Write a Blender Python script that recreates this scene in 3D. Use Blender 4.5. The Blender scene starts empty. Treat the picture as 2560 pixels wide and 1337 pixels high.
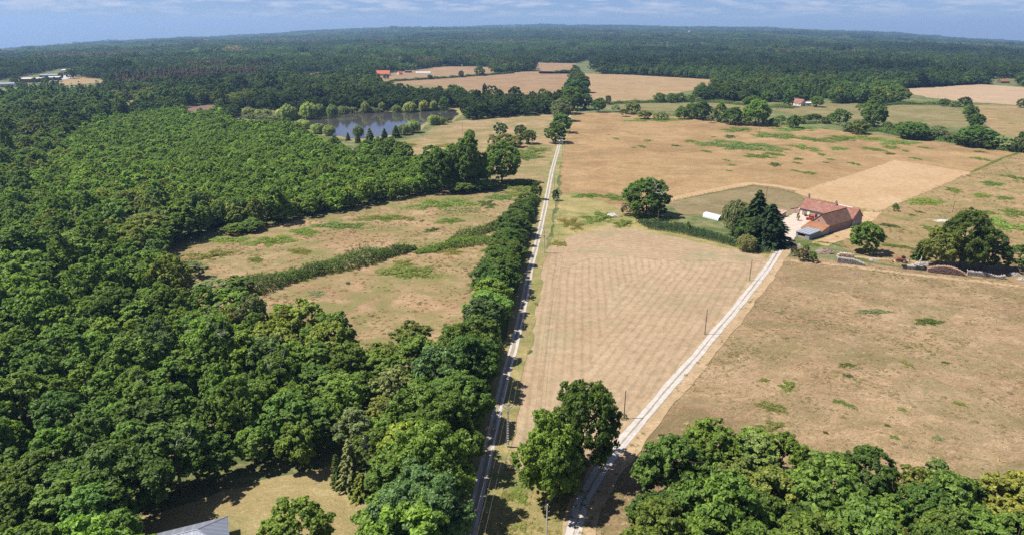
import bpy, bmesh, math, random
import numpy as np
from mathutils import Vector, Matrix

# ------------------------------------------------------------------ camera, light, exposure
S = bpy.context.scene
COL = S.collection
R = math.radians
CAM_H = 87.0
cam_data = bpy.data.cameras.new('drone_camera')
cam_data.sensor_width = 36.0
cam_data.lens = 24.0
cam_data.clip_start = 0.5
cam_data.clip_end = 60000
cam = bpy.data.objects.new('drone_camera', cam_data)
COL.objects.link(cam)
cam.location = (0, 0, CAM_H)
cam.rotation_euler = (R(90 - 19.3214), 0, 0)
S.camera = cam

SUN_EL, SUN_TO = 58.5, (1.0, 0.02)          # elevation, direction in which shadows fall
wd = bpy.data.worlds.new('World')
S.world = wd
wd.use_nodes = True
wn, wl = wd.node_tree.nodes, wd.node_tree.links
for n_ in list(wn):
    wn.remove(n_)
w_out = wn.new('ShaderNodeOutputWorld')
w_bg = wn.new('ShaderNodeBackground')
w_bg.inputs['Strength'].default_value = 0.1
w_sky = wn.new('ShaderNodeTexSky')
w_sky.sky_type = 'NISHITA'
w_sky.sun_disc = False
w_sky.sun_elevation = R(SUN_EL)
w_sky.sun_rotation = math.atan2(-SUN_TO[0], -SUN_TO[1])
w_sky.altitude = 200
w_sky.air_density = 0.7
w_sky.dust_density = 0.3
w_sky.ozone_density = 3.0
# thin streaks of low cloud all round the horizon
w_tc = wn.new('ShaderNodeTexCoord')
w_map = wn.new('ShaderNodeMapping')
w_map.inputs['Scale'].default_value = (11, 11, 70)
w_noise = wn.new('ShaderNodeTexNoise')
w_noise.inputs['Scale'].default_value = 2.0
w_noise.inputs['Detail'].default_value = 7
w_noise.inputs['Roughness'].default_value = 0.62
w_ramp = wn.new('ShaderNodeValToRGB')
w_ramp.color_ramp.elements[0].position = 0.45
w_ramp.color_ramp.elements[1].position = 0.66
w_sep = wn.new('ShaderNodeSeparateXYZ')
w_low = wn.new('ShaderNodeMapRange')
w_low.inputs['From Min'].default_value = 0.008
w_low.inputs['From Max'].default_value = 0.026
w_mul = wn.new('ShaderNodeMath')
w_mul.operation = 'MULTIPLY'
w_mul2 = wn.new('ShaderNodeMath')
w_mul2.operation = 'MULTIPLY'
w_mul2.inputs[1].default_value = 0.75
w_tint = wn.new('ShaderNodeMix')
w_tint.data_type = 'RGBA'
w_tint.blend_type = 'MULTIPLY'
w_tint.inputs[0].default_value = 1.0
w_tint.inputs[7].default_value = (0.37, 0.425, 0.61, 1)
w_mix = wn.new('ShaderNodeMix')
w_mix.data_type = 'RGBA'
w_mix.inputs[7].default_value = (3.7, 3.9, 4.6, 1)
wl.new(w_tc.outputs['Generated'], w_map.inputs['Vector'])
wl.new(w_map.outputs['Vector'], w_noise.inputs['Vector'])
wl.new(w_noise.outputs['Fac'], w_ramp.inputs['Fac'])
wl.new(w_tc.outputs['Generated'], w_sep.inputs['Vector'])
wl.new(w_sep.outputs['Z'], w_low.inputs['Value'])
wl.new(w_ramp.outputs['Color'], w_mul.inputs[0])
wl.new(w_low.outputs['Result'], w_mul.inputs[1])
wl.new(w_mul.outputs['Value'], w_mul2.inputs[0])
wl.new(w_sky.outputs['Color'], w_tint.inputs[6])
wl.new(w_tint.outputs[2], w_mix.inputs[6])
wl.new(w_mul2.outputs['Value'], w_mix.inputs[0])
wl.new(w_mix.outputs[2], w_bg.inputs['Color'])
wl.new(w_bg.outputs['Background'], w_out.inputs['Surface'])

sun_data = bpy.data.lights.new('sun', 'SUN')
sun_data.energy = 5.0
sun_data.angle = R(0.5)
sun_data.color = (1.0, 0.95, 0.87)
sun = bpy.data.objects.new('sun', sun_data)
COL.objects.link(sun)
ce = math.cos(R(SUN_EL)) / math.hypot(*SUN_TO)
sun.rotation_euler = Vector((SUN_TO[0] * ce, SUN_TO[1] * ce, -math.sin(R(SUN_EL)))).to_track_quat('-Z', 'Y').to_euler()
sun.location = (0, 0, 300)

S.view_settings.view_transform = 'Standard'
S.view_settings.look = 'None'
S.view_settings.exposure = 0.85
S.view_settings.gamma = 1.0
S.view_settings.use_curve_mapping = False
try:
    S.cycles.use_denoising = False
    S.cycles.max_bounces = 7
    S.cycles.diffuse_bounces = 4
    S.cycles.transmission_bounces = 3
    S.cycles.volume_bounces = 0
except Exception:
    pass

random.seed(7)
RNG = np.random.default_rng(11)


# ------------------------------------------------------------------ helpers
def empty(name, loc, rz=0.0):
    o = bpy.data.objects.new(name, None)
    o.location = (loc[0], loc[1], loc[2] if len(loc) > 2 else 0.0)
    o.rotation_euler = (0, 0, rz)
    o.empty_display_size = 1
    COL.objects.link(o)
    return o


def tag(o, label=None, cat=None, group=None, kind=None):
    if label:
        o['label'] = label
    if cat:
        o['category'] = cat
    if group:
        o['group'] = group
    if kind:
        o['kind'] = kind
    return o


def link(name, mesh, parent=None, loc=(0, 0, 0), scale=None, rz=None):
    o = bpy.data.objects.new(name, mesh)
    COL.objects.link(o)
    if parent:
        o.parent = parent
    o.location = loc
    if scale:
        o.scale = scale
    if rz is not None:
        o.rotation_euler = (0, 0, rz)
    return o


class MB:
    """Collects boxes, prisms and tubes and links them as one mesh."""

    def __init__(self):
        self.v, self.f = [], []

    def poly(self, pts):
        b = len(self.v)
        self.v += [tuple(p) for p in pts]
        self.f.append(tuple(range(b, b + len(pts))))
        return self

    def hexa(self, lo, hi):
        """lo and hi: four corners each, counter-clockwise from above."""
        b = len(self.v)
        self.v += [tuple(p) for p in lo] + [tuple(p) for p in hi]
        self.f += [(b + 3, b + 2, b + 1, b), (b + 4, b + 5, b + 6, b + 7)]
        for i in range(4):
            j = (i + 1) % 4
            self.f.append((b + i, b + j, b + 4 + j, b + 4 + i))
        return self

    def box(self, x0, x1, y0, y1, z0, z1):
        return self.hexa([(x0, y0, z0), (x1, y0, z0), (x1, y1, z0), (x0, y1, z0)],
                         [(x0, y0, z1), (x1, y0, z1), (x1, y1, z1), (x0, y1, z1)])

    def slab(self, quad, t):
        """A sloping sheet of thickness t below the quad."""
        n = (Vector(quad[1]) - Vector(quad[0])).cross(Vector(quad[-1]) - Vector(quad[0])).normalized()
        lo = [Vector(q) - n * t for q in quad]
        k = len(quad)
        b = len(self.v)
        self.v += [tuple(p) for p in lo] + [tuple(p) for p in quad]
        self.f += [tuple(b + i for i in reversed(range(k))), tuple(b + k + i for i in range(k))]
        for i in range(k):
            j = (i + 1) % k
            self.f.append((b + i, b + j, b + k + j, b + k + i))
        return self

    def tube(self, pts, radii, n=6, cap=True):
        pts = [Vector(p) for p in pts]
        base = len(self.v)
        for i, p in enumerate(pts):
            d = (pts[min(i + 1, len(pts) - 1)] - pts[max(i - 1, 0)]).normalized()
            a = d.cross(Vector((0.31, 0.9, 0.17)))
            if a.length < 0.05:
                a = d.cross(Vector((1, 0, 0)))
            a.normalize()
            c = d.cross(a)
            for k in range(n):
                t = 2 * math.pi * k / n
                self.v.append(tuple(p + (a * math.cos(t) + c * math.sin(t)) * radii[i]))
        for i in range(len(pts) - 1):
            for k in range(n):
                j = (k + 1) % n
                q = base + i * n
                self.f.append((q + k, q + j, q + n + j, q + n + k))
        if cap:
            self.f.append(tuple(base + k for k in reversed(range(n))))
            q = base + (len(pts) - 1) * n
            self.f.append(tuple(q + k for k in range(n)))
        return self

    def disc_x(self, c, r, w, n=16, r2=None):
        """A wheel whose axle runs along x."""
        return self.tube([(c[0] - w / 2, c[1], c[2]), (c[0] + w / 2, c[1], c[2])], [r, r2 or r], n)

    def mesh(self, name, mat=None):
        me = bpy.data.meshes.new(name)
        me.from_pydata(self.v, [], self.f)
        if mat:
            me.materials.append(mat)
        me.update()
        return me

    def build(self, name, mat, parent=None, loc=(0, 0, 0), smooth=False):
        me = self.mesh(name, mat)
        if smooth:
            me.shade_smooth()
        return link(name, me, parent, loc)


def in_poly(x, y, poly):
    x = np.asarray(x, float)
    y = np.asarray(y, float)
    inside = np.zeros(x.shape, bool)
    n = len(poly)
    for i in range(n):
        x0, y0 = poly[i]
        x1, y1 = poly[(i + 1) % n]
        if y0 == y1:
            continue
        c = (y0 > y) != (y1 > y)
        inside ^= c & (x < (x1 - x0) * (y - y0) / (y1 - y0) + x0)
    return inside


def in_any(x, y, polys):
    r = np.zeros(np.asarray(x).shape, bool)
    for p in polys:
        r |= in_poly(x, y, p)
    return r


# ---- lie of the land: level out to two kilometres, then a broad ridge ahead that falls away to both sides
_SKY_U = np.array([-1.4, -0.75, -0.45, -0.15, 0.05, 0.35, 0.55, 0.75, 1.4])
_SKY_E = np.array([-0.030, -0.0262, -0.0125, -0.0008, 0.0022, -0.0008, -0.0085, -0.0185, -0.030])
LEVEL, RIM = 1900.0, 9200.0


def land_z(x, y):
    x = np.asarray(x, float)
    y = np.asarray(y, float)
    d = np.hypot(x, y)
    u = x / np.maximum(np.abs(y) * 0.944 + 28.0, 1.0)
    u = np.where(y < 0, np.sign(x) * 1.4, u)
    e = np.interp(u, _SKY_U, _SKY_E) * (0.944 + 0.0)
    c = (e + CAM_H / LEVEL) / (1 / LEVEL - 1 / RIM)
    dd = np.maximum(d, LEVEL)
    z = CAM_H + dd * (e - c * (1 / dd - 1 / RIM))
    far = np.clip((d - 2300) / 2500, 0, 1)
    roll = 7.0 * np.sin(x * 0.0021 + y * 0.0013 + 1.0) + 5.0 * np.sin(x * -0.0037 + y * 0.0029) + 3.0 * np.sin(x * 0.0081 + y * 0.004)
    return np.where(d > LEVEL, z + roll * far, 0.0)


# ------------------------------------------------------------------ materials
def new_mat(name):
    m = bpy.data.materials.new(name)
    m.use_nodes = True
    nt = m.node_tree
    for n in list(nt.nodes):
        nt.nodes.remove(n)
    out = nt.nodes.new('ShaderNodeOutputMaterial')
    return m, nt, out


def N(nt, kind, **kw):
    n = nt.nodes.new(kind)
    for k, v in kw.items():
        if k in n.inputs:
            n.inputs[k].default_value = v
        else:
            setattr(n, k, v)
    return n


def rgba(c):
    return (c[0], c[1], c[2], 1.0)


def mixc(nt, fac, a, b, mode='MIX'):
    m = nt.nodes.new('ShaderNodeMix')
    m.data_type = 'RGBA'
    m.blend_type = mode
    for i, v in ((0, fac), (6, a), (7, b)):
        if hasattr(v, 'is_linked'):
            nt.links.new(v, m.inputs[i])
        elif i == 0:
            m.inputs[i].default_value = v
        else:
            m.inputs[i].default_value = rgba(v)
    return m.outputs[2]


def ramp(nt, fac, lo, hi):
    m = nt.nodes.new('ShaderNodeMapRange')
    m.inputs['From Min'].default_value = lo
    m.inputs['From Max'].default_value = hi
    nt.links.new(fac, m.inputs['Value'])
    return m.outputs['Result']


def noise(nt, vec, scale, detail=4, rough=0.55, dist=0.0):
    n = nt.nodes.new('ShaderNodeTexNoise')
    n.inputs['Scale'].default_value = scale
    n.inputs['Detail'].default_value = detail
    n.inputs['Roughness'].default_value = rough
    n.inputs['Distortion'].default_value = dist
    nt.links.new(vec, n.inputs['Vector'])
    return n.outputs['Fac']


def mapped(nt, vec, scale=(1, 1, 1), rot=0.0, loc=(0, 0, 0)):
    m = nt.nodes.new('ShaderNodeMapping')
    m.inputs['Scale'].default_value = scale
    m.inputs['Rotation'].default_value = (0, 0, rot)
    m.inputs['Location'].default_value = loc
    nt.links.new(vec, m.inputs['Vector'])
    return m.outputs['Vector']


def principled(nt, out, col, rough=0.9, spec=0.2, metal=0.0, bump=None, bstr=0.3, bdist=0.1):
    b = nt.nodes.new('ShaderNodeBsdfPrincipled')
    if hasattr(col, 'is_linked'):
        nt.links.new(col, b.inputs['Base Color'])
    else:
        b.inputs['Base Color'].default_value = rgba(col)
    b.inputs['Roughness'].default_value = rough
    b.inputs['Specular IOR Level'].default_value = spec
    b.inputs['Metallic'].default_value = metal
    if bump is not None:
        bn = nt.nodes.new('ShaderNodeBump')
        bn.inputs['Strength'].default_value = bstr
        bn.inputs['Distance'].default_value = bdist
        nt.links.new(bump, bn.inputs['Height'])
        nt.links.new(bn.outputs['Normal'], b.inputs['Normal'])
    nt.links.new(b.outputs['BSDF'], out.inputs['Surface'])
    return b


def pos(nt):
    return nt.nodes.new('ShaderNodeNewGeometry').outputs['Position']


def meadow_mat(name, pale, mid, dark, green, g_lo=0.56, g_hi=0.68, seed=0.0, g_amt=0.8, fine=1.0, bump=0.5):
    """Dry uncut grass: wide bleached and brown drifts, lodged streaks, tussocks and greener damp patches."""
    m, nt, out = new_mat(name)
    p0 = mapped(nt, pos(nt), loc=(seed * 37.0, seed * 91.0, 0))
    wob = nt.nodes.new('ShaderNodeTexNoise')
    wob.inputs['Scale'].default_value = 0.09
    wob.inputs['Detail'].default_value = 3
    nt.links.new(p0, wob.inputs['Vector'])
    va = nt.nodes.new('ShaderNodeVectorMath')
    va.operation = 'MULTIPLY_ADD'
    va.inputs[1].default_value = (9, 9, 0)
    nt.links.new(wob.outputs['Color'], va.inputs[0])
    nt.links.new(p0, va.inputs[2])
    p = va.outputs[0]
    big = noise(nt, p, 0.02, 6, 0.62, 0.8)
    med = noise(nt, mapped(nt, p, (1.0, 1.4, 1), 0.35), 0.13 * fine, 7, 0.68, 1.4)
    fin = noise(nt, mapped(nt, p, (1.0, 1.7, 1), -0.4), 0.62 * fine, 6, 0.72, 2.2)
    grit = noise(nt, p, 2.6, 3, 0.7, 0.5)
    c = mixc(nt, ramp(nt, med, 0.40, 0.60), pale, mid)
    c = mixc(nt, ramp(nt, big, 0.43, 0.62), c, mixc(nt, 0.72, c, dark))
    drift = noise(nt, mapped(nt, p, (1, 1.3, 1), 0.7, (71, 23, 0)), 0.034, 7, 0.7, 1.0)
    c = mixc(nt, ramp(nt, drift, 0.50, 0.66), c, mixc(nt, 0.75, c, tuple(min(1, v * f_) for v, f_ in zip(pale, (1.12, 1.14, 1.2)))))
    c = mixc(nt, ramp(nt, fin, 0.50, 0.66), c, dark)
    c = mixc(nt, ramp(nt, fin, 0.46, 0.32), c, tuple(min(1, v * 1.12) for v in pale))
    gn = noise(nt, mapped(nt, p, (1, 1.5, 1), 0.1, (13, 5, 0)), 0.045, 7, 0.72, 0.8)
    gm = ramp(nt, gn, g_lo, g_hi)
    mm = nt.nodes.new('ShaderNodeMath')
    mm.operation = 'MULTIPLY'
    mm.inputs[1].default_value = g_amt
    nt.links.new(gm, mm.inputs[0])
    c = mixc(nt, mm.outputs[0], c, green)
    c = mixc(nt, 0.55, c, mixc(nt, ramp(nt, grit, 0.3, 0.7), (0.50, 0.50, 0.50), (1.45, 1.45, 1.45)), 'MULTIPLY')
    principled(nt, out, c, 0.95, 0.1, bump=fin, bstr=bump, bdist=0.6)
    return m


def stubble_mat(name, pale, mid, rot, period, seed=0.0, amt=0.5, greens=0.0, width=1.0):
    """Mown ground: parallel swaths with ragged edges."""
    m, nt, out = new_mat(name)
    p = pos(nt)
    wob = nt.nodes.new('ShaderNodeTexNoise')
    wob.inputs['Scale'].default_value = 0.05
    wob.inputs['Detail'].default_value = 2
    nt.links.new(p, wob.inputs['Vector'])
    va = nt.nodes.new('ShaderNodeVectorMath')
    va.operation = 'MULTIPLY_ADD'
    va.inputs[1].default_value = (1.8, 1.8, 0)
    nt.links.new(wob.outputs['Color'], va.inputs[0])
    nt.links.new(p, va.inputs[2])
    q = mapped(nt, va.outputs[0], rot=rot)
    w = nt.nodes.new('ShaderNodeTexWave')
    w.wave_type = 'BANDS'
    w.bands_direction = 'X'
    w.inputs['Scale'].default_value = 0.31416 / period * 1.0
    w.inputs['Distortion'].default_value = 0.0
    w.inputs['Detail'].default_value = 3
    w.inputs['Detail Scale'].default_value = 1.4
    w.inputs['Detail Roughness'].default_value = 0.6
    nt.links.new(q, w.inputs['Vector'])
    along = noise(nt, mapped(nt, p, loc=(5, 9, 0)), 0.28, 6, 0.75, 1.5)
    big = noise(nt, mapped(nt, p, loc=(seed, seed, 0)), 0.03, 5, 0.6)
    med = noise(nt, p, 0.35, 5, 0.7, 0.6)
    grit = noise(nt, p, 3.0, 2, 0.6)
    f = nt.nodes.new('ShaderNodeMath')
    f.operation = 'MULTIPLY'
    nt.links.new(ramp(nt, w.outputs['Fac'], 0.45, 1.0), f.inputs[0])
    nt.links.new(ramp(nt, along, 0.30, 0.62), f.inputs[1])
    f2 = nt.nodes.new('ShaderNodeMath')
    f2.operation = 'MULTIPLY'
    f2.inputs[1].default_value = amt
    nt.links.new(f.outputs[0], f2.inputs[0])
    c = mixc(nt, ramp(nt, big, 0.35, 0.68), pale, mid)
    c = mixc(nt, f2.outputs[0], c, tuple(v * 0.55 for v in mid))
    c = mixc(nt, 0.75, c, mixc(nt, ramp(nt, med, 0.32, 0.66), (0.72, 0.71, 0.68), (1.15, 1.15, 1.15)), 'MULTIPLY')
    c = mixc(nt, 0.4, c, mixc(nt, ramp(nt, grit, 0.3, 0.7), (0.6, 0.6, 0.6), (1.4, 1.4, 1.4)), 'MULTIPLY')
    if greens:
        gn = noise(nt, mapped(nt, p, (1, 1, 1), 0, (3, 77, 0)), 0.03, 6, 0.65)
        g = nt.nodes.new('ShaderNodeMath')
        g.operation = 'MULTIPLY'
        g.inputs[1].default_value = greens
        nt.links.new(ramp(nt, gn, 0.52, 0.64), g.inputs[0])
        c = mixc(nt, g.outputs[0], c, (0.15, 0.17, 0.085))
    principled(nt, out, c, 0.95, 0.1, bump=med, bstr=0.35, bdist=0.25)
    return m


def plain(name, col, rough=0.8, spec=0.3, metal=0.0, var=0.25, scale=1.5, bstr=0.15):
    m, nt, out = new_mat(name)
    tc = nt.nodes.new('ShaderNodeTexCoord').outputs['Object']
    f = noise(nt, tc, scale, 6, 0.65, 0.3)
    c = mixc(nt, ramp(nt, f, 0.3, 0.7), tuple(v * (1 - var) for v in col), tuple(min(1, v * (1 + var)) for v in col))
    principled(nt, out, c, rough, spec, metal, bump=f, bstr=bstr, bdist=0.02)
    return m


def tile_mat(name, a, b, c3, moss, row=0.16):
    """Old plain clay tiles: courses, mixed firings, lichen."""
    m, nt, out = new_mat(name)
    tc = nt.nodes.new('ShaderNodeTexCoord').outputs['Object']
    br = nt.nodes.new('ShaderNodeTexBrick')
    br.inputs['Scale'].default_value = 1.0
    br.inputs['Brick Width'].default_value = 0.34
    br.inputs['Row Height'].default_value = 0.26
    br.inputs['Mortar Size'].default_value = 0.02
    br.inputs['Color1'].default_value = rgba(a)
    br.inputs['Color2'].default_value = rgba(b)
    br.inputs['Mortar'].default_value = rgba(tuple(v * 0.35 for v in b))
    nt.links.new(tc, br.inputs['Vector'])
    f = noise(nt, tc, 0.5, 6, 0.7, 0.5)
    g = noise(nt, tc, 1.9, 5, 0.7)
    c = mixc(nt, ramp(nt, f, 0.42, 0.62), br.outputs['Color'], c3)
    c = mixc(nt, ramp(nt, g, 0.55, 0.72), c, moss)
    principled(nt, out, c, 0.9, 0.2, bump=br.outputs['Fac'], bstr=0.5, bdist=0.03)
    return m


def brick_mat(name, a, b, mortar, fade):
    m, nt, out = new_mat(name)
    tc = nt.nodes.new('ShaderNodeTexCoord').outputs['Object']
    sx = nt.nodes.new('ShaderNodeSeparateXYZ')
    nt.links.new(tc, sx.inputs[0])
    add = nt.nodes.new('ShaderNodeMath')
    nt.links.new(sx.outputs[0], add.inputs[0])
    nt.links.new(sx.outputs[1], add.inputs[1])
    cb = nt.nodes.new('ShaderNodeCombineXYZ')
    nt.links.new(add.outputs[0], cb.inputs[0])
    nt.links.new(sx.outputs[2], cb.inputs[1])
    br = nt.nodes.new('ShaderNodeTexBrick')
    br.inputs['Scale'].default_value = 1.0
    br.inputs['Brick Width'].default_value = 0.23
    br.inputs['Row Height'].default_value = 0.075
    br.inputs['Mortar Size'].default_value = 0.012
    br.inputs['Color1'].default_value = rgba(a)
    br.inputs['Color2'].default_value = rgba(b)
    br.inputs['Mortar'].default_value = rgba(mortar)
    nt.links.new(cb.outputs[0], br.inputs['Vector'])
    f = noise(nt, tc, 0.6, 6, 0.7, 0.6)
    c = mixc(nt, ramp(nt, f, 0.48, 0.72), br.outputs['Color'], fade)
    principled(nt, out, c, 0.92, 0.2, bump=br.outputs['Fac'], bstr=0.3, bdist=0.01)
    return m


def leaf_mat(name, source):
    """Leaf sprays: the tree's own tone, varied from spray to spray; some light passes through."""
    m, nt, out = new_mat(name)
    if source == 'object':
        tone = nt.nodes.new('ShaderNodeObjectInfo').outputs['Color']
    else:
        a = nt.nodes.new('ShaderNodeAttribute')
        a.attribute_type = 'INSTANCER'
        a.attribute_name = 'tone'
        tone = a.outputs['Color']
    t = nt.nodes.new('ShaderNodeAttribute')
    t.attribute_name = 'tint'
    c = mixc(nt, t.outputs['Fac'], mixc(nt, 1.0, tone, (0.62, 0.66, 0.7), 'MULTIPLY'), mixc(nt, 1.0, tone, (1.45, 1.36, 1.05), 'MULTIPLY'))
    b = nt.nodes.new('ShaderNodeBsdfPrincipled')
    b.inputs['Roughness'].default_value = 0.62
    b.inputs['Specular IOR Level'].default_value = 0.28
    nt.links.new(c, b.inputs['Base Color'])
    tr = nt.nodes.new('ShaderNodeBsdfTranslucent')
    nt.links.new(mixc(nt, 1.0, c, (1.25, 1.35, 0.6), 'MULTIPLY'), tr.inputs['Color'])
    mx = nt.nodes.new('ShaderNodeMixShader')
    mx.inputs[0].default_value = 0.42
    nt.links.new(b.outputs['BSDF'], mx.inputs[1])
    nt.links.new(tr.outputs['BSDF'], mx.inputs[2])
    nt.links.new(mx.outputs['Shader'], out.inputs['Surface'])
    return m


LEAF = leaf_mat('leaf_sprays', 'object')
LEAF_FAR = leaf_mat('forest_leaf_sprays', 'instancer')
BARK = plain('bark', (0.11, 0.085, 0.06), 0.9, 0.1, var=0.4, scale=4)
DEADWOOD = plain('bleached_wood', (0.46, 0.42, 0.38), 0.85, 0.2, var=0.3, scale=3)

PALE, TAN, BROWN, GREEN = (0.52, 0.375, 0.225), (0.41, 0.28, 0.145), (0.27, 0.18, 0.10), (0.155, 0.175, 0.062)
M = {}
M['floor'] = meadow_mat('woodland_floor', (0.20, 0.19, 0.09), (0.10, 0.11, 0.045), (0.07, 0.08, 0.03), (0.05, 0.08, 0.02), 0.45, 0.6)
M['gold'] = meadow_mat('golden_meadow', (0.302, 0.205, 0.105), (0.252, 0.158, 0.074), (0.169, 0.102, 0.048), (0.133, 0.121, 0.043), 0.50, 0.68, 1.0, 0.6)
M['left'] = meadow_mat('brown_meadow', (0.322, 0.221, 0.130), (0.257, 0.168, 0.094), (0.193, 0.125, 0.065), (0.142, 0.139, 0.049), 0.41, 0.58, 2.0, 0.85)
M['near'] = meadow_mat('lodged_meadow', (0.307, 0.217, 0.128), (0.235, 0.158, 0.087), (0.138, 0.087, 0.048), (0.111, 0.107, 0.041), 0.44, 0.64, 3.0, 0.62, 1.0, 0.5)
M['rough'] = meadow_mat('rough_pasture', (0.289, 0.200, 0.104), (0.220, 0.155, 0.073), (0.179, 0.123, 0.061), (0.129, 0.130, 0.043), 0.47, 0.62, 4.0, 0.8)
M['pasture'] = meadow_mat('grazed_pasture', (0.211, 0.167, 0.092), (0.160, 0.125, 0.062), (0.134, 0.100, 0.050), (0.096, 0.091, 0.036), 0.50, 0.66, 5.0, 0.7, bump=0.2)
M['far'] = meadow_mat('far_meadow', (0.256, 0.173, 0.100), (0.216, 0.140, 0.076), (0.171, 0.108, 0.059), (0.114, 0.104, 0.043), 0.56, 0.68, 6.0, 0.7, 0.5)
M['farfield'] = meadow_mat('cereal_field', (0.277, 0.200, 0.110), (0.238, 0.160, 0.082), (0.200, 0.133, 0.068), (0.138, 0.121, 0.053), 0.66, 0.74, 7.0, 0.4, 0.6)
M['fargreen'] = meadow_mat('green_pasture', (0.218, 0.175, 0.084), (0.160, 0.134, 0.059), (0.128, 0.109, 0.048), (0.099, 0.103, 0.036), 0.46, 0.62, 8.0, 0.7)
M['lawn'] = meadow_mat('dry_lawn', (0.284, 0.221, 0.108), (0.228, 0.183, 0.083), (0.185, 0.144, 0.065), (0.114, 0.129, 0.044), 0.50, 0.64, 9.0, 0.6, bump=0.2)
M['verge'] = meadow_mat('grass_verge', (0.285, 0.230, 0.102), (0.212, 0.189, 0.068), (0.193, 0.152, 0.068), (0.106, 0.133, 0.036), 0.46, 0.62, 10.0, 0.8)
M['stubble'] = stubble_mat('mown_hay', (0.319, 0.237, 0.154), (0.264, 0.189, 0.115), R(5.5), 2.6, 0.0, 0.44, 0.25)
M['stubble_side'] = stubble_mat('mown_hay_side', (0.319, 0.237, 0.154), (0.264, 0.189, 0.115), R(27), 2.6, 30.0, 0.44, 0.25)
M['stubble_head'] = stubble_mat('mown_hay_head', (0.319, 0.237, 0.154), (0.264, 0.189, 0.115), R(108), 2.6, 70.0, 0.44, 0.7)
M['mown'] = stubble_mat('mown_strip', (0.368, 0.261, 0.154), (0.322, 0.217, 0.117), R(-38), 2.2, 40.0, 0.4)
M['mownfar'] = stubble_mat('far_stubble', (0.338, 0.249, 0.166), (0.296, 0.208, 0.130), R(70), 9.0, 80.0, 0.35)
M['path'] = stubble_mat('trodden_path', (0.350, 0.255, 0.157), (0.287, 0.205, 0.119), R(75), 1.2, 60.0, 0.3)

# ------------------------------------------------------------------ setting: ground, fields, water
def ground_mesh():
    radii = np.concatenate([np.linspace(0, 1800, 13)[1:], np.geomspace(1900, 9400, 60), [10500]])
    na = 288
    ang = np.linspace(0, 2 * math.pi, na, endpoint=False)
    rr, aa = np.meshgrid(radii, ang, indexing='ij')
    x, y = rr * np.sin(aa), rr * np.cos(aa)
    z = land_z(x, y)
    z[-1] -= 260
    vs = [(0, 0, 0)] + list(zip(x.ravel().tolist(), y.ravel().tolist(), z.ravel().tolist()))
    fs = [(0, 1 + (k + 1) % na, 1 + k) for k in range(na)]
    for i in range(len(radii) - 1):
        a, b = 1 + i * na, 1 + (i + 1) * na
        for k in range(na):
            j = (k + 1) % na
            fs.append((a + k, a + j, b + j, b + k))
    me = bpy.data.meshes.new('ground')
    me.from_pydata(vs, [], fs)
    me.materials.append(M['floor'])
    me.shade_smooth()
    return me


tag(link('ground', ground_mesh()), kind='structure')


def ragged(poly, step, amp, seed):
    rnd = random.Random(seed)
    out = []
    n = len(poly)
    for i in range(n):
        a, b = poly[i], poly[(i + 1) % n]
        d = math.hypot(b[0] - a[0], b[1] - a[1])
        k = max(1, int(d / step))
        for j in range(k):
            t = j / k
            out.append((a[0] + (b[0] - a[0]) * t + rnd.gauss(0, amp), a[1] + (b[1] - a[1]) * t + rnd.gauss(0, amp)))
    return out


def sheet(name, poly, layer, mat, step=4.0, amp=0.5, kind='structure'):
    pts = ragged(poly, step, amp, len(poly) * 13 + layer)
    z = 0.02 * layer
    me = bpy.data.meshes.new(name)
    me.from_pydata([(x, y, z) for x, y in pts], [], [tuple(range(len(pts)))])
    if me.polygons[0].normal.z < 0:
        me.flip_normals()
    me.materials.append(mat)
    return tag(link(name, me), kind=kind)


def ribbon(name, line, halfw, layer, mat, offs=0.0, step=3.0, amp=0.12, seed=1):
    """A strip of ground along a line, ragged at both edges."""
    rnd = random.Random(seed)
    pts = []
    for (a, b) in zip(line, line[1:]):
        d = math.hypot(b[0] - a[0], b[1] - a[1])
        k = max(1, int(d / step))
        pts += [(a[0] + (b[0] - a[0]) * j / k, a[1] + (b[1] - a[1]) * j / k) for j in range(k)]
    pts.append(line[-1])
    v, f = [], []
    for i, p in enumerate(pts):
        q, r = pts[max(i - 1, 0)], pts[min(i + 1, len(pts) - 1)]
        dx, dy = r[0] - q[0], r[1] - q[1]
        d = math.hypot(dx, dy) or 1
        nx, ny = dy / d, -dx / d
        e1 = amp * (math.sin(i * 0.55 * step / 3 + seed) + 0.7 * math.sin(i * 1.37 * step / 3 + seed * 3) + 0.35 * rnd.gauss(0, 1))
        e2 = amp * (math.sin(i * 0.47 * step / 3 + seed * 2) + 0.7 * math.sin(i * 1.21 * step / 3 + seed * 5) + 0.35 * rnd.gauss(0, 1))
        v += [(p[0] + nx * (offs - halfw + e1), p[1] + ny * (offs - halfw + e1), 0.02 * layer),
              (p[0] + nx * (offs + halfw + e2), p[1] + ny * (offs + halfw + e2), 0.02 * layer)]
        if i:
            b = 2 * i
            f.append((b - 2, b - 1, b + 1, b))
    me = bpy.data.meshes.new(name)
    me.from_pydata(v, [], f)
    me.materials.append(mat)
    return tag(link(name, me), kind='structure')


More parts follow.
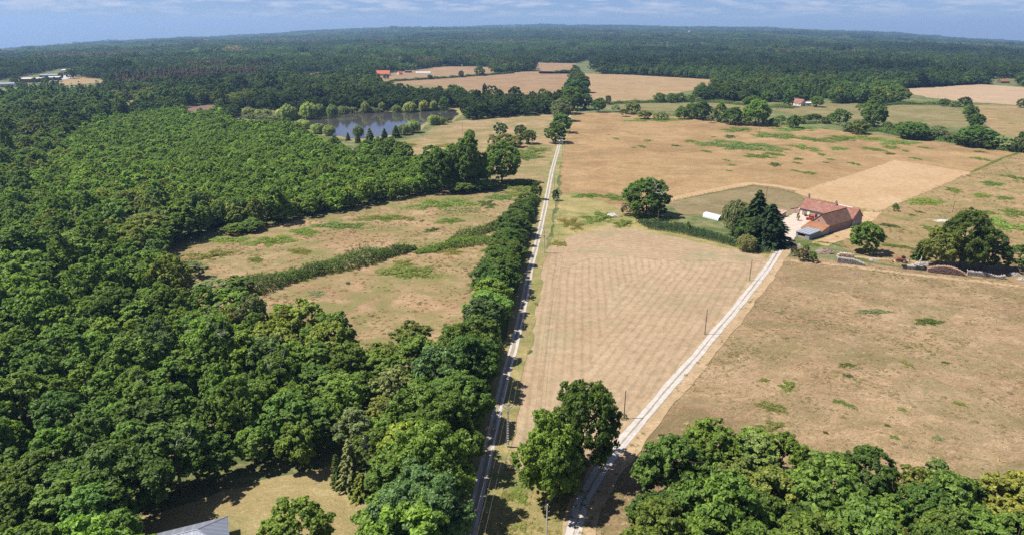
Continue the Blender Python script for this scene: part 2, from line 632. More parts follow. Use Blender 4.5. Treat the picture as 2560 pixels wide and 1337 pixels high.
LEFT_MEADOW = [(-143.1, 262.1), (-136.1, 293.3), (-109.1, 309.8), (-77.9, 340.1), (-60, 357.3), (-30, 386.4), (21.6, 402.7), (12.3, 340.1), (1.7, 284.1), (-2.6, 234.2), (-5.1, 197.9), (-8.9, 170.4), (-23.6, 163.4), (-34.5, 164.5), (-46.7, 170.4), (-79.2, 193.3), (-119.2, 220.3)]
GOLD = [(24.6, 340.1), (39.7, 544.5), (56.9, 694.6), (68, 752.4), (121.2, 752.4), (176, 727.5), (236.2, 658.6), (281.7, 631.3), (327.6, 580.4), (352.4, 538.7), (377.7, 507.4), (345, 481), (290.8, 427.6), (223.9, 366.6), (183.6, 330.5), (159.2, 320.6), (157.7, 371.3), (139.7, 390.6), (83.7, 352.9), (58.3, 309.8), (37.6, 309.8), (22.6, 284.1)]
ROUGH = [(135.9, 262.1), (146, 299.7), (185.4, 336), (294, 432.7), (380.1, 510.9), (374, 446), (465.6, 386.4), (280.4, 197.9), (183.8, 229.3), (143.8, 252.1)]
NEAR = [(107.4, 262.1), (133.1, 256), (183.8, 229.3), (251, 194.2), (194.7, 86.1), (11, 86.1), (14.2, 105.1), (19.9, 119.7), (31.7, 139.7), (52.5, 171.6), (80, 214.7)]
STUBBLE = [(-1.6, 125.4), (0, 148.8), (2.8, 175.4), (6.7, 211.2), (10.8, 247.4), (16.1, 275.5), (28.5, 292.1), (44.3, 303), (56.8, 301), (70.6, 289), (87.5, 273.8), (101.6, 263.6), (102.2, 256), (83, 224.1), (56, 180.6), (37.3, 151.8), (25.4, 133.8), (18.8, 123.9), (9.8, 117.1), (1.6, 117.1)]
MID = [(-116, 521.7), (-74.6, 582.6), (-73.8, 636.6), (-51.7, 688.3), (40.5, 741.6), (48.1, 694.6), (35.3, 525.4), (23.5, 402.7), (4.6, 386.4), (-19.9, 420.2), (-47.4, 446), (-77.1, 467.3)]
POND = [(-214.4, 694.6), (-200.2, 724.1), (-171.5, 745.1), (-123.5, 767.4), (-64.9, 791), (-57.9, 745.1), (-60.4, 688.3), (-84, 676.1), (-86.8, 623.5), (-105.9, 587.1), (-132.7, 569.4), (-170.2, 610.9), (-198.1, 658.6)]
FAR_A = [(-216.9, 1195.7), (-131.7, 1293), (8.3, 1471.9), (46.9, 1513.6), (121.5, 1485.5), (69.4, 950.5), (-56.9, 998.9), (-171.7, 1119.6)]
FAR_B = [(47.7, 1886.3), (165.7, 1843.3), (121.9, 1419.6), (56.1, 1419.6)]
FAR_C = [(139.1, 1432.4), (220.6, 1394.8), (361.7, 1252.3), (304.2, 1081.3), (205.8, 962.1), (184.4, 896), (104.7, 870.9), (84.7, 870.9)]
FAR_D = [(-260.7, 1336.4), (-232.6, 1471.9), (-163.3, 1706.6), (-47, 1671.2), (-35.2, 1382.8), (-139, 1293), (-203, 1214), (-237.5, 1232.9)]
FAR_E = [(-433.6, 1382.8), (-374.8, 1528.1), (-349.7, 1407.1), (-401.5, 1314.4)]
FAR_F = [(571.7, 1052.4), (654.1, 1096.3), (765, 1152.2), (814.2, 1052.4), (626.9, 803.3), (567.5, 866.1), (548.9, 933.5)]
FAR_G = [(105.1, 833.6), (175.6, 851.9), (294.9, 866.1), (305, 799.2), (277, 752.4), (138.7, 779), (105, 795.1)]
FAR_H = [(288.7, 779), (366.8, 842.6), (463.4, 842.6), (526.1, 811.7), (425.6, 641.9), (379.2, 641.9), (360.8, 694.6), (305.9, 727.5)]
FAR_I = [(546.9, 833.6), (639.7, 820.3), (404.5, 507.4), (402.9, 552.6), (453.3, 664.4)]
FAR_J = [(-791.2, 1214), (-822.9, 1347.7), (-674.5, 1195.7), (-723.5, 1127.6)]
FAR_K = [(-907.7, 1252.3), (-921.9, 1336.4), (-947.1, 1485.5), (-917.7, 1513.6), (-825.9, 1359.2), (-791.2, 1214), (-772.6, 1143.9), (-735.2, 1025), (-764.4, 1025)]
LAWN = [(-61.2, 86.1), (-70.5, 105.1), (-57.5, 113.9), (-48, 119.1), (-37.2, 122.5), (-29.2, 118.4), (-25.1, 109), (-20.6, 86.1)]
SCRUB_L = [(-211.7, 1204.8), (-58.3, 1025), (-67.2, 838.1), (-143.4, 896), (-195.9, 1011.8)]
YARD = [(110.6, 271.6), (116.5, 284.1), (121.9, 299.7), (130.8, 318.4), (140.1, 328.9), (150.4, 318.4), (143.3, 308.5), (137.7, 301.7), (130.2, 296.5), (122.6, 284.1), (115.6, 271.6)]
PASTURE = [(82.1, 348.5), (91.1, 361.9), (140.8, 393.8), (159.7, 376.2), (156.5, 357.3), (139.8, 328.1), (130, 320.6), (116.5, 320.6), (83.3, 328.1)]
DITCH = [(14.6, 257), (19.8, 309.8), (26.8, 366.6), (36.2, 378.2), (47.2, 357.3), (56.1, 332), (59.8, 318.4), (75.9, 312.6), (90.5, 284.1), (107.5, 264.1), (101.6, 252.1), (93.8, 262.1), (83.1, 270), (69.1, 281.8), (55.4, 292.7), (43.1, 294.6), (29.7, 285.3), (19.9, 270)]
FRONT = [(-5.8, 86.1), (-4.9, 105.1), (-0.9, 123.9), (1.7, 125.4), (11.8, 122.5), (18.8, 123.9), (25.6, 134.6), (31, 134.6), (14.6, 101.1), (10.3, 86.1)]

sheet('meadow', LEFT_MEADOW, 1, M['left'], 5, 0.8)
sheet('meadow', GOLD, 1, M['gold'], 6, 0.8)
sheet('meadow', ROUGH, 2, M['rough'], 6, 0.8)
sheet('meadow', NEAR, 3, M['near'], 4, 0.5)
sheet('meadow', MID, 1, M['left'], 6, 1.0)
sheet('verge', DITCH, 2, M['verge'], 4, 0.8)
sheet('verge', FRONT, 2, M['verge'], 3, 0.5)
sheet('hay_field', STUBBLE, 4, M['stubble'], 3, 0.35)
sheet('hay_field', [(37.6, 226.1), (55.5, 248.4), (75.6, 254.6), (93.4, 251.2), (99.2, 252.1), (83, 224.1), (56, 180.6), (37.3, 151.8), (25.4, 133.8), (19, 125.4), (13.7, 123.9), (16.9, 148.8), (26, 183.3)], 5, M['stubble_side'], 2, 0.7)
sheet('hay_field', [(18.7, 271.6), (28.8, 290.8), (44.1, 301.7), (56.6, 299.7), (70.4, 287.8), (87.2, 272.7), (100.9, 262.6), (100.6, 256), (90.3, 251.2), (76, 256), (58.8, 257), (45.3, 262.1), (30.3, 258), (18.1, 242.9)], 6, M['stubble_head'], 2, 0.7)
sheet('pasture', PASTURE, 3, M['pasture'], 5, 0.3)
sheet('undergrowth', [(16.5, 84.5), (23.4, 101.8), (28.4, 112), (34.4, 117.7), (41.5, 119.7), (49.8, 119.7), (57.5, 113.9), (68.6, 107.3), (77.8, 103.4), (94.7, 99.3), (106.2, 95.8), (97.3, 71.8)], 12, M['floor'], 2, 0.7)
sheet('lawn', LAWN, 1, M['lawn'], 3, 0.4)
sheet('field', FAR_A, 1, M['far'], 20, 2)
sheet('field', FAR_B, 1, M['far'], 20, 3)
sheet('field', FAR_C, 1, M['farfield'], 20, 2)
sheet('field', FAR_D, 2, M['far'], 20, 2)
sheet('field', FAR_E, 1, M['far'], 20, 3)
sheet('field', FAR_F, 1, M['mownfar'], 20, 2)
sheet('field', FAR_G, 1, M['fargreen'], 10, 1.5)
sheet('field', FAR_H, 2, M['fargreen'], 10, 1.5)
sheet('field', FAR_I, 1, M['rough'], 12, 2)
sheet('field', FAR_J, 1, M['farfield'], 20, 2)
sheet('field', SCRUB_L, 2, M['fargreen'], 14, 3)
sheet('field', [(584.4, 1458.5), (794.3, 1252.3), (766.1, 1143.9), (588.3, 1066.6), (540, 1160.7)], 0, M['fargreen'], 30, 5)
sheet('field', [(-272.5, 354.6), (-267.9, 352.9), (-253, 330.5), (-259.4, 330.5)], 1, M['gold'], 5, 0.5)
sheet('field', [(-490.7, 866.1), (-476.3, 896), (-449, 838.1), (-465.7, 829.1)], 1, M['far'], 12, 2)
sheet('field', [(-386.5, 811.7), (-360.1, 838.1), (-328.6, 795.1), (-355.6, 763.6)], 1, plain('peat', (0.14, 0.09, 0.065), 0.95, 0.1), 12, 2)
sheet('field', [(720.3, 3443.8), (768.3, 3443.8), (639, 2844.8), (596.1, 2844.8)], 1, M['far'], 40, 5)
# mown ground beside the farm and the trodden strips
sheet('mown_ground', [(157.8, 374.3), (212.9, 422.7), (266.3, 473.3), (280.6, 452.9), (292.4, 430.2), (239.6, 382.3), (185.2, 333.6), (171, 346.8), (160.2, 366.6)], 4, M['mown'], 4, 0.4)
ribbon('mown_ground', [(82, 354.6), (96.6, 366.6), (119, 383.3), (142.2, 398.2), (154, 391.7), (165, 378.2)], 3.2, 5, M['mown'], 0, 4, 0.4)
ribbon('mown_ground', [(183.6, 334.4), (165, 312.6), (145.4, 290.2), (131, 277.2)], 3.6, 5, M['mown'], 0, 4, 0.5)
ribbon('path', [(108.1, 257), (119.4, 253.6), (129.9, 249.3), (146.1, 242), (164.2, 234.6), (182.7, 227.6), (197.8, 221.4)], 1.5, 5, M['path'], 0, 3, 0.25)
ribbon('path', [(292.9, 430.2), (342.9, 477.9), (380.7, 507.4)], 1.0, 5, M['verge'], 0, 4, 0.3)
ribbon('path', [(135.9, 262.1), (153.7, 256), (164.1, 252.1)], 1.3, 5, M['path'], 0, 4, 0.4)


# gravel tracks: two pale wheel ruts and a worn grassy middle
def gravel_mat(name, a, b):
    m, nt, out = new_mat(name)
    p = pos(nt)
    f = noise(nt, p, 0.5, 6, 0.7, 0.4)
    g = noise(nt, p, 4.0, 3, 0.7)
    c = mixc(nt, ramp(nt, f, 0.34, 0.66), a, b)
    c = mixc(nt, 0.5, c, mixc(nt, ramp(nt, g, 0.3, 0.7), (0.7, 0.7, 0.7), (1.25, 1.25, 1.25)), 'MULTIPLY')
    principled(nt, out, c, 0.9, 0.2, bump=g, bstr=0.3, bdist=0.05)
    return m


GRAVEL = gravel_mat('white_gravel', (0.428, 0.395, 0.366), (0.325, 0.292, 0.261))
MIDDLE = gravel_mat('worn_middle', (0.264, 0.224, 0.164), (0.192, 0.168, 0.104))
YGRAVEL = gravel_mat('yard_gravel', (0.448, 0.384, 0.328), (0.352, 0.280, 0.224))
TRACK = [(-8.4, 86.1), (-7.7, 101.1), (-5, 128.5), (-3.4, 145.6), (-1, 167.1), (0.6, 178.7), (3.7, 208.8), (7.3, 249.3), (11.3, 285.3), (16, 331.2), (25.4, 432.7), (37.3, 540.6), (48.7, 636.6), (70.1, 803.3)]
FARM = [(7.4, 86.1), (11.1, 101.1), (13.6, 110.1), (18.7, 121), (25.2, 131.6), (32.2, 142.5), (41.4, 156.9), (53.5, 175.4), (64.7, 193.3), (76.6, 211.9), (88.9, 232.1), (99, 248.4), (108.9, 266.2), (114.1, 276.1)]
ribbon('verge', TRACK, 4.2, 8, M['verge'], 0.6, 3, 0.5, 3)
ribbon('track', TRACK, 1.25, 9, MIDDLE, 0, 2, 0.10, 4)
ribbon('track', TRACK, 0.36, 10, GRAVEL, -0.80, 1, 0.07, 5)
ribbon('track', TRACK, 0.36, 10, GRAVEL, 0.80, 1, 0.07, 6)
ribbon('verge', FARM, 3.2, 8, M['path'], 1.1, 2, 0.28, 7)
ribbon('track', FARM, 1.55, 9, MIDDLE, 0, 2, 0.08, 8)
ribbon('track', FARM, 0.60, 10, GRAVEL, -0.80, 1, 0.085, 9)
ribbon('track', FARM, 0.60, 10, GRAVEL, 0.80, 1, 0.085, 10)
sheet('yard', YARD, 11, YGRAVEL, 2, 0.3)

wm, nt, out = new_mat('pond_water')
f = noise(nt, mapped(nt, pos(nt), (1, 2.2, 1)), 0.5, 4, 0.6)
b = principled(nt, out, (0.05, 0.047, 0.042), 0.06, 0.5, bump=f, bstr=0.12, bdist=0.05)
b.inputs['IOR'].default_value = 1.33
sheet('bank', [(x * 1.0, y) for x, y in [(-217.5, 691.4), (-203.9, 738), (-174.8, 759.9), (-125.3, 779), (-60.2, 807.5), (-53.1, 738), (-57.6, 673.1), (-80.7, 664.4), (-84, 613.4), (-103.5, 573.7), (-129.8, 556.7), (-170.5, 598.8), (-200.5, 647.4)]], 2, M['verge'], 6, 1.5)
sheet('water', POND, 4, wm, 6, 0.8)

# places kept free of woodland
CLEAR = [[(-143, 262), (-136, 293), (-109, 310), (-78, 340), (-60, 357), (-30, 386), (22, 403), (12, 340), (2, 284), (-3, 234), (-5, 204), (-13, 198), (-27, 189), (-39, 189), (-53, 198), (-89, 222), (-128, 238)], [(-136, 250), (-130, 280), (-104, 295), (-74, 324), (-57, 341), (-29, 368), (21, 384), (12, 324), (2, 271), (-3, 223), (-5, 195), (-12, 189), (-25, 180), (-37, 180), (-51, 189), (-85, 212), (-122, 227)], [(-130, 238), (-123, 266), (-99, 281), (-71, 308), (-54, 324), (-27, 350), (20, 365), (11, 308), (2, 258), (-2, 212), (-5, 185), (-11, 179), (-24, 171), (-35, 171), (-48, 179), (-81, 201), (-116, 216)], [(-123, 225), (-117, 252), (-94, 266), (-67, 292), (-52, 307), (-26, 332), (19, 346), (11, 292), (1, 244), (-2, 201), (-4, 176), (-11, 170), (-23, 162), (-33, 162), (-46, 170), (-77, 191), (-110, 205)],
         LEFT_MEADOW, GOLD, ROUGH, NEAR, STUBBLE, PASTURE, DITCH, FRONT, YARD, LAWN,
         [(-116, 522), (-75, 583), (-74, 637), (-52, 688), (41, 742), (48, 695), (35, 525), (23, 403), (5, 420), (-23, 491), (-69, 535), (-99, 529)], [(-110, 494), (-71, 552), (-70, 603), (-49, 652), (38, 702), (46, 658), (33, 497), (22, 381), (5, 398), (-22, 464), (-65, 506), (-94, 501)], [(-104, 466), (-67, 520), (-66, 569), (-46, 615), (36, 662), (43, 620), (32, 469), (21, 360), (4, 375), (-21, 438), (-61, 478), (-88, 473)], [(-97, 438), (-63, 489), (-62, 535), (-43, 578), (34, 623), (40, 583), (30, 441), (20, 338), (4, 353), (-19, 412), (-58, 449), (-83, 444)],
         [(-218, 691), (-203, 734), (-175, 760), (-125, 779), (-56, 808), (-51, 738), (-58, 673), (-81, 664), (-86, 618), (-106, 587), (-133, 569), (-170, 611), (-198, 659)], [(-206, 655), (-192, 695), (-165, 719), (-119, 737), (-53, 764), (-48, 699), (-55, 637), (-76, 629), (-82, 585), (-100, 556), (-126, 539), (-161, 578), (-188, 623)], [(-194, 618), (-181, 656), (-156, 679), (-112, 696), (-50, 721), (-46, 659), (-52, 601), (-72, 593), (-77, 552), (-95, 525), (-119, 509), (-152, 546), (-177, 588)], [(-183, 581), (-171, 617), (-147, 638), (-105, 654), (-47, 678), (-43, 620), (-49, 565), (-68, 558), (-72, 519), (-89, 493), (-111, 478), (-143, 513), (-166, 553)],
         [(-230, 1196), (-132, 1293), (8, 1472), (47, 1514), (122, 1486), (70, 980), (-58, 1012), (-172, 1120)], [(-218, 1132), (-125, 1224), (8, 1393), (44, 1433), (115, 1406), (66, 928), (-55, 958), (-163, 1060)], [(-206, 1068), (-118, 1155), (7, 1315), (42, 1352), (109, 1327), (62, 876), (-51, 904), (-153, 1000)], [(-194, 1004), (-111, 1086), (7, 1236), (39, 1271), (102, 1248), (59, 823), (-48, 850), (-144, 940)], [(48, 1886), (166, 1843), (124, 1445), (59, 1486)], [(45, 1773), (156, 1733), (117, 1359), (55, 1396)], [(42, 1660), (146, 1622), (109, 1272), (52, 1307)], [(39, 1547), (136, 1511), (102, 1185), (48, 1218)],
         [(129, 1432), (221, 1395), (362, 1252), (313, 1112), (208, 974), (189, 917), (106, 886), (84, 886)], [(122, 1356), (209, 1320), (342, 1186), (296, 1052), (197, 922), (179, 868), (101, 839), (79, 839)], [(116, 1280), (197, 1246), (323, 1119), (279, 993), (186, 870), (168, 819), (95, 791), (75, 791)], [(109, 1203), (185, 1172), (304, 1052), (263, 934), (175, 818), (158, 770), (89, 744), (70, 744)], [(-277, 1383), (-237, 1499), (-163, 1707), (-47, 1671), (-36, 1420), (-142, 1325), (-204, 1223), (-248, 1272)], [(-263, 1309), (-224, 1419), (-155, 1616), (-45, 1582), (-34, 1344), (-135, 1255), (-194, 1158), (-235, 1204)], [(-248, 1235), (-212, 1340), (-146, 1525), (-42, 1493), (-32, 1268), (-127, 1184), (-183, 1093), (-222, 1137)], [(-233, 1162), (-199, 1260), (-137, 1434), (-40, 1404), (-30, 1192), (-120, 1113), (-172, 1028), (-209, 1069)],
         [(-441, 1407), (-375, 1528), (-356, 1432), (-408, 1336)], [(-415, 1323), (-352, 1436), (-334, 1346), (-384, 1256)], [(-388, 1238), (-330, 1345), (-313, 1260), (-359, 1176)], [(-362, 1154), (-307, 1253), (-292, 1175), (-335, 1096)], [(579, 1067), (654, 1096), (765, 1152), (825, 1067), (633, 812), (574, 876), (555, 945)], [(548, 1010), (619, 1038), (724, 1091), (781, 1010), (599, 768), (543, 829), (526, 894)], [(517, 953), (584, 979), (683, 1029), (737, 953), (566, 725), (513, 782), (496, 844)], [(487, 896), (549, 921), (643, 968), (693, 896), (532, 682), (482, 736), (466, 794)],
         [(95, 829), (177, 857), (297, 871), (307, 803), (280, 760), (140, 787), (100, 795)], [(90, 785), (167, 811), (281, 824), (290, 760), (265, 719), (133, 745), (95, 753)], [(85, 741), (158, 765), (265, 778), (274, 718), (250, 679), (125, 703), (90, 710)], [(80, 696), (148, 719), (249, 732), (257, 675), (235, 638), (118, 661), (84, 668)], [(289, 779), (369, 847), (466, 847), (529, 816), (429, 647), (379, 642), (361, 695), (306, 728)], [(273, 737), (349, 802), (441, 802), (501, 772), (406, 613), (359, 608), (342, 658), (290, 689)], [(258, 696), (329, 757), (416, 757), (472, 729), (383, 578), (339, 573), (322, 620), (273, 650)], [(242, 654), (310, 712), (391, 712), (444, 685), (360, 544), (319, 539), (303, 583), (257, 611)],
         [(550, 838), (646, 829), (404, 507), (409, 561), (457, 670)], [(520, 793), (612, 785), (383, 480), (387, 531), (433, 634)], [(491, 749), (577, 741), (361, 453), (365, 501), (408, 599)], [(462, 704), (543, 696), (340, 426), (343, 471), (384, 563)], [(-803, 1233), (-830, 1359), (-685, 1214), (-727, 1144)], [(-755, 1159), (-780, 1278), (-643, 1141), (-684, 1075)], [(-707, 1085), (-730, 1196), (-602, 1068), (-640, 1007)], [(-659, 1011), (-680, 1115), (-561, 995), (-596, 938)], [(-895, 1205), (-937, 1359), (-1021, 1604), (-1011, 1671), (-822, 1359), (-791, 1214), (-784, 1161), (-764, 1067), (-784, 1052)], [(-841, 1133), (-881, 1278), (-960, 1508), (-951, 1571), (-773, 1278), (-744, 1141), (-737, 1091), (-718, 1003), (-737, 989)], [(-787, 1060), (-825, 1196), (-899, 1412), (-890, 1471), (-723, 1196), (-696, 1068), (-690, 1021), (-673, 939), (-690, 926)], [(-734, 988), (-769, 1115), (-838, 1316), (-829, 1370), (-674, 1115), (-649, 995), (-643, 952), (-627, 875), (-643, 863)],
         [(-259.7, 631.3), (-310.4, 795.1), (-226.1, 756.1), (-166.7, 610.9), (-135.9, 554.6), (-142.1, 540.6), (-187.9, 598.8)], [(-273, 355), (-268, 353), (-254, 332), (-259, 330)], [(-260, 338), (-255, 336), (-242, 317), (-247, 315)], [(-247, 322), (-243, 320), (-230, 301), (-235, 300)], [(-234, 305), (-230, 303), (-219, 286), (-223, 284)], [(-496, 876), (-482, 906), (-454, 847), (-471, 838)], [(-473, 835), (-459, 864), (-433, 808), (-449, 799)], [(-450, 794), (-437, 822), (-411, 768), (-427, 760)], [(-427, 753), (-414, 779), (-390, 729), (-405, 721)], [(-388, 816), (-360, 838), (-332, 803), (-359, 771)], [(-373, 783), (-346, 805), (-319, 771), (-345, 740)], [(-357, 751), (-331, 771), (-305, 739), (-330, 710)], [(-342, 718), (-317, 737), (-292, 707), (-316, 679)],
         [(720, 3444), (768, 3444), (662, 2947), (617, 2947)], [(672, 3214), (717, 3214), (618, 2751), (576, 2751)], [(624, 2985), (666, 2985), (574, 2554), (535, 2554)], [(576, 2755), (615, 2755), (529, 2358), (494, 2358)], [(322, 838), (414, 917), (376, 820), (310, 795)], [(307, 799), (395, 874), (359, 782), (296, 758)], [(292, 760), (375, 831), (341, 744), (281, 721)], [(277, 721), (356, 789), (324, 705), (267, 684)], [(773, 1144), (857, 1272), (922, 1293), (836, 1161)], [(731, 1083), (811, 1204), (873, 1224), (792, 1099)], [(690, 1022), (766, 1137), (824, 1155), (747, 1037)], [(649, 961), (720, 1069), (774, 1086), (703, 975)],
         [(11.3, 262.1), (49.5, 376.2), (134.4, 838.1), (119.3, 950.5), (89.5, 950.5), (57.6, 838.1), (35.5, 610.9), (21.6, 402.7)], [(-8.4, 78.5), (-8.7, 101.1), (1.1, 175.4), (9.4, 252.1), (38.3, 284.1), (19, 125.4), (31, 134.6), (13.3, 78.5)],
         [(-54.8, 78.5), (-62.1, 100.8), (-55, 110.6), (-47.7, 118.1), (-37.6, 123.9), (-28.8, 118.4), (-24.3, 109), (-17.8, 78.5)], [(43.7, 847.2), (184.4, 1485.5), (219, 2054.1), (140.7, 1724.9), (57.6, 838.1)],
         [(64.1, 694.6), (163.9, 896), (309, 870.9), (397.9, 847.2), (461, 694.6), (422.3, 507.4), (179.3, 197.9), (116.5, 262.1), (47.2, 357.3)]]


# ------------------------------------------------------------------ vegetation shapes
def leaf_mesh(name, c, n, size, mat, tint, aspect=0.62, rng=RNG, along=None):
    """One quad per leaf spray: centres c, normals n, half sizes."""
    k = len(c)
    t = rng.normal(size=(k, 3)) if along is None else along + rng.normal(size=(k, 3)) * 0.25
    t -= n * (t * n).sum(1)[:, None]
    t /= np.linalg.norm(t, axis=1)[:, None] + 1e-9
    b = np.cross(n, t)
    s = size[:, None]
    bend = n * s * 0.25
    v = np.empty((k, 4, 3))
    v[:, 0] = c - t * s - bend
    v[:, 1] = c - b * s * aspect
    v[:, 2] = c + t * s - bend
    v[:, 3] = c + b * s * aspect
    me = bpy.data.meshes.new(name)
    me.vertices.add(4 * k)
    me.vertices.foreach_set('co', v.astype(np.float32).ravel())
    me.loops.add(4 * k)
    me.loops.foreach_set('vertex_index', np.arange(4 * k, dtype=np.int32))
    me.polygons.add(k)
    me.polygons.foreach_set('loop_start', np.arange(0, 4 * k, 4, dtype=np.int32))
    at = me.attributes.new('tint', 'FLOAT', 'FACE')
    at.data.foreach_set('value', np.clip(tint, 0, 1).astype(np.float32))
    me.materials.append(mat)
    me.update(calc_edges=True)
    return me


def unit(v):
    return v / (np.linalg.norm(v, axis=1)[:, None] + 1e-9)


def crown_points(rng, r, h, bottom, nl, k, lobe=(0.30, 0.46), taper=0.0, sub=7):
    """Leaf centres and normals of a crown built from boughs that carry many small leafy twigs."""
    zc, hz = h * (bottom + 1) / 2, h * (1 - bottom) / 2
    lc, lr = [], []
    for i in range(nl):
        z = 1 - 1.8 * (i + 0.5) / nl
        a = i * 2.39996 + rng.uniform(-0.6, 0.6)
        q = math.sqrt(max(0, 1 - z * z)) * rng.uniform(0.75, 1.1)
        s = rng.uniform(0.50, 0.80)
        w = 1 - taper * (z + 0.3)
        lc.append((q * math.cos(a) * s * r * w, q * math.sin(a) * s * r * w, zc + z * hz * rng.uniform(0.55, 0.84)))
        lr.append(rng.uniform(*lobe) * r * (1 - 0.4 * taper * max(z, 0)))
    lc, lr = np.array(lc), np.array(lr)
    mid = np.array([0, 0, zc - 0.3 * hz])
    # twigs: small tufts set on the outside of each bough, some shooting out further
    m = nl * sub
    i = np.repeat(np.arange(nl), sub)
    out = unit(lc[i] - mid)
    d = unit(unit(rng.normal(size=(m, 3))) + out * 0.75 + np.array([0, 0, 0.25]))
    reach = rng.uniform(0.72, 1.12, m) + (rng.uniform(size=m) < 0.12) * 0.25
    tc = lc[i] + d * (lr[i] * reach)[:, None] * np.array([1, 1, 0.9])
    tr = lr[i] * rng.uniform(0.20, 0.38, m)
    w = tr ** 2
    j = rng.choice(m, size=k, p=w / w.sum())
    e = unit(rng.normal(size=(k, 3)) + d[j] * 0.6)
    c = tc[j] + e * (tr[j] * rng.uniform(0.3, 1.15, k))[:, None] * np.array([1.1, 1.1, 0.75])
    n = unit(e * 0.7 + d[j] * 0.35 + rng.normal(size=(k, 3)) * 0.55 + np.array([0, 0, 0.45]))
    t = rng.normal(0, 0.10, nl)[i[j]] + rng.normal(0, 0.13, m)[j]
    return c, n, t


def crown(name, seed, r, h, bottom=0.12, nl=20, k=6000, leaf=0.42, mat=None, lobe=(0.30, 0.46), taper=0.0, sub=7):
    rng = np.random.default_rng(seed)
    c, n, lt = crown_points(rng, r, h, bottom, nl, k, lobe, taper, sub)
    size = rng.uniform(0.6, 1.25, k) * leaf
    c[:, 2] = np.maximum(c[:, 2], 0.1)
    return leaf_mesh(name, c, n, size, mat or LEAF, 0.45 + lt + rng.normal(0, 0.26, k), rng=rng)


def clump(name, seed, mat, crowns=9, k=170, h=13.0, R_=14.0):
    rng = np.random.default_rng(seed)
    C, NN, T = [], [], []
    for i in range(crowns):
        a, q = i * 2.39996 + rng.uniform(-0.4, 0.4), R_ * math.sqrt((i + 0.4) / crowns)
        hh, rr = h * rng.uniform(0.72, 1.15), R_ / math.sqrt(crowns) * rng.uniform(0.95, 1.35)
        c, n, t = crown_points(rng, rr, hh, 0.25, 9, k, sub=4)
        C.append(c + np.array([math.cos(a) * q, math.sin(a) * q, 0]))
        NN.append(n)
        T.append(t + rng.normal(0, 0.12))
    c, n, t = np.concatenate(C), np.concatenate(NN), np.concatenate(T)
    return leaf_mesh(name, c, n, rng.uniform(0.7, 1.3, len(c)) * 1.25, mat, 0.45 + t + rng.normal(0, 0.15, len(c)), rng=rng)


def conifer(name, seed, r, h, tiers=22, per=9, k=26, leaf=0.42, mat=None, droop=0.35, sparse=0.0):
    """Whorled boughs that hang and carry sprays along their length."""
    rng = np.random.default_rng(seed)
    C, NN, AL = [], [], []
    for t in range(tiers):
        f = (t + rng.uniform(0, 0.6)) / tiers
        z = h * (0.06 + 0.92 * f)
        L = r * (1 - f) ** 0.8 * rng.uniform(0.8, 1.12) + 0.25
        m = max(4, int(per * (1 - 0.5 * f)))
        a0 = rng.uniform(0, 6.28)
        for j in range(m):
            if rng.uniform() < sparse:
                continue
            a = a0 + 6.283 * j / m + rng.uniform(-0.25, 0.25)
            l = L * rng.uniform(0.75, 1.1)
            kk = max(4, int(k * l / r))
            s = rng.uniform(0.12, 1, kk) ** 0.8
            side = rng.normal(0, 0.11, kk) * l * (1.15 - s)
            x = math.cos(a) * s * l - math.sin(a) * side
            y = math.sin(a) * s * l + math.cos(a) * side
            zz = z - droop * l * s ** 1.5 + rng.normal(0, 0.12, kk)
            C.append(np.stack([x, y, zz], 1))
            NN.append(np.stack([math.cos(a) * 0.35 + rng.normal(0, 0.3, kk), math.sin(a) * 0.35 + rng.normal(0, 0.3, kk), np.ones(kk)], 1))
            AL.append(np.tile([math.cos(a), math.sin(a), -droop], (kk, 1)))
    c, n, al = np.concatenate(C), unit(np.concatenate(NN)), np.concatenate(AL)
    c[:, 2] = np.maximum(c[:, 2], 0.1)
    return leaf_mesh(name, c, n, rng.uniform(0.7, 1.3, len(c)) * leaf, mat or LEAF, rng.normal(0.45, 0.2, len(c)), 0.5, rng, al)


def willow(name, seed, r, h, k=5200, leaf=0.5, mat=None):
    rng = np.random.default_rng(seed)
    nl = 16
    lc = []
    for i in range(nl):
        a, q = i * 2.39996, r * 0.72 * math.sqrt((i + 0.3) / nl)
        lc.append((math.cos(a) * q, math.sin(a) * q, h * (0.97 - 0.36 * (q / r) ** 1.5) * rng.uniform(0.9, 1.0), r * rng.uniform(0.24, 0.36)))
    lc = np.array(lc)
    i = rng.integers(0, nl, k)
    a = rng.uniform(0, 6.283, k)
    drop = rng.uniform(0, 1, k) ** 1.15
    rad = lc[i, 3] * (0.35 + 0.65 * np.minimum(drop * 3.2, 1)) * rng.uniform(0.75, 1.05, k)
    z = lc[i, 2] - drop * lc[i, 2] * rng.uniform(0.55, 0.92, k)
    a = np.round(a * 2.6) / 2.6 + rng.normal(0, 0.07, k)
    c = np.stack([lc[i, 0] + np.cos(a) * rad, lc[i, 1] + np.sin(a) * rad, z], 1)
    up = np.clip(1 - drop * 3, 0, 1)
    n = unit(np.stack([np.cos(a), np.sin(a), 0.25 + up * 1.5], 1) + rng.normal(size=(k, 3)) * 0.3)
    al = np.stack([np.cos(a) * up, np.sin(a) * up, -1 + 0 * up], 1)
    return leaf_mesh(name, c, n, rng.uniform(0.7, 1.3, k) * leaf, mat or LEAF, rng.normal(0.5, 0.2, k) + rng.normal(0, 0.12, nl)[i], 0.42, rng, al)


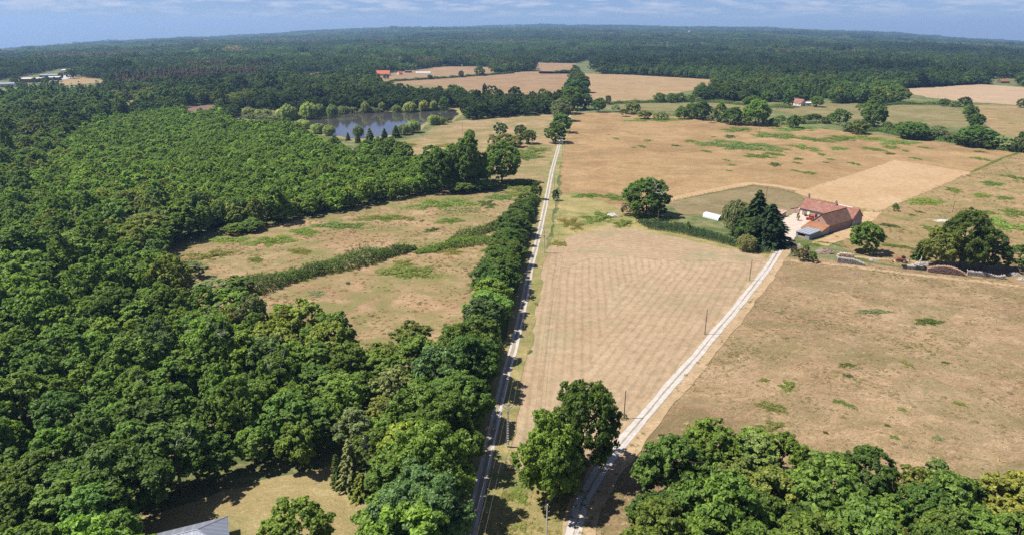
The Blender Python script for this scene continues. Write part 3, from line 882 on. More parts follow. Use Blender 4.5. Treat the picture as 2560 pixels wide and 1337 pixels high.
def boughs(mb, rng, p, d, length, r, depth, spread=0.65, n=5, gnarl=0.25):
    pts, rad = [p], [r]
    seg = 4
    q = Vector(p)
    dd = Vector(d).normalized()
    for i in range(seg):
        dd = (dd + Vector(rng.normal(0, gnarl * 0.5, 3))).normalized()
        q = q + dd * (length / seg)
        pts.append(q.copy())
        rad.append(max(0.02, r * (1 - 0.72 * (i + 1) / seg)))
    mb.tube(pts, rad, n, cap=False)
    if depth > 0:
        for j in range(3 if depth > 1 else 2 + int(rng.integers(0, 2))):
            i = int(rng.integers(1, seg + 1))
            nd = (dd + Vector(rng.normal(0, spread, 3)) + Vector((0, 0, 0.15))).normalized()
            boughs(mb, rng, pts[i], nd, length * rng.uniform(0.5, 0.75), rad[i] * 0.75, depth - 1, spread, max(3, n - 1), gnarl)


def trunk_mesh(name, seed, h, r, mat, limbs=5, bare=0.3, depth=1):
    rng = np.random.default_rng(seed)
    mb = MB()
    lean = rng.normal(0, 0.03, 2)
    pts = [(lean[0] * h * t, lean[1] * h * t, h * t * 0.8) for t in (0, 0.06, 0.25, 0.5, 0.8, 1.0)]
    mb.tube(pts, [r * 1.45, r * 1.05, r * 0.9, r * 0.68, r * 0.4, 0.04], 8)
    for i in range(limbs):
        t = rng.uniform(bare, 0.75)
        a = i * 2.4 + rng.uniform(-0.4, 0.4)
        boughs(mb, rng, (lean[0] * h * t, lean[1] * h * t, h * t * 0.8), (math.cos(a), math.sin(a), 0.75), h * 0.33, r * 0.42, depth, 0.5)
    return mb.mesh(name, mat)


# shared meshes: made once, at their nominal size, then copied
CROWNS = {'mid': [], 'big': [], 'small': [], 'shrub': []}
for s_ in range(7):
    CROWNS['mid'].append((crown('crown', 100 + s_, 5.0, 13.0, 0.14, 34, 11500, 0.29, lobe=(0.20, 0.34), sub=10), 5.0, 13.0))
for s_ in range(4):
    CROWNS['big'].append((crown('crown', 200 + s_, 10.0, 19.0, 0.08, 44, 27000, 0.38, lobe=(0.2, 0.34), sub=16), 10.0, 19.0))
for s_ in range(4):
    CROWNS['small'].append((crown('crown', 300 + s_, 3.0, 6.5, 0.04, 16, 3200, 0.32), 3.0, 6.5))
for s_ in range(3):
    CROWNS['shrub'].append((crown('crown', 350 + s_, 2.0, 2.6, 0.0, 12, 1100, 0.30, lobe=(0.34, 0.5)), 2.0, 2.6))
CROWNS['field'] = [(crown('crown', 150 + s_, 5.0, 10.5, 0.02, 36, 12000, 0.30, lobe=(0.22, 0.36), sub=10), 5.0, 10.5) for s_ in range(4)]
POPLARS = [(crown('crown', 360 + s_, 2.4, 14.0, 0.05, 22, 3600, 0.36, lobe=(0.36, 0.5), taper=0.25), 2.4, 14.0) for s_ in range(2)]
WILLOWS = [(willow('crown', 400 + s_, 5.5, 11.0), 5.5, 11.0) for s_ in range(3)]
FIRS = [(conifer('crown', 420 + s_, 4.6, 17.0, 24, 14, 62, 0.52), 4.6, 17.0) for s_ in range(3)]
LAYERED = [(conifer('crown', 430, 3.4, 15.0, 15, 10, 52, 0.42, droop=0.22), 3.4, 15.0)]
TRUNKS = [(trunk_mesh('trunk', 500 + s_, 12.0, 0.28, BARK), 12.0) for s_ in range(4)]
STEMS = [(trunk_mesh('trunk', 520 + s_, 12.0, 0.22, BARK, 0), 12.0) for s_ in range(2)]

TONE = {
    'dark green': (0.095, 0.150, 0.034), 'deep green': (0.116, 0.192, 0.039), 'mid green': (0.155, 0.234, 0.048), 'bright green': (0.184, 0.286, 0.052),
    'olive green': (0.207, 0.239, 0.057), 'blue green': (0.127, 0.204, 0.075), 'grey green': (0.229, 0.269, 0.120), 'yellow green': (0.218, 0.265, 0.048),
    'pale willow green': (0.333, 0.376, 0.124), 'brownish grey': (0.223, 0.192, 0.113), 'blackish green': (0.051, 0.084, 0.029),
    'soft willow green': (0.175, 0.200, 0.085), 'light green': (0.218, 0.281, 0.088), 'purple brown': (0.160, 0.123, 0.073),
}


def tone_of(name, rnd, spread=0.16):
    c = TONE[name]
    k = math.exp(rnd.gauss(0, spread))
    g = math.exp(rnd.gauss(0, 0.06))
    return (c[0] * k / g, c[1] * k, c[2] * k * g, 1.0)


_rt = random.Random(99)
TREES_MADE = []


def make_tree(name, x, y, h, r, tone, cat='tree', group=None, kit=None, trunk='leafy', label=None, what=None, bright=1.0):
    t = empty(name, (x, y, float(land_z(x, y))))
    if kit is None:
        kit = CROWNS['big'] if r > 7.2 else CROWNS['mid'] if r > 3.3 else CROWNS['small'] if (r > 1.9 or h > 4) else CROWNS['shrub']
    me, r0, h0 = _rt.choice(kit)
    a = _rt.uniform(0, 6.283)
    e = _rt.uniform(0.94, 1.07)
    c = link('crown', me, t, (0, 0, 0), (r / r0 * e, r / r0 / e, h / h0), a)
    c.color = tuple(v * bright for v in tone_of(tone, _rt)[:3]) + (1.0,)
    if trunk:
        tm, th = _rt.choice(TRUNKS if trunk == 'leafy' else STEMS)
        k = h / th
        w = min(k, max(r / 6.0, 0.3))
        link('trunk', tm, t, (0, 0, 0), (w, w, k * 0.93), a)
    tag(t, label, cat, group)
    TREES_MADE.append(dict(o=t, x=x, y=y, h=h, r=r, tone=tone, what=what or 'tree', label=label))
    return t


# ------------------------------------------------------------------ trees one can point at
def dead_crown(parent, seed, base, length, n, spread=0.8, r=0.16, tone=None):
    rng = np.random.default_rng(seed)
    mb = MB()
    for i in range(n):
        d = Vector((rng.normal(0, 0.55), rng.normal(0, 0.55), 1.0))
        boughs(mb, rng, base, d, length * rng.uniform(0.7, 1.1), r, 2, spread, 5, 0.5)
    o = mb.build('dead_branch', DEADWOOD, parent)
    o['label'] = 'bare bleached dead limbs'
    return o


G_FIELD = 'single trees and hedge trees among the fields'
for x, y, h, r, tone in [(66, 325.8, 18.2, 10.5, 'deep_green'),
    (34.6, 548.5, 16.7, 8.6, 'deep_green'),
    (43.6, 606, 16.9, 8.8, 'mid_green'),
    (48.3, 685.2, 20.5, 11, 'grey_dark'),
    (65.2, 783, 24.9, 15.2, 'deep_green'),
    (79.7, 870.9, 26.5, 14.9, 'dark_green'),
    (95.6, 998.9, 25.2, 14.7, 'dark_green'),
    (103.9, 1143.9, 22.5, 12.9, 'dark_green'),
    (114.9, 1293, 21.8, 10.9, 'dark_green'),
    (57.9, 745.1, 18.8, 12, 'deep_green'),
    (83.2, 783, 17.5, 8.1, 'dark_green'),
    (-5.9, 399.3, 23.7, 10.8, 'deep_green'),
    (-25.2, 384.3, 30.5, 10.4, 'deep_green'),
    (-32.4, 388.5, 24.9, 9.2, 'mid_green'),
    (-41.6, 376.2, 23.6, 8.9, 'deep_green'),
    (6.7, 575.9, 10.9, 5, 'deep_green'),
    (13.4, 544.5, 11, 6.3, 'olive_green'),
    (-5.6, 532.9, 9.6, 6.8, 'olive_green'),
    (2.5, 529.1, 8.6, 6.2, 'olive_green'),
    (94.8, 759.9, 15.3, 7.4, 'deep_green'),
    (128, 741.6, 12.9, 8.5, 'olive_green'),
    (134.2, 700.9, 9.1, 7.3, 'grey_dark'),
    (170.6, 700.9, 13.1, 6.4, 'deep_green'),
    (181.9, 704.1, 16.3, 7.3, 'deep_green'),
    (190, 694.6, 17.2, 9.6, 'dark_green'),
    (202.4, 676.1, 18.3, 6.6, 'deep_green'),
    (210.3, 658.6, 15.7, 9.9, 'deep_green'),
    (229.7, 653, 23.6, 11.3, 'deep_green'),
    (245.1, 647.4, 7.7, 5.2, 'bright_green'),
    (258.2, 633.9, 11.9, 6.2, 'deep_green'),
    (295.3, 676.1, 8.1, 7, 'deep_green'),
    (290.8, 682.2, 6.6, 4.7, 'deep_green'),
    (313.8, 664.4, 14.3, 9.2, 'deep_green'),
    (301.6, 598.8, 12, 8, 'olive_green'),
    (336.4, 641.9, 20.4, 12.2, 'dark_green'),
    (354.7, 694.6, 17.6, 6.4, 'deep_green'),
    (418.6, 803.3, 13.5, 9.2, 'deep_green'),
    (331.2, 571.5, 13.5, 12.6, 'deep_green'),
    (360.1, 531, 15, 14.2, 'deep_green'),
    (352.8, 571.5, 10.2, 8.6, 'grey_dark'),
    (370.6, 518.1, 10.2, 8.5, 'grey_dark'),
    (376.2, 505.7, 15.6, 5.3, 'dark_green'),
    (508, 820.3, 8.7, 6.1, 'deep_green'),
    (526.6, 811.7, 11.8, 7.4, 'dark_green'),
    (475.1, 720.7, 11.8, 7.5, 'bright_deep'),
    (430.1, 641.9, 12.4, 7.4, 'deep_green'),
    (515.4, 811.7, 7.3, 5.6, 'grey_dark'),
    (585.9, 803.3, 10.3, 4.6, 'dark_green'),
    (244.5, 906.4, 19.1, 9.8, 'deep_green'),
    (195.2, 856.5, 11.9, 5.9, 'deep_green'),
    (208.2, 866.1, 11.6, 6.4, 'deep_green'),
    (182.4, 866.1, 11.6, 7.9, 'deep_green'),
    (223, 875.8, 8.8, 7, 'mid_green'),
    (276.6, 803.3, 13.5, 10.1, 'deep_green'),
    (354.8, 811.7, 12.2, 7.9, 'mid_green'),
    (321.3, 811.7, 18.1, 6.5, 'dark_green'),
    (-61.5, 1359.2, 17.7, 9.2, 'deep_green'),
    (-94.4, 1314.4, 12.2, 5.2, 'blue_green'),
    (-146.5, 1262.3, 8.3, 5, 'dark_green'),
    (-226.9, 1272.4, 9, 5.8, 'deep_green'),
    (848, 1407.1, 10.7, 9.5, 'deep_green'),
    (788.2, 1359.2, 8.9, 7.7, 'deep_green'),
    (875.8, 1359.2, 11.1, 10, 'deep_green'),
    (-33.3, 856.5, 23.3, 3.4, 'blackish_green'),
    (144.7, 266.2, 12.9, 6.8, 'deep_green'),
    (191.8, 243.8, 10.5, 5.4, 'dark_green'),
    (-102.7, 922.4, 11.8, 7.4, 'deep_green'),
    (-77.2, 870.9, 16, 10.9, 'mid_green'),
    (-62.4, 838.1, 20.5, 9.6, 'deep_green'),
    (-75.3, 771.3, 15.1, 6.2, 'mid_green'),
    (-123.8, 922.4, 12.8, 8.4, 'mid_green'),
    (-128, 896, 16.9, 7.1, 'deep_green')]:
    tone = {'grey_dark': 'grey green', 'bright_deep': 'mid green'}.get(tone, tone.replace('_', ' '))
    make_tree('broadleaf_tree', x, y, h, r * 1.06, tone, group=G_FIELD, kit=CROWNS['field'] if 3.3 < r <= 9.5 else None)

for x, y, h, r, tone in [(7.5, 328.1, 8.1, 5.1, 'dark_green'),
    (3.7, 299.7, 9.4, 5.8, 'deep_green'),
    (1.4, 275.5, 9.6, 6.1, 'dark_green'),
    (-0.9, 249.8, 10.5, 6.2, 'deep_green'),
    (-2.6, 229.3, 10.9, 6, 'mid_green'),
    (-4, 210.5, 11.6, 5.8, 'deep_green'),
    (-5.2, 193.3, 12.3, 5.4, 'mid_green'),
    (9.3, 344.3, 7.4, 4.5, 'dark_green'),
    (5.3, 312.6, 8, 5.3, 'dark_green'),
    (2.6, 289, 9.5, 6, 'dark_green'),
    (0, 262.1, 10.9, 6.4, 'deep_green'),
    (-1.8, 238.5, 10.9, 6.2, 'deep_green'),
    (-3.5, 220.3, 11.7, 6.3, 'deep_green'),
    (-4.5, 201.1, 13, 5.6, 'mid_green'),
    (-6.2, 185.5, 13.1, 5.7, 'blue_green'),
    (-7.2, 169.2, 13.2, 5.7, 'mid_green'),
    (-8.6, 151.8, 15.5, 6.2, 'deep_green'),
    (-11.9, 156.9, 14.8, 5.6, 'mid_green'),
    (-10.1, 135.4, 15.4, 6.3, 'deep_green'),
    (-15.4, 143.2, 16, 5.7, 'blue_green'),
    (-11.5, 119.7, 16.5, 6.5, 'deep_green'),
    (-17.5, 123.9, 16, 5.5, 'mid_green'),
    (-12.5, 106.2, 17.5, 6.2, 'mid_green'),
    (-19, 107.3, 13.4, 5.2, 'deep_green'),
    (-13.5, 94.9, 18.1, 6.2, 'blue_green'),
    (-19.6, 96.3, 13, 4.8, 'mid_green'),
    (-14.2, 86.1, 17.9, 5.6, 'bright_green')]:
    make_tree('broadleaf_tree', x - 2.1, y, h * _rt.uniform(0.9, 1.12), r * _rt.uniform(1.05, 1.5), tone.replace('_', ' '), group='trees lining the gravel track')

# big oak behind the wood stacks, spread over three stems
for x, y, h, r, tone in [(171.2, 246.5, 22.9, 9.4, 'deep_green'),
    (165, 248.4, 15.4, 7.3, 'olive_green'),
    (179.5, 246.5, 15.4, 7.9, 'dark_green')]:
    o = make_tree('broadleaf_tree', x, y, h, r, tone.replace('_', ' '), group='oaks behind the firewood stacks')
    if h > 19:
        dead_crown(o, 5, (4.5, 1.5, h * 0.72), 6.5, 2)
        dead_crown(o, 6, (-7.5, 0.5, h * 0.42), 6, 1)
        o['label'] = 'tallest oak behind the firewood stacks with bare dead limbs at its top'
dead_crown(TREES_MADE[0]['o'], 3, (1.5, -3.5, 11.5), 8.5, 4, 0.9, 0.24)
TREES_MADE[0]['o']['label'] = 'round oak in the open with a crown of bleached dead limbs, beside the reed ditch'

# the two trees in the fork of the tracks
f1 = make_tree('broadleaf_tree', *(6.7, 109.4), 18.8, 6.5, 'deep green', kit=CROWNS['big'], label='dense dark green tree in the fork between the two gravel tracks')
f1b = make_tree('broadleaf_tree', *(8.3, 113), 13.0, 5.2, 'mid green', kit=CROWNS['field'], label='lower bushy tree under the two tall trees in the fork of the tracks')
f2 = make_tree('broadleaf_tree', *(14.5, 119.5), 20.5, 7.3, 'deep green', kit=CROWNS['big'], label='tallest open-crowned tree beside the white farm track in the fork')
make_tree('broadleaf_tree', *(9.8, 115.1), 11.5, 4.6, 'deep green', kit=CROWNS['field'], label='bushy tree at the right foot of the clump in the fork')
make_tree('broadleaf_tree', *(-37.4, 95.8), 11.5, 5.9, 'mid green', kit=CROWNS['field'], label='round tree standing alone on the dry lawn beside the grey metal roof')

for x, y, h, r, tone in [(106.2, 286.5, 22.1, 8.7, 'blackish_green'),
    (108.9, 277.2, 18.3, 9.8, 'blackish_green'),
    (102.1, 290.2, 12.8, 6, 'blackish_green'),
    (102.6, 283, 10.2, 6.2, 'blackish_green')]:
    make_tree('conifer_tree', x, y, h, r, tone.replace('_', ' '), group='dark conifers at the farm entrance', kit=FIRS, trunk='stem', what='conifer')
for x, y, h, r, tone in [(105.5, 277.2, 12.6, 7.1, 'blackish_green'),
    (101.9, 281.8, 10.5, 5.8, 'dark_green')]:
    make_tree('broadleaf_tree', x, y, h, r, tone.replace('_', ' '), group='bushy dark trees among the farm conifers', kit=CROWNS['field'])
for x, y, h, r, tone in [(-32, 114.3, 12.3, 3, 'grey_green'),
    (-29.5, 112, 5.6, 2.7, 'yellow_green'),
    (-35, 115.1, 8, 1.6, 'dark_green'),
    (161.9, 258, 8.3, 3.2, 'dark_green')]:
    make_tree('conifer_tree', x, y, h, r, tone.replace('_', ' '), group='layered conifers', kit=LAYERED, trunk='stem', what='conifer')
for x, y, h, r, tone in [(-123.2, 548.5, 11.4, 2.9, 'deep_green'),
    (-114.4, 552.6, 12.1, 4.5, 'grey_green'),
    (-104, 560.9, 10.3, 3.9, 'dark_green'),
    (-97.2, 575.9, 10.9, 4.7, 'deep_green'),
    (-134, 560.9, 7.1, 2.6, 'grey_green')]:
    make_tree('conifer_tree', x, y, h, r, tone.replace('_', ' '), group='pines on the near bank of the pond', kit=FIRS, trunk='stem', what='pine')

# bare dead conifer by the lawn
x, y = (-29.3, 116)
dt = empty('dead_tree', (x, y, 0))
tag(dt, 'bare grey dead conifer with drooping twigs at the lawn edge', 'dead tree')
rng = np.random.default_rng(31)
mb = MB()
mb.tube([(0, 0, 0), (0.1, 0, 4), (0, 0.1, 8), (0.1, 0, 11.5)], [0.2, 0.15, 0.1, 0.02], 6)
mb.build('trunk', DEADWOOD, dt)
mb = MB()
for i in range(46):
    z = 2.0 + 9.2 * i / 46
    a = i * 2.4
    L = 2.3 * (1 - z / 13.0)
    d = Vector((math.cos(a), math.sin(a), 0))
    p0 = Vector((0, 0, z))
    pts = [p0, p0 + d * L * 0.5 + Vector((0, 0, 0.1)), p0 + d * L * 0.85 - Vector((0, 0, 0.35 * L)), p0 + d * L - Vector((0, 0, 0.9 * L))]
    mb.tube(pts, [0.05, 0.045, 0.04, 0.02], 4, cap=False)
    for s in range(3):
        q = p0 + d * L * (0.4 + 0.25 * s)
        mb.tube([q, q + Vector((rng.normal(0, 0.2), rng.normal(0, 0.2), -0.6 - 0.3 * s))], [0.04, 0.02], 3, cap=False)
tag(mb.build('branches', DEADWOOD, dt), kind='stuff')

for x, y, h, r, tone in [(100.6, 301.7, 14.1, 5.8, 'soft'),
    (95.2, 272.7, 6.5, 3.3, 'soft'),
    (-259, 707.4, 12.8, 5.7, 'pale'),
    (-248, 707.4, 13.6, 7.3, 'pale'),
    (-235.6, 704.1, 13.1, 8.1, 'pale'),
    (-273.3, 720.7, 8.9, 5.8, 'pale'),
    (-218.5, 694.6, 16.5, 8, 'light'),
    (-207.1, 704.1, 17.1, 8.1, 'light'),
    (-195.8, 707.4, 17.5, 7.3, 'light'),
    (-184, 717.3, 18.1, 8.2, 'light'),
    (-186.6, 631.3, 7.9, 6.6, 'pale'),
    (-154.1, 591.8, 8.8, 5.5, 'pale'),
    (-165.5, 603.6, 8, 4.9, 'light'),
    (-157.4, 756.1, 15.3, 4.8, 'pale'),
    (-139.8, 759.9, 12.4, 3.9, 'pale'),
    (-113.3, 763.6, 12, 5.7, 'pale'),
    (-105, 767.4, 13.3, 5.7, 'pale'),
    (-96.6, 771.3, 12.1, 5.7, 'pale'),
    (-88.2, 775.1, 11.7, 4.9, 'pale'),
    (-122.3, 759.9, 8.1, 3.9, 'light'),
    (-168, 748.8, 9.3, 4.3, 'light'),
    (-78.1, 658.6, 9, 6.8, 'light'),
    (-69.1, 664.4, 6.8, 5.4, 'yellow'),
    (-85.1, 610.9, 10.5, 6.4, 'light'),
    (-132.4, 575.9, 12.2, 5.3, 'light'),
    (-91.2, 591.8, 9.5, 5.5, 'grey'),
    (-186.1, 752.4, 8.9, 5.2, 'light')]:
    tone = {'soft': 'soft willow green', 'pale': 'pale willow green', 'light': 'light green', 'yellow': 'yellow green', 'grey': 'grey green'}[tone]
    j_ = _rt.uniform(0.72, 1.25)
    make_tree('willow_tree', x + _rt.uniform(-4, 4), y + _rt.uniform(-5, 5), max(h * j_, 5.0), r * j_ * _rt.uniform(0.9, 1.3), tone, group='pale willows', kit=WILLOWS, what='willow')
for x, y, h, r, tone in [(-9.6, 587.1, 11.4, 5.8, 'blue_green'),
    (-15.2, 540.6, 7.5, 4.4, 'grey_green'),
    (-62.5, 676.1, 5, 3.9, 'deep_green')]:
    make_tree('poplar_tree', x, y, h, r, tone.replace('_', ' '), group='poplars in the meadow clump', kit=CROWNS['small'], what='poplar')

# shrubs
for x, y, h, r, tone in [(23, 355.5, 6.1, 2.1, 'dark_green'),
    (114.7, 256, 5, 2.2, 'purple_brown'),
    (118.2, 254.6, 4.1, 2.2, 'deep_green'),
    (118.4, 262.1, 3.9, 1.6, 'grey_green'),
    (114, 262.1, 4.2, 1.3, 'purple_brown'),
    (192.8, 333.6, 3.3, 1.6, 'deep_green'),
    (12.9, 357.3, 9.8, 3.4, 'deep_green'),
    (79.5, 296.5, 3.7, 1.4, 'mid_green'),
    (-119, 299.7, 5.1, 7.3, 'deep_green'),
    (-124.4, 293.3, 4.6, 5.4, 'mid_green'),
    (-29.2, 376.2, 6.8, 9, 'mid_green'),
    (-18.2, 381.3, 5.3, 9.1, 'bright_green'),
    (56.1, 325.8, 6.1, 3.5, 'brownish_grey'),
    (60.2, 320.6, 8.9, 3.9, 'deep_green'),
    (70.8, 320.6, 8, 4.3, 'dark_green'),
    (332.6, 565.1, 5.5, 5.3, 'grey_green'),
    (336.7, 560.9, 4.5, 4.6, 'mid_green'),
    (354.2, 554.6, 8, 5.8, 'grey_green'),
    (356.1, 544.5, 8.2, 5.7, 'brownish_grey'),
    (360.9, 518.1, 7.2, 4.8, 'mid_green'),
    (371.1, 507.4, 7.1, 3.6, 'grey_green'),
    (114.1, 763.6, 7.7, 5.3, 'grey_green'),
    (115.2, 838.1, 11.2, 4.3, 'dark_green'),
    (116.3, 720.7, 8.1, 5, 'olive_green'),
    (144.3, 694.6, 6.3, 4, 'mid_green'),
    (152.3, 694.6, 5.9, 4.8, 'mid_green'),
    (191.7, 670.2, 7.6, 3.9, 'brownish_grey'),
    (217.3, 653, 8.9, 5.3, 'grey_green'),
    (236.9, 647.4, 6.6, 3.7, 'grey_green'),
    (257.4, 664.4, 8.3, 5.4, 'mid_green'),
    (276.6, 664.4, 7.6, 3.8, 'grey_green'),
    (300.4, 664.4, 6.8, 4.6, 'mid_green'),
    (297.9, 610.9, 8.4, 5.7, 'grey_green'),
    (336.7, 620.9, 7.8, 5, 'mid_green'),
    (340.4, 610.9, 7, 4.2, 'deep_green'),
    (315.9, 688.3, 6.2, 4, 'deep_green'),
    (86.5, 117.1, 4.8, 2.1, 'blue_green'),
    (-0.9, 309.8, 1.6, 1.1, 'deep_green'),
    (-118.5, 234.2, 7, 6.7, 'grey_green'),
    (-102.4, 216.6, 6.6, 6.3, 'grey_green'),
    (-94.3, 220.3, 6.6, 5.5, 'deep_green')]:
    make_tree('shrub', x, y, h, r, tone.replace('_', ' '), 'shrub', 'shrubs along hedges and ditches', trunk=None, what='shrub')


# ------------------------------------------------------------------ the near wood and the thicket: every crown its own tree
def scatter(poly, spacing, seed, clear):
    rnd = random.Random(seed)
    xs, ys = [p[0] for p in poly], [p[1] for p in poly]
    cell = spacing / 1.414
    grid, out = {}, []
    area = (max(xs) - min(xs)) * (max(ys) - min(ys))
    n = int(area / spacing ** 2 * 9)
    cx = np.array([rnd.uniform(min(xs), max(xs)) for _ in range(n)])
    cy = np.array([rnd.uniform(min(ys), max(ys)) for _ in range(n)])
    ok = in_poly(cx, cy, poly)
    if clear:
        ok &= ~in_any(cx, cy, clear)
    for x, y in zip(cx[ok].tolist(), cy[ok].tolist()):
        i, j = int(x // cell), int(y // cell)
        if all((x - a) ** 2 + (y - b) ** 2 >= spacing ** 2 for u in range(i - 2, i + 3) for v in range(j - 2, j + 3) for a, b in grid.get((u, v), ())):
            grid.setdefault((i, j), []).append((x, y))
            out.append((x, y))
    return out


NEAR_WOOD = [(-99.8, 75.7), (-225.4, 234.2), (-207, 262.1), (-135.5, 254.6), (-111.5, 218.4), (-77.6, 188.9), (-61.5, 183.3), (-47.5, 174.1), (-34.9, 166.9), (-24, 166.9), (-18, 172.9), (-12.1, 178), (-13.2, 152.8), (-17.3, 134.6), (-17.6, 114.5), (-21.7, 105.1), (-18.8, 75.7)]
THICKET = [(20, 86.1), (25, 101.8), (29.4, 113.3), (33.9, 119.1), (40, 120.4), (48.8, 121.8), (58, 115.1), (70, 110.2), (80.1, 107.5), (98.5, 104.5), (111.2, 101.8), (97.3, 71.8), (15.8, 71.8)]
_made = np.array([(t['x'], t['y'], t['r']) for t in TREES_MADE])
_rt.seed(5)


def tone_near(x, y):
    g = math.sin(x * 0.043 + y * 0.021) + math.sin(y * 0.057 - x * 0.031 + 2.0) + _rt.gauss(0, 0.75)
    if g < -1.7:
        return 'dark green'
    if g < -0.7:
        return 'deep green'
    if g < 0.6:
        return 'mid green'
    return _rt.choice(['bright green', 'olive green', 'bright green', 'grey green', 'blue green', 'olive green', 'mid green', 'yellow green'])


cand = scatter(NEAR_WOOD, 6.4, 3, CLEAR)
cand = [(x, y) for x, y in cand if ((_made[:, 0] - x) ** 2 + (_made[:, 1] - y) ** 2 > (_made[:, 2] * 0.75) ** 2 + 6).all()]
cand.sort(key=lambda p: math.hypot(p[0] * 0.8, p[1]))
WOOD_LIMIT = 150
wood_rest = cand[WOOD_LIMIT:]
for x, y in cand[:WOOD_LIMIT]:
    s = math.exp(_rt.gauss(-0.03, 0.21))
    make_tree('broadleaf_tree', x, y, 13.0 * math.exp(_rt.gauss(0, 0.15)) * s ** 0.5, 5.6 * s, tone_near(x, y), group='crowns of the near wood', bright=1.16)
for t_ in [t for t in TREES_MADE if t['o'].get('group') == 'crowns of the near wood'][::13]:
    dead_crown(t_['o'], int(t_['x'] * 7) % 97 + 3, (t_['r'] * 0.2, -t_['r'] * 0.3, t_['h'] * 0.72), t_['h'] * 0.30, 2, 0.9, 0.10)
for x, y in sorted(scatter(THICKET, 5.2, 4, None), key=lambda p: -p[1])[:96]:
    s = math.exp(_rt.gauss(0, 0.15))
    t_ = _rt.choice(['bright green', 'mid green', 'mid green', 'deep green', 'deep green', 'olive green', 'bright green'])
    make_tree('broadleaf_tree', x, y, 10.5 * s, 4.9 * s, t_, kit=CROWNS['field'], group='crowns of the roadside thicket')
make_tree('conifer_tree', *(47.1, 113.9), 12.5, 5.4, 'light green', group='pine in the thicket', kit=[CROWNS['mid'][2]], what='pine', label='pale yellowish green pine with feathery tufts among the dark oaks of the thicket')


# ------------------------------------------------------------------ labels that single each tree out
LAND = [('the grey metal roof', (-57.1, 101.8)), ('the bare grey dead conifer', (-29.3, 116)), ("the lone lawn tree", (-37.2, 95.4)), ("the nearest power pole", (-0.9, 128.6)),
        ("the photo's lower left corner", (-89.3, 101.8)), ("the brown meadow's left tip", (-127.9, 238.5)), ("the bramble hedge's lower end", (-94.3, 228)), ('the fork of the two tracks', (8.3, 94.9)),
        ("the photo's lower right corner", (92.2, 101.8)), ('the bend of the farm track', (18.7, 121)), ('the pale pine in the thicket', (47.1, 113.9)), ('the farm entrance', (114.1, 276.1)),
        ('the white polytunnel', (98.1, 324.3)), ('the farmhouse', (153, 324.3)), ('the biggest firewood stack', (164, 242.9)), ("the mown rectangle", (219.8, 397.1)), ("the gravel track's far end", (37.3, 540.6)),
        ('the pond', (-132.3, 694.6)), ("the white cottage", (343.3, 838.1)), ("the flat-armed power pole", (35.8, 487.4)), ("the red-roofed far house", (-257.8, 1382.8)), ('the long low greenhouse', (-181.1, 1458.5)),
        ('the far stubble field', (607.4, 950.5)), ("the pole in the tree shadow", (13.1, 265.7)), ('the far cereal field', (203.5, 1119.6)), ('the dead-topped oak', (66, 325.8)), ("the left border at farm height", (-222.7, 284.1)),
        ("the left border at hay-field height", (-151.3, 183.3)), ("the brown meadow's near edge", (-36.4, 175.4)), ("the right border below the path", (141.1, 170.4)), ('the lone meadow pole', (-43.5, 598.8)), ('the orange-roofed shed far right', (838.6, 1204.8)),
        ('the tarred pole in the bracken', (208, 580.4)), ("the far meadow clump", (-1.6, 565.1)), ('the reed ditch', (83.3, 290.2)), ("the bramble hedge's middle", (-69.3, 254.6)), ("the brown meadow's middle", (-50.8, 211.2))]
ORD = ['closest', 'second closest', 'third closest', 'fourth closest', 'fifth closest', 'sixth closest', 'seventh closest', 'eighth closest', 'ninth closest', 'tenth closest', 'eleventh closest', 'twelfth closest']


def label_by_place(items, noun):
    """items: dicts with o, x, y, look. Names each by its look and its rank from a landmark."""
    by = {}
    for t in items:
        by.setdefault(t['look'], []).append(t)
    for look, ts in by.items():
        ranks = {}
        for nm, (lx, ly) in LAND:
            for k, t in enumerate(sorted(ts, key=lambda t: math.hypot(t['x'] - lx, t['y'] - ly))):
                d = math.hypot(t['x'] - lx, t['y'] - ly)
                key = (k, d)
                if id(t) not in ranks or key < ranks[id(t)][0]:
                    ranks[id(t)] = (key, nm)
        for t in ts:
            (k, _d), nm = ranks[id(t)]
            t['o']['label'] = f'{look} {noun(t)}, {ORD[min(k, 11)]} to {nm}'


def size_word(t):
    if t['what'] in ('shrub',):
        return 'low' if t['h'] < 3 else 'tall'
    return 'small' if t['r'] < 4.6 else 'broad' if t['r'] > 6.2 else 'medium-sized'


todo = [t for t in TREES_MADE if not t['o'].get('label')]
for t in todo:
    t['look'] = f"{size_word(t)} {t['tone']} {t['what']}"
label_by_place(todo, lambda t: {'crowns of the near wood': 'in the wood', 'trees lining the gravel track': 'beside the track'}.get(t['o'].get('group'), 'there') if False else '')
for t in todo:
    t['o']['label'] = t['o']['label'].replace(' ,', ',')


# ------------------------------------------------------------------ the forest that nobody could count
protos = bpy.data.collections.new('forest_shapes')     # only instanced by the forest below
kinds = []


def proto(me):
    o = bpy.data.objects.new('%03d_shape' % len(kinds), me)
    protos.objects.link(o)
    kinds.append(o)
    return len(kinds) - 1


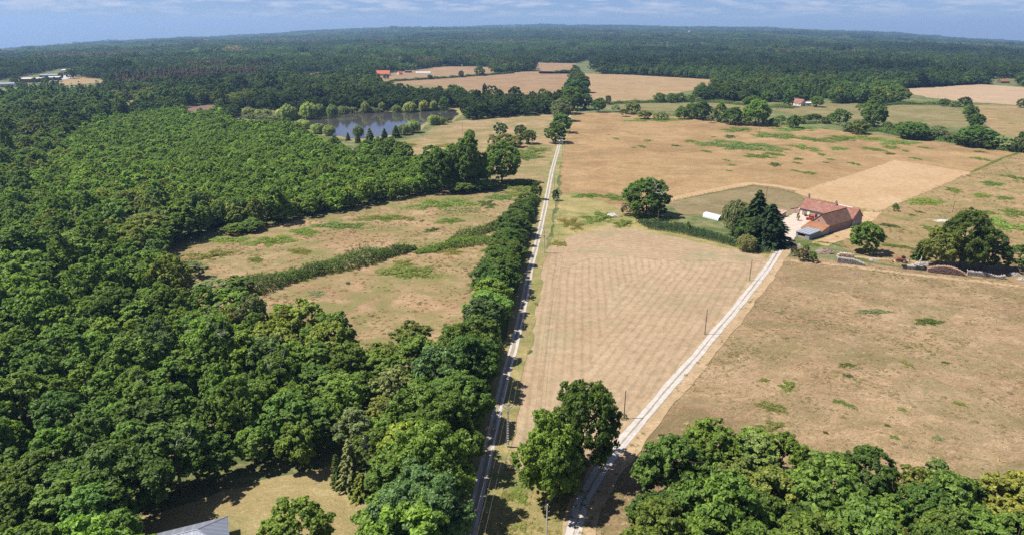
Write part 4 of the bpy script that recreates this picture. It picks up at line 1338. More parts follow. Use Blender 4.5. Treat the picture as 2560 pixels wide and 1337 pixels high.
P_NEAR = [proto(crown('forest_crown', 600 + s, 5.0, 13.0, 0.14, 30, 7000, 0.37, LEAF_FAR, (0.22, 0.36), sub=9)) for s in range(4)]
P_MID = [proto(crown('forest_crown', 620 + s, 5.0, 13.0, 0.2, 14, 1900, 0.66, LEAF_FAR, sub=9)) for s in range(7)]
P_CLUMP = [proto(clump('forest_clump', 640 + s, LEAF_FAR)) for s in range(5)]
P_PINE = [proto(conifer('forest_pine', 660 + s, 3.2, 14.0, 12, 7, 22, 0.75, LEAF_FAR)) for s in range(2)]
P_POP = [proto(crown('forest_poplar', 670 + s, 2.6, 15.0, 0.1, 14, 900, 0.7, LEAF_FAR, (0.36, 0.5), 0.2)) for s in range(2)]
P_PCLUMP = [proto(clump('forest_clump', 680 + s, LEAF_FAR, 16, 110, 15, 14)) for s in range(2)]

PLANTATION = [(-261.6, 357.3), (-321.3, 474.8), (-379.8, 636.6), (-360.4, 727.5), (-315.2, 745.1), (-257.9, 631.3), (-204.1, 606), (-157.9, 540.6), (-117.3, 474.8), (-84.3, 446), (-48.7, 432.7), (-43.9, 366.6), (-77.9, 340.1), (-109.1, 309.8), (-127.9, 309.8), (-165.6, 309.8), (-203.2, 309.8)]
BROWN_PINES = [(-652.5, 1143.9), (-642.3, 1336.4), (-500.7, 1407.1), (-418.4, 1252.3), (-467.5, 1143.9), (-521.6, 1066.6), (-557.7, 998.9)]
POPLAR_BELT = [(-667.6, 1407.1), (-650.8, 1604.5), (-532.7, 1822.4), (-461, 1671.2), (-477.4, 1458.5), (-517.6, 1432.4), (-583.9, 1359.2)]
CLOUD_SHADE = [(1940.9, 4358.1), (2019.5, 3940.1), (2028.2, 3304.8), (1966.8, 2748.9), (1870.2, 2351.9), (1212.2, 1513.6), (1180.1, 1637.2), (1336.8, 2054.1), (1541.8, 2844.8), (1453.8, 3176.5)]  # a cloud's shadow over the far woods, put in as blackish tree tones
DARK_STAND2 = [(430.2, 2748.9), (704, 3001.6), (656.9, 2054.1), (940.4, 1637.2), (723.4, 1252.3), (491.7, 1204.8), (420.4, 1303.6), (146.9, 1445.3), (184.4, 1822.4)]
OLIVE_W = [(-512.2, 896), (-477.2, 950.5), (-412.9, 838.1), (-427.2, 783), (-364.9, 838.1), (-347.1, 950.5), (-297.7, 838.1), (-328, 771.3), (-449.7, 783)]


def jittered(d0, d1, spacing, seed):
    """Points one spacing apart in the sector that the photo looks into."""
    rng = np.random.default_rng(seed)
    xs = np.arange(-d1 * 0.9 - 60, d1 * 0.9 + 60, spacing)
    ys = np.arange(d0 * 0.4, d1, spacing)
    gx, gy = np.meshgrid(xs, ys)
    gx[::2] += spacing / 2
    x = (gx + rng.uniform(-0.38, 0.38, gx.shape) * spacing).ravel()
    y = (gy + rng.uniform(-0.38, 0.38, gy.shape) * spacing).ravel()
    d = np.hypot(x, y)
    k = (d >= d0) & (d < d1) & (np.abs(x) < y * 0.95 + 110)
    return x[k], y[k]


def field(x, y, f, seed):
    return (np.sin(x * f + seed) * np.cos(y * f * 1.31 + seed * 2.1) + 0.6 * np.sin((x + y) * f * 2.3 + seed * 3) + 0.5 * np.cos((x - 1.7 * y) * f * 3.7 + seed)) / 1.6


rngf = np.random.default_rng(77)
fx, fy, fs, fh, fi, ft = [], [], [], [], [], []


def grow(x, y, spacing, base_r, base_h, nominal_r, nominal_h, idx, tones, hvar=0.20, bright=1.0):
    n = len(x)
    s = np.exp(rngf.normal(0, hvar, n))
    g = field(x, y, 0.016, 1.0) + 0.7 * field(x, y, 0.0045, 4.0) + rngf.normal(0, 0.45, n)
    t = np.array([TONE[k] for k in tones])
    q = np.clip((g + 1.4) / 2.8, 0, 0.999) * (len(tones) - 1)
    i0 = q.astype(int)
    w = (q - i0)[:, None]
    c = t[i0] * (1 - w) + t[np.minimum(i0 + 1, len(tones) - 1)] * w
    c = c * np.exp(rngf.normal(0, 0.14, n))[:, None] * bright
    if n and np.median(np.hypot(x, y)) > 620:
        c = c * np.exp(0.34 * field(x, y, 0.0016, 5.0) + 0.22 * field(x, y, 0.0049, 8.0))[:, None]  # far tones drift broadly; cloud shade is put in as the darker bands
    fx.append(x)
    fy.append(y)
    fs.append(s * base_r / nominal_r)
    fh.append(s ** 0.5 * np.exp(rngf.normal(0, hvar, n)) * base_h / nominal_h)
    fi.append(rngf.choice(idx, n))
    ft.append(c)


WOODTONES = ['dark green', 'deep green', 'mid green', 'deep green', 'mid green', 'deep green', 'olive green', 'blue green']
x, y = np.array([p[0] for p in wood_rest]), np.array([p[1] for p in wood_rest])
if len(x):
    grow(x, y, 8, 5.6, 13.0, 5.0, 13.0, P_NEAR, WOODTONES[1:] + ['bright green'], 0.2, 1.14)
x, y = jittered(60, 620, 6.6, 1)
own = in_poly(x, y, NEAR_WOOD) | in_poly(x, y, THICKET) | in_any(x, y, CLEAR)
plant = in_poly(x, y, PLANTATION)
k = ~own & ~plant
k &= np.array([((_made[:, 0] - a) ** 2 + (_made[:, 1] - b) ** 2 > (_made[:, 2] * 0.6) ** 2).all() for a, b in zip(x, y)])
k &= ~((x > -30) & (y < 380))
grow(x[k], y[k], 6.6, 4.9, 12.5, 5.0, 13.0, P_NEAR, WOODTONES[1:], 0.2, 1.12)
x, y = jittered(150, 1000, 5.2, 2)
k = in_poly(x, y, PLANTATION) & ~in_any(x, y, CLEAR)
grow(x[k], y[k], 5.2, 3.7, 9.5, 5.0, 13.0, P_MID, ['deep green', 'mid green', 'bright green', 'mid green', 'bright green', 'olive green'], 0.12, 1.14)
x, y = jittered(620, 1500, 7.4, 3)
k = ~in_any(x, y, CLEAR) & ~in_poly(x, y, PLANTATION)
x, y = x[k], y[k]
brown, pop, dark = in_poly(x, y, BROWN_PINES), in_poly(x, y, POPLAR_BELT), in_poly(x, y, DARK_STAND2)
oliv = in_poly(x, y, OLIVE_W)
rest = ~(brown | pop | dark | oliv)
pines = rest & (field(x, y, 0.008, 9.0) > 0.62)
grow(x[rest & ~pines], y[rest & ~pines], 7.4, 5.3, 12.5, 5.0, 13.0, P_MID, ['blackish green', 'dark green', 'deep green', 'dark green', 'blue green', 'deep green', 'olive green', 'dark green'])
grow(x[pines], y[pines], 7.4, 4.6, 14, 3.2, 14.0, P_PINE, ['blackish green', 'dark green', 'blue green'])
grow(x[brown], y[brown], 7.4, 5.0, 14, 3.2, 14.0, P_PINE, ['brownish grey', 'purple brown', 'brownish grey'])
grow(x[pop], y[pop], 7.4, 4.2, 14, 2.6, 15.0, P_POP, ['grey green', 'light green', 'grey green'])
grow(x[oliv], y[oliv], 7.4, 5.2, 9, 5.0, 13.0, P_MID, ['olive green', 'yellow green', 'light green'])
grow(x[dark], y[dark], 7.4, 5.3, 13, 5.0, 13.0, P_MID, ['blackish green', 'dark green', 'blackish green', 'deep green'])
for (d0, d1, sp) in ((1500, 2300, 17), (2300, 3600, 24), (3600, 5600, 36), (5600, 9300, 56)):
    x, y = jittered(d0, d1, sp, int(d0))
    k = ~in_any(x, y, CLEAR)
    x, y = x[k], y[k]
    dk = in_poly(x, y, CLOUD_SHADE) | (in_poly(x, y, DARK_STAND2))
    pn = ~dk & (field(x, y, 0.0035, 2.5) > 0.7)
    r = sp * 0.72
    grow(x[dk], y[dk], sp, r, 14, 14.0, 13.0, P_PCLUMP, ['blackish green', 'blackish green', 'dark green'])
    grow(x[pn], y[pn], sp, r, 14, 14.0, 13.0, P_PCLUMP, ['blackish green', 'dark green', 'purple brown', 'brownish grey'])
    kk = ~dk & ~pn
    grow(x[kk], y[kk], sp, r, 13, 14.0, 13.0, P_CLUMP, ['blackish green', 'dark green', 'dark green', 'deep green', 'blackish green', 'blue green', 'blackish green'], 0.2, 0.85)


def gn_scatter(name, coll, rotvar=True):
    ng = bpy.data.node_groups.new(name, 'GeometryNodeTree')
    ng.interface.new_socket('Geometry', in_out='INPUT', socket_type='NodeSocketGeometry')
    ng.interface.new_socket('Geometry', in_out='OUTPUT', socket_type='NodeSocketGeometry')
    gi, go = ng.nodes.new('NodeGroupInput'), ng.nodes.new('NodeGroupOutput')
    ci = ng.nodes.new('GeometryNodeCollectionInfo')
    ci.inputs['Collection'].default_value = coll
    ci.inputs['Separate Children'].default_value = True
    ci.inputs['Reset Children'].default_value = True
    ip = ng.nodes.new('GeometryNodeInstanceOnPoints')
    ip.inputs['Pick Instance'].default_value = True

    def attr(n, t):
        a = ng.nodes.new('GeometryNodeInputNamedAttribute')
        a.data_type = t
        a.inputs['Name'].default_value = n
        return a.outputs['Attribute']
    L = ng.links.new
    L(gi.outputs[0], ip.inputs['Points'])
    L(ci.outputs[0], ip.inputs['Instance'])
    L(attr('idx', 'INT'), ip.inputs['Instance Index'])
    L(attr('size', 'FLOAT_VECTOR'), ip.inputs['Scale'])
    er = ng.nodes.new('FunctionNodeEulerToRotation')
    L(attr('turn', 'FLOAT_VECTOR'), er.inputs[0])
    L(er.outputs[0], ip.inputs['Rotation'])
    L(ip.outputs[0], go.inputs[0])
    return ng


def points_object(name, xyz, size, idx, tone, turn, coll, mat):
    me = bpy.data.meshes.new(name)
    n = len(xyz)
    me.vertices.add(n)
    me.vertices.foreach_set('co', np.asarray(xyz, np.float32).ravel())
    a = me.attributes.new('idx', 'INT', 'POINT')
    a.data.foreach_set('value', np.asarray(idx, np.int32))
    a = me.attributes.new('size', 'FLOAT_VECTOR', 'POINT')
    a.data.foreach_set('vector', np.asarray(size, np.float32).ravel())
    a = me.attributes.new('turn', 'FLOAT_VECTOR', 'POINT')
    a.data.foreach_set('vector', np.asarray(turn, np.float32).ravel())
    a = me.attributes.new('tone', 'FLOAT_COLOR', 'POINT')
    a.data.foreach_set('color', np.concatenate([np.asarray(tone), np.ones((n, 1))], 1).astype(np.float32).ravel())
    me.materials.append(mat)
    o = link(name, me)
    md = o.modifiers.new('scatter', 'NODES')
    md.node_group = gn_scatter(name + '_scatter', coll)
    return o


fx, fy, fs, fh, fi, ft = (np.concatenate(a) for a in (fx, fy, fs, fh, fi, ft))
fz = land_z(fx, fy) - 0.2
nf = len(fx)
turn = np.zeros((nf, 3))
turn[:, 2] = rngf.uniform(0, 6.283, nf)
turn[:, 0] = rngf.normal(0, 0.05, nf)
forest = points_object('forest', np.stack([fx, fy, fz], 1), np.stack([fs, fs, fh], 1), fi, ft, turn, protos, LEAF_FAR)
tag(forest, 'unbroken forest stretching to the horizon', kind='stuff')
print('forest instances', nf)


# ------------------------------------------------------------------ hedges, bracken, reeds, grass
def strip(line, step):
    out = []
    for a, b in zip(line, line[1:]):
        d = math.hypot(b[0] - a[0], b[1] - a[1])
        k = max(1, int(d / step))
        out += [(a[0] + (b[0] - a[0]) * i / k, a[1] + (b[1] - a[1]) * i / k) for i in range(k)]
    return out + [line[-1]]


def hedge(name, line, halfw, h, tone, label, cat='hedge', group=None, density=26, leaf=0.33, seed=1):
    """A run of tangled bushes, higher and lower along its length."""
    rng = np.random.default_rng(seed)
    pts = np.array(strip(line, 1.0))
    o = np.array([line[0][0], line[0][1], 0])
    n = len(pts)
    hh = h * (0.8 + 0.28 * np.sin(np.arange(n) * 0.23 + seed) * np.sin(np.arange(n) * 0.071 + 2 * seed) + rng.normal(0, 0.1, n))
    ww = halfw * (0.85 + 0.25 * np.sin(np.arange(n) * 0.17 + 3 * seed) + rng.normal(0, 0.08, n))
    end = np.minimum(1, np.minimum(np.arange(n), n - 1 - np.arange(n)) / (2.0 * halfw + 1) + 0.3)
    hh, ww = hh * end, ww * end
    k = int(n * density * halfw)
    i = rng.integers(0, n, k)
    a = rng.uniform(0.02, math.pi - 0.02, k)
    j = np.clip(i + 1, 0, n - 1)
    d = unit(np.concatenate([pts[j] - pts[np.maximum(i - 1, 0)], np.zeros((k, 1))], 1))
    nx = np.stack([d[:, 1], -d[:, 0], np.zeros(k)], 1)
    bump = 1 + 0.16 * np.sin(i * 1.9 + a * 4) + rng.normal(0, 0.09, k)
    c = np.concatenate([pts[i], np.zeros((k, 1))], 1) - o
    c += nx * (np.cos(a) * ww[i] * bump)[:, None] + d * rng.uniform(-0.6, 0.6, k)[:, None]
    c[:, 2] = np.abs(np.sin(a)) ** 0.75 * hh[i] * bump * rng.uniform(0.78, 1.05, k)
    nn = unit(nx * np.cos(a)[:, None] + np.array([0, 0, 1]) * (np.sin(a)[:, None] + 0.2) + rng.normal(size=(k, 3)) * 0.5)
    me = leaf_mesh(name, c, nn, rng.uniform(0.6, 1.3, k) * leaf, LEAF, 0.45 + rng.normal(0, 0.16, k) + 0.14 * np.sin(i * 0.35), rng=rng)
    ob = link(name, me, None, tuple(o))
    ob.color = TONE[tone] + (1,)
    return tag(ob, label, cat, group)


G_H = 'hedges between the fields'
hedge('field_hedge', [(-14.2, 105.1), (-11.4, 128.3), (-8.8, 146.9), (-7.1, 165.7), (-4.9, 188.9), (-2.5, 218.4), (0, 249.8), (3.1, 284.1), (7.5, 324.3), (11.8, 357.3)], 3.0, 6.0, 'deep green', 'tall leafy hedge growing under the roadside trees left of the gravel track', group=G_H, density=60, leaf=0.36, seed=41)
hedge('bramble_hedge', [(-98.3, 216.6), (-86.2, 229.3), (-77.3, 238.5), (-66.3, 248.4), (-55.8, 258), (-40.9, 271.6)], 5.6, 4.6, 'dark green', 'thick dark bramble hedge slanting across the brown meadow', group=G_H, density=34, seed=2)
hedge('bramble_hedge', [(-39.2, 265.2), (-30.1, 271.6), (-18.8, 278.3), (-6.2, 287.8)], 4.6, 2.6, 'mid green', 'low bramble bank between the thick hedge and the roadside trees', group=G_H, density=30, seed=3)
hedge('bramble_hedge', [(-28.1, 277.2), (-21, 285.9), (-13.6, 296.5), (-2.8, 306.4)], 3.6, 3.6, 'dark green', 'short dark hedge behind the low bramble bank by the roadside trees', group=G_H, density=30, seed=4)
hedge('willow_thicket', [(-271.3, 707.4), (-239.5, 691.4), (-217.5, 691.4), (-204.4, 724.1), (-173.1, 752.4), (-139.8, 759.9)], 6.5, 6.0, 'soft willow green', 'uneven pale willow thicket along the far left shore of the pond', 'thicket', None, 12, 0.8, 51)
hedge('willow_thicket', [(-129.5, 763.6), (-101.9, 771.3), (-70.4, 791)], 4.5, 3.5, 'grey green', 'low willow scrub on the far right shore of the pond', 'thicket', None, 12, 0.8, 52)
hedge('bramble_hedge', [(-18.4, 386.4), (-4.7, 394.9), (16.8, 402.7)], 3.5, 2.2, 'mid green', 'bramble thicket between the big oaks and the gravel track', group=G_H, density=26, seed=5)
hedge('field_hedge', [(134.8, 756.1), (167.6, 727.5), (193.2, 697.7), (218, 661.5), (259.1, 658.6), (302.1, 670.2), (316, 641.9)], 2.6, 3.0, 'grey green', 'ragged grey-green hedge under the line of field trees beyond the golden meadow', group=G_H, density=15, leaf=0.5, seed=6)
hedge('field_hedge', [(294.3, 610.9), (328.7, 615.9), (332.2, 582.6), (350.3, 567.2), (359.9, 540.6), (368.8, 516.3), (378.2, 504), (389.4, 487.4)], 4.0, 4.2, 'deep green', 'tall hedge closing the golden meadow at its far right corner', group=G_H, density=14, leaf=0.5, seed=7)
hedge('field_hedge', [(96, 838.1), (126.2, 847.2), (177.5, 861.3), (229.2, 870.9), (255, 856.5), (288.7, 811.7), (321.8, 795.1)], 3.0, 4.0, 'deep green', 'dark hedge along the near side of the far cereal field', group=G_H, density=13, leaf=0.55, seed=8)
hedge('field_hedge', [(545, 838.1), (491, 745.1), (440, 658.6), (393.9, 575.9)], 3.0, 4.5, 'deep green', 'hedge running away between the green pasture and the right-hand field', group=G_H, density=13, leaf=0.5, seed=9)
hedge('field_hedge', [(-211.7, 1204.8), (-168.9, 1242.5), (-117.1, 1293), (-61.5, 1359.2), (4, 1432.4)], 3.5, 4.0, 'dark green', 'long dark hedge crossing the far meadows beyond the pond', group=G_H, density=9, leaf=0.8, seed=10)
hedge('field_hedge', [(86.4, 1458.5), (117.3, 1485.5), (131.7, 1458.5)], 4, 4.5, 'dark green', 'short hedge at the far end of the avenue', group=G_H, density=9, leaf=0.8, seed=11)
hedge('field_hedge', [(505.4, 1204.8), (547.8, 1177.9), (597.3, 1143.9), (671.7, 1160.7), (778.5, 1204.8), (779.1, 1143.9)], 4, 4.0, 'dark green', 'far hedge behind the pale stubble field', group=G_H, density=8, leaf=0.8, seed=12)
hedge('field_hedge', [(396.4, 803.3), (465.8, 838.1), (504.2, 838.1), (537.8, 838.1)], 3, 3.6, 'deep green', 'hedge in front of the pale stubble field', group=G_H, density=11, leaf=0.6, seed=13)
tag(hedge('grass_bank', [(292.4, 430.2), (342.9, 477.9), (379.2, 507.4)], 1.1, 0.5, 'mid green', 'narrow green bank running to the far corner of the mown rectangle', 'grass bank', density=30, leaf=0.2, seed=14), kind='stuff')
hedge('field_hedge', [(157.3, 277.2), (164.3, 272.7), (172.2, 266.2)], 1.1, 0.8, 'deep green', 'low green line of brambles left of the firewood stacks', group=G_H, density=30, leaf=0.2, seed=15)
hedge('field_hedge', [(130.7, 280.6), (136.6, 278.3), (140.5, 272.7)], 0.9, 0.8, 'deep green', 'low bramble line below the barn wall', group=G_H, density=30, leaf=0.2, seed=16)

# bracken and bramble patches that stand green in the dry grass
BRACKEN = []
for s_ in range(5):
    rng = np.random.default_rng(800 + s_)
    k = 2300
    a, q = rng.uniform(0, 6.283, k), np.sqrt(rng.uniform(0, 1, k)) + np.abs(rng.normal(0, 0.13, k))
    edge = 0.66 + 0.22 * np.sin(a * 2 + s_) + 0.14 * np.sin(a * 5 + 2 * s_) + 0.08 * np.sin(a * 9 + s_)
    x, y = np.cos(a) * q * edge, np.sin(a) * q * edge
    hgt = np.clip(1 - np.minimum(q, 1) ** 2.5, 0.10, 1) * (0.65 + 0.35 * np.sin(x * 9 + s_) * np.cos(y * 8)) * rng.uniform(0.5, 1.1, k)
    n = unit(rng.normal(size=(k, 3)) * 0.55 + np.array([0, 0, 1.0]))
    keep = (np.sin(x * 7 + s_ * 3) * np.sin(y * 6 + s_) > -0.55) | (q < 0.45)
    c = np.stack([x * 4, y * 4, hgt * 0.8], 1)[keep]
    BRACKEN.append(leaf_mesh('bracken', c, n[keep], rng.uniform(0.6, 1.3, keep.sum()) * 0.20, LEAF, rng.normal(0.45, 0.2, keep.sum()), 0.5, rng))
PTS = [(178.4, 534.8, 26.6, 23, 'm'), (227.4, 587.1, 15.7, 20.6, 'm'), (177.5, 489, 8, 9.7, 'm'), (191.1, 497.2, 5.8, 6.7, 'm'), (225.3, 525.4, 8.3, 13.3, 'm'), (250.2, 565.1, 9.9, 12.8, 'm'), (249.4, 521.7, 5.5, 8.8, 'm'), (274.2, 571.5, 13.3, 13, 'm'), (274.5, 518.1, 6.1, 9, 'm'), (292.9, 527.2, 6.2, 7.5, 'm'), (310, 550.6, 12.8, 14.2, 'm'), (317.1, 525.4, 3.4, 5.4, 'm'), (276.6, 498.9, 2.9, 4.7, 'd'), (284.8, 479.5, 2.8, 4.5, 'm'), (294.8, 510.9, 2.4, 3.8, 'm'), (177.6, 457.1, 3.8, 6, 'd'), (232.1, 460, 3, 4.8, 'm'), (149.3, 473.3, 2.2, 3.6, 'm'), (147.8, 455.7, 2.4, 3.9, 'm'), (140.5, 436.6, 1.8, 2.9, 'm'), (145, 509.2, 3, 4.8, 'm'), (145, 558.8, 3.6, 5.7, 'm'), (150.1, 554.6, 1.6, 2.6, 'm'), (185.1, 582.6, 4.7, 7.6, 'd'), (204.3, 623.5, 14.5, 12.8, 'm'), (183.1, 436.6, 2.1, 3.3, 'm'), (188.2, 428.9, 4.6, 3.8, 'm'), (201.2, 477.9, 2.8, 4.5, 'd'), (194.5, 462.9, 2.5, 3.9, 'm'), (225.4, 495.6, 2.9, 4.7, 'm'), (223.3, 476.4, 2.2, 3.6, 'm'), (214.8, 464.3, 1.6, 2.6, 'd'), (208, 518.1, 2.7, 4.4, 'm'), (170.2, 580.4, 2, 3.2, 'm'), (329.4, 477.9, 4.2, 6.2, 'm'), (348, 507.4, 3, 4.8, 'd'), (86.5, 571.5, 2.7, 4.3, 'm'), (82.9, 594.1, 1.7, 2.8, 'm'), (111.2, 560.9, 3.3, 5.2, 'm'), (93.7, 525.4, 1.8, 3, 'm'), (100.9, 531, 2.8, 4.5, 'm'), (128.1, 534.8, 2.8, 4.5, 'd'), (144.3, 694.6, 24.1, 15.8, 'b'), (259.7, 631.3, 22, 15.8, 'b'), (291.7, 575.9, 20.1, 11, 'b'), (218.9, 352.9, 8.1, 8.8, 'b'), (250.9, 380.2, 4.1, 6.5, 'm'), (257.9, 366.6, 4, 5.7, 'b'), (266.6, 361, 3.9, 4.6, 'm'), (191.5, 301.7, 2.8, 4.4, 'm'), (236.9, 330.5, 4, 4.7, 'm'), (231.1, 306.4, 9.7, 13.6, 'b'), (250.4, 328.9, 6, 9.3, 'm'), (204.2, 332, 1.8, 2.9, 'd'), (197, 325.8, 1.6, 2.5, 'd'), (198, 341.7, 2.1, 3.3, 'd'), (176, 306.4, 3.4, 3.4, 'd'), (162.4, 274.9, 4.7, 2.2, 'd'), (283.7, 397.1, 4.7, 7.6, 'm'), (309.8, 414.2, 4.9, 7.9, 'm'), (-104.3, 282.4, 8, 8.2, 'b'), (-93.5, 295.8, 5.8, 5.7, 'b'), (-79, 306.4, 10.8, 6.1, 'm'), (-62, 319.8, 10.1, 5.9, 'm'), (-38.8, 243.3, 9.4, 8.1, 'm'), (-87.2, 267.8, 4.6, 3.7, 'o'), (-101.7, 257, 2.9, 3, 'm'), (-36.3, 299.1, 3.3, 3.3, 'd'), (-29.6, 314.8, 5, 5.7, 'm'), (-36.6, 347.6, 14.2, 13.7, 'm'), (-24.3, 336, 9.1, 7.3, 'g'), (-5.9, 362.8, 6.5, 7.4, 'm'), (-12.8, 347.6, 4.6, 6.9, 'd'), (3.1, 366.6, 3.3, 3.8, 'y'), (-48.5, 316.2, 1.5, 2.2, 'm'), (-42.9, 314.8, 1.1, 1.8, 'd'), (-0.7, 389.6, 19.7, 14.8, 'm'), (-26.1, 267.8, 6.3, 3.7, 'o'), (-122.3, 262.6, 9.4, 6.2, 'o'), (-124.4, 284.1, 10.4, 4.8, 'b'), (-140.7, 275.5, 5.9, 3.9, 'o'), (-126, 251.2, 4.7, 3.3, 'm'), (-67.9, 220.3, 3, 2.6, 'g'), (-59.2, 230.9, 0.9, 1.4, 'd'), (-12.8, 226.1, 3.1, 5, 'o'), (-42.2, 252.1, 4.1, 3.8, 'o'), (71.1, 155.6, 2.6, 2.9, 'm'), (63.2, 145.4, 3.5, 2.6, 'o'), (80.8, 148, 1.5, 1.5, 'm'), (82.4, 146, 1.4, 1.7, 'm'), (95.5, 131.9, 1.4, 1.4, 'g'), (86.2, 132.4, 0.9, 1.4, 'm'), (90.4, 122.9, 2.2, 2, 'm'), (87.1, 137.3, 0.6, 0.9, 'd'), (66, 158.8, 1.3, 1.3, 'm'), (91.4, 167.1, 2.2, 1.9, 'd'), (108.5, 168, 1.5, 2.5, 'o'), (119.1, 168.5, 1, 1.4, 'd'), (94.3, 144.3, 1, 1.3, 'm'), (71.5, 134.3, 0.5, 0.9, 'd'), (60.1, 136.8, 3.9, 2.3, 'o'), (116.9, 204.4, 5.2, 2.6, 'g'), (130.4, 196.4, 3.8, 3.1, 'd'), (89, 161.2, 1.5, 1.3, 'd'), (109.8, 146.9, 1.4, 1.3, 'm'), (15, 510.9, 13.5, 14.1, 'm'), (8.6, 485.8, 10.3, 14.4, 'm'), (-10.3, 504, 8.9, 14.2, 'o'), (-88.4, 540.6, 12.6, 9.8, 'o'), (-46.9, 534.8, 9.4, 11.5, 'o'), (41.7, 366.6, 6.6, 5.7, 'm'), (56.4, 361.9, 6.5, 7.4, 'm'), (42.7, 320.6, 8.7, 8.9, 'm'), (28.2, 309.8, 5.6, 8.3, 'o'), (52.7, 309.8, 4.7, 5.6, 'm'), (68.9, 320.6, 9.7, 5.2, 'b'), (127.6, 277.2, 3.7, 2.8, 'b'), (20.5, 278.3, 3.1, 4.9, 'o'), (0.8, 122.5, 1.5, 2.4, 'b'), (-0.8, 112, 1.3, 2, 'o'), (1.6, 112, 1.6, 2.5, 'b'), (5.1, 175.4, 0.9, 1.5, 'm'), (8, 211.2, 0.9, 1.5, 'm')]
TMAP = {'m': ('mid green', 1.0), 'd': ('dark green', 1.0), 'b': ('bright green', 1.0), 'o': ('olive green', 0.9), 'g': ('grey green', 1.0), 'y': ('yellow green', 1.0)}
rb = random.Random(12)
patch_items = []
for x, y, rx, ry, t in PTS:
    me = rb.choice(BRACKEN)
    zs = min(1.3, max(0.5, min(rx, ry) / 3.2))
    ob = link('bracken_patch', me, None, (x, y, 0), (rx / 2.7, ry / 2.6, zs))
    c = tone_of(TMAP[t][0], rb, 0.08)
    ob.color = (c[0] * 1.2, c[1] * 1.05, c[2] * 1.35, 1.0)
    tag(ob, None, 'plant', 'green patches in the dry grass')
    size = 'small' if rx * ry < 9 else 'large' if rx * ry > 55 else 'middling'
    patch_items.append(dict(o=ob, x=x, y=y, look=f'{size} {TMAP[t][0]} patch of growth'))
label_by_place(patch_items, lambda t: '')
for t in patch_items:
    t['o']['label'] = t['o']['label'].replace(' ,', ',')

# reeds in the ditch below the farm
REEDS = [(58.4, 312.6), (68.2, 311.9), (78.1, 305.7), (86.8, 296.5), (95.1, 282.4), (104, 270.5), (107.5, 264.1), (102.2, 265.2), (93.9, 272.7), (83.5, 284.1), (73.4, 293.3), (62.2, 300.4)]
rng = np.random.default_rng(44)
xs, ys = np.array([p[0] for p in REEDS]), np.array([p[1] for p in REEDS])
k = 26000
x, y = rng.uniform(xs.min(), xs.max(), k), rng.uniform(ys.min(), ys.max(), k)
keep = in_poly(x, y, REEDS)
x, y = x[keep], y[keep]
k = len(x)
n = unit(np.stack([rng.normal(0, 1, k), rng.normal(0, 1, k), np.full(k, 0.45)], 1))
c = np.stack([x, y, rng.uniform(0.5, 1.9, k)], 1)
ob = link('reeds', leaf_mesh('reeds', c, n, rng.uniform(0.4, 0.75, k), LEAF, rng.normal(0.4, 0.2, k), 0.18, rng, np.tile([0.0, 0, 1.0], (k, 1))))
ob.color = (0.062, 0.115, 0.055, 1)
tag(ob, 'dense dark reeds filling the ditch below the farm', kind='stuff')

# tall dry grass: tussocks and lodged straw
grass_protos = bpy.data.collections.new('grass_shapes')
for s_ in range(4):
    rng = np.random.default_rng(900 + s_)
    k = 16
    a = rng.uniform(0, 6.283, k)
    lean = rng.uniform(0.3, 0.9, k)
    c = np.stack([np.cos(a) * lean * 0.4, np.sin(a) * lean * 0.4, 0.20 - lean * 0.12], 1)
    al = np.stack([np.cos(a) * lean + 0.5, np.sin(a) * lean, np.ones(k) * 0.28], 1)
    n = unit(np.stack([np.cos(a) * 0.2, np.sin(a) * 0.2, np.ones(k)], 1) + rng.normal(size=(k, 3)) * 0.22)
    grass_protos.objects.link(bpy.data.objects.new('%02d_tussock' % s_, leaf_mesh('tussock', c, n, rng.uniform(0.25, 0.42, k), LEAF_FAR, rng.normal(0.45, 0.14, k), 0.16, rng, al)))


def grass_cover(name, poly, spacing, tones, size, seed, label, avoid=()):
    rng = np.random.default_rng(seed)
    xs, ys = [p[0] for p in poly], [p[1] for p in poly]
    gx, gy = np.meshgrid(np.arange(min(xs), max(xs), spacing), np.arange(max(60, min(ys)), max(ys), spacing))
    x = (gx + rng.uniform(-0.6, 0.6, gx.shape) * spacing).ravel()
    y = (gy + rng.uniform(-0.6, 0.6, gy.shape) * spacing).ravel()
    k = in_poly(x, y, poly) & (np.abs(x) < y * 0.80 + 40)
    for q in avoid:
        k &= ~in_poly(x, y, q)
    g = field(x, y, 0.12, seed) + 0.8 * field(x, y, 0.035, seed + 2.0) + rng.normal(0, 0.35, len(x))
    k &= rng.uniform(0, 1, len(x)) < np.clip(0.22 + 0.28 * g, 0.03, 0.75)
    x, y, g = x[k], y[k], g[k]
    t = np.array(tones)
    i = np.clip(((g + 0.1) / 2.0 * len(t)).astype(int), 0, len(t) - 1)
    c = t[i] * np.exp(rng.normal(0, 0.13, len(x)))[:, None]
    m = len(x)
    turn = np.zeros((m, 3))
    turn[:, 2] = rng.normal(0.6, 0.9, m) + field(x, y, 0.03, 7.0)
    s = np.exp(rng.normal(0, 0.3, m)) * size
    o = points_object(name, np.stack([x, y, np.full(m, 0.06)], 1), np.stack([s * 1.5, s * 1.5, s], 1), rng.integers(0, 4, m), c, turn, grass_protos, LEAF_FAR)
    return tag(o, label, kind='stuff')


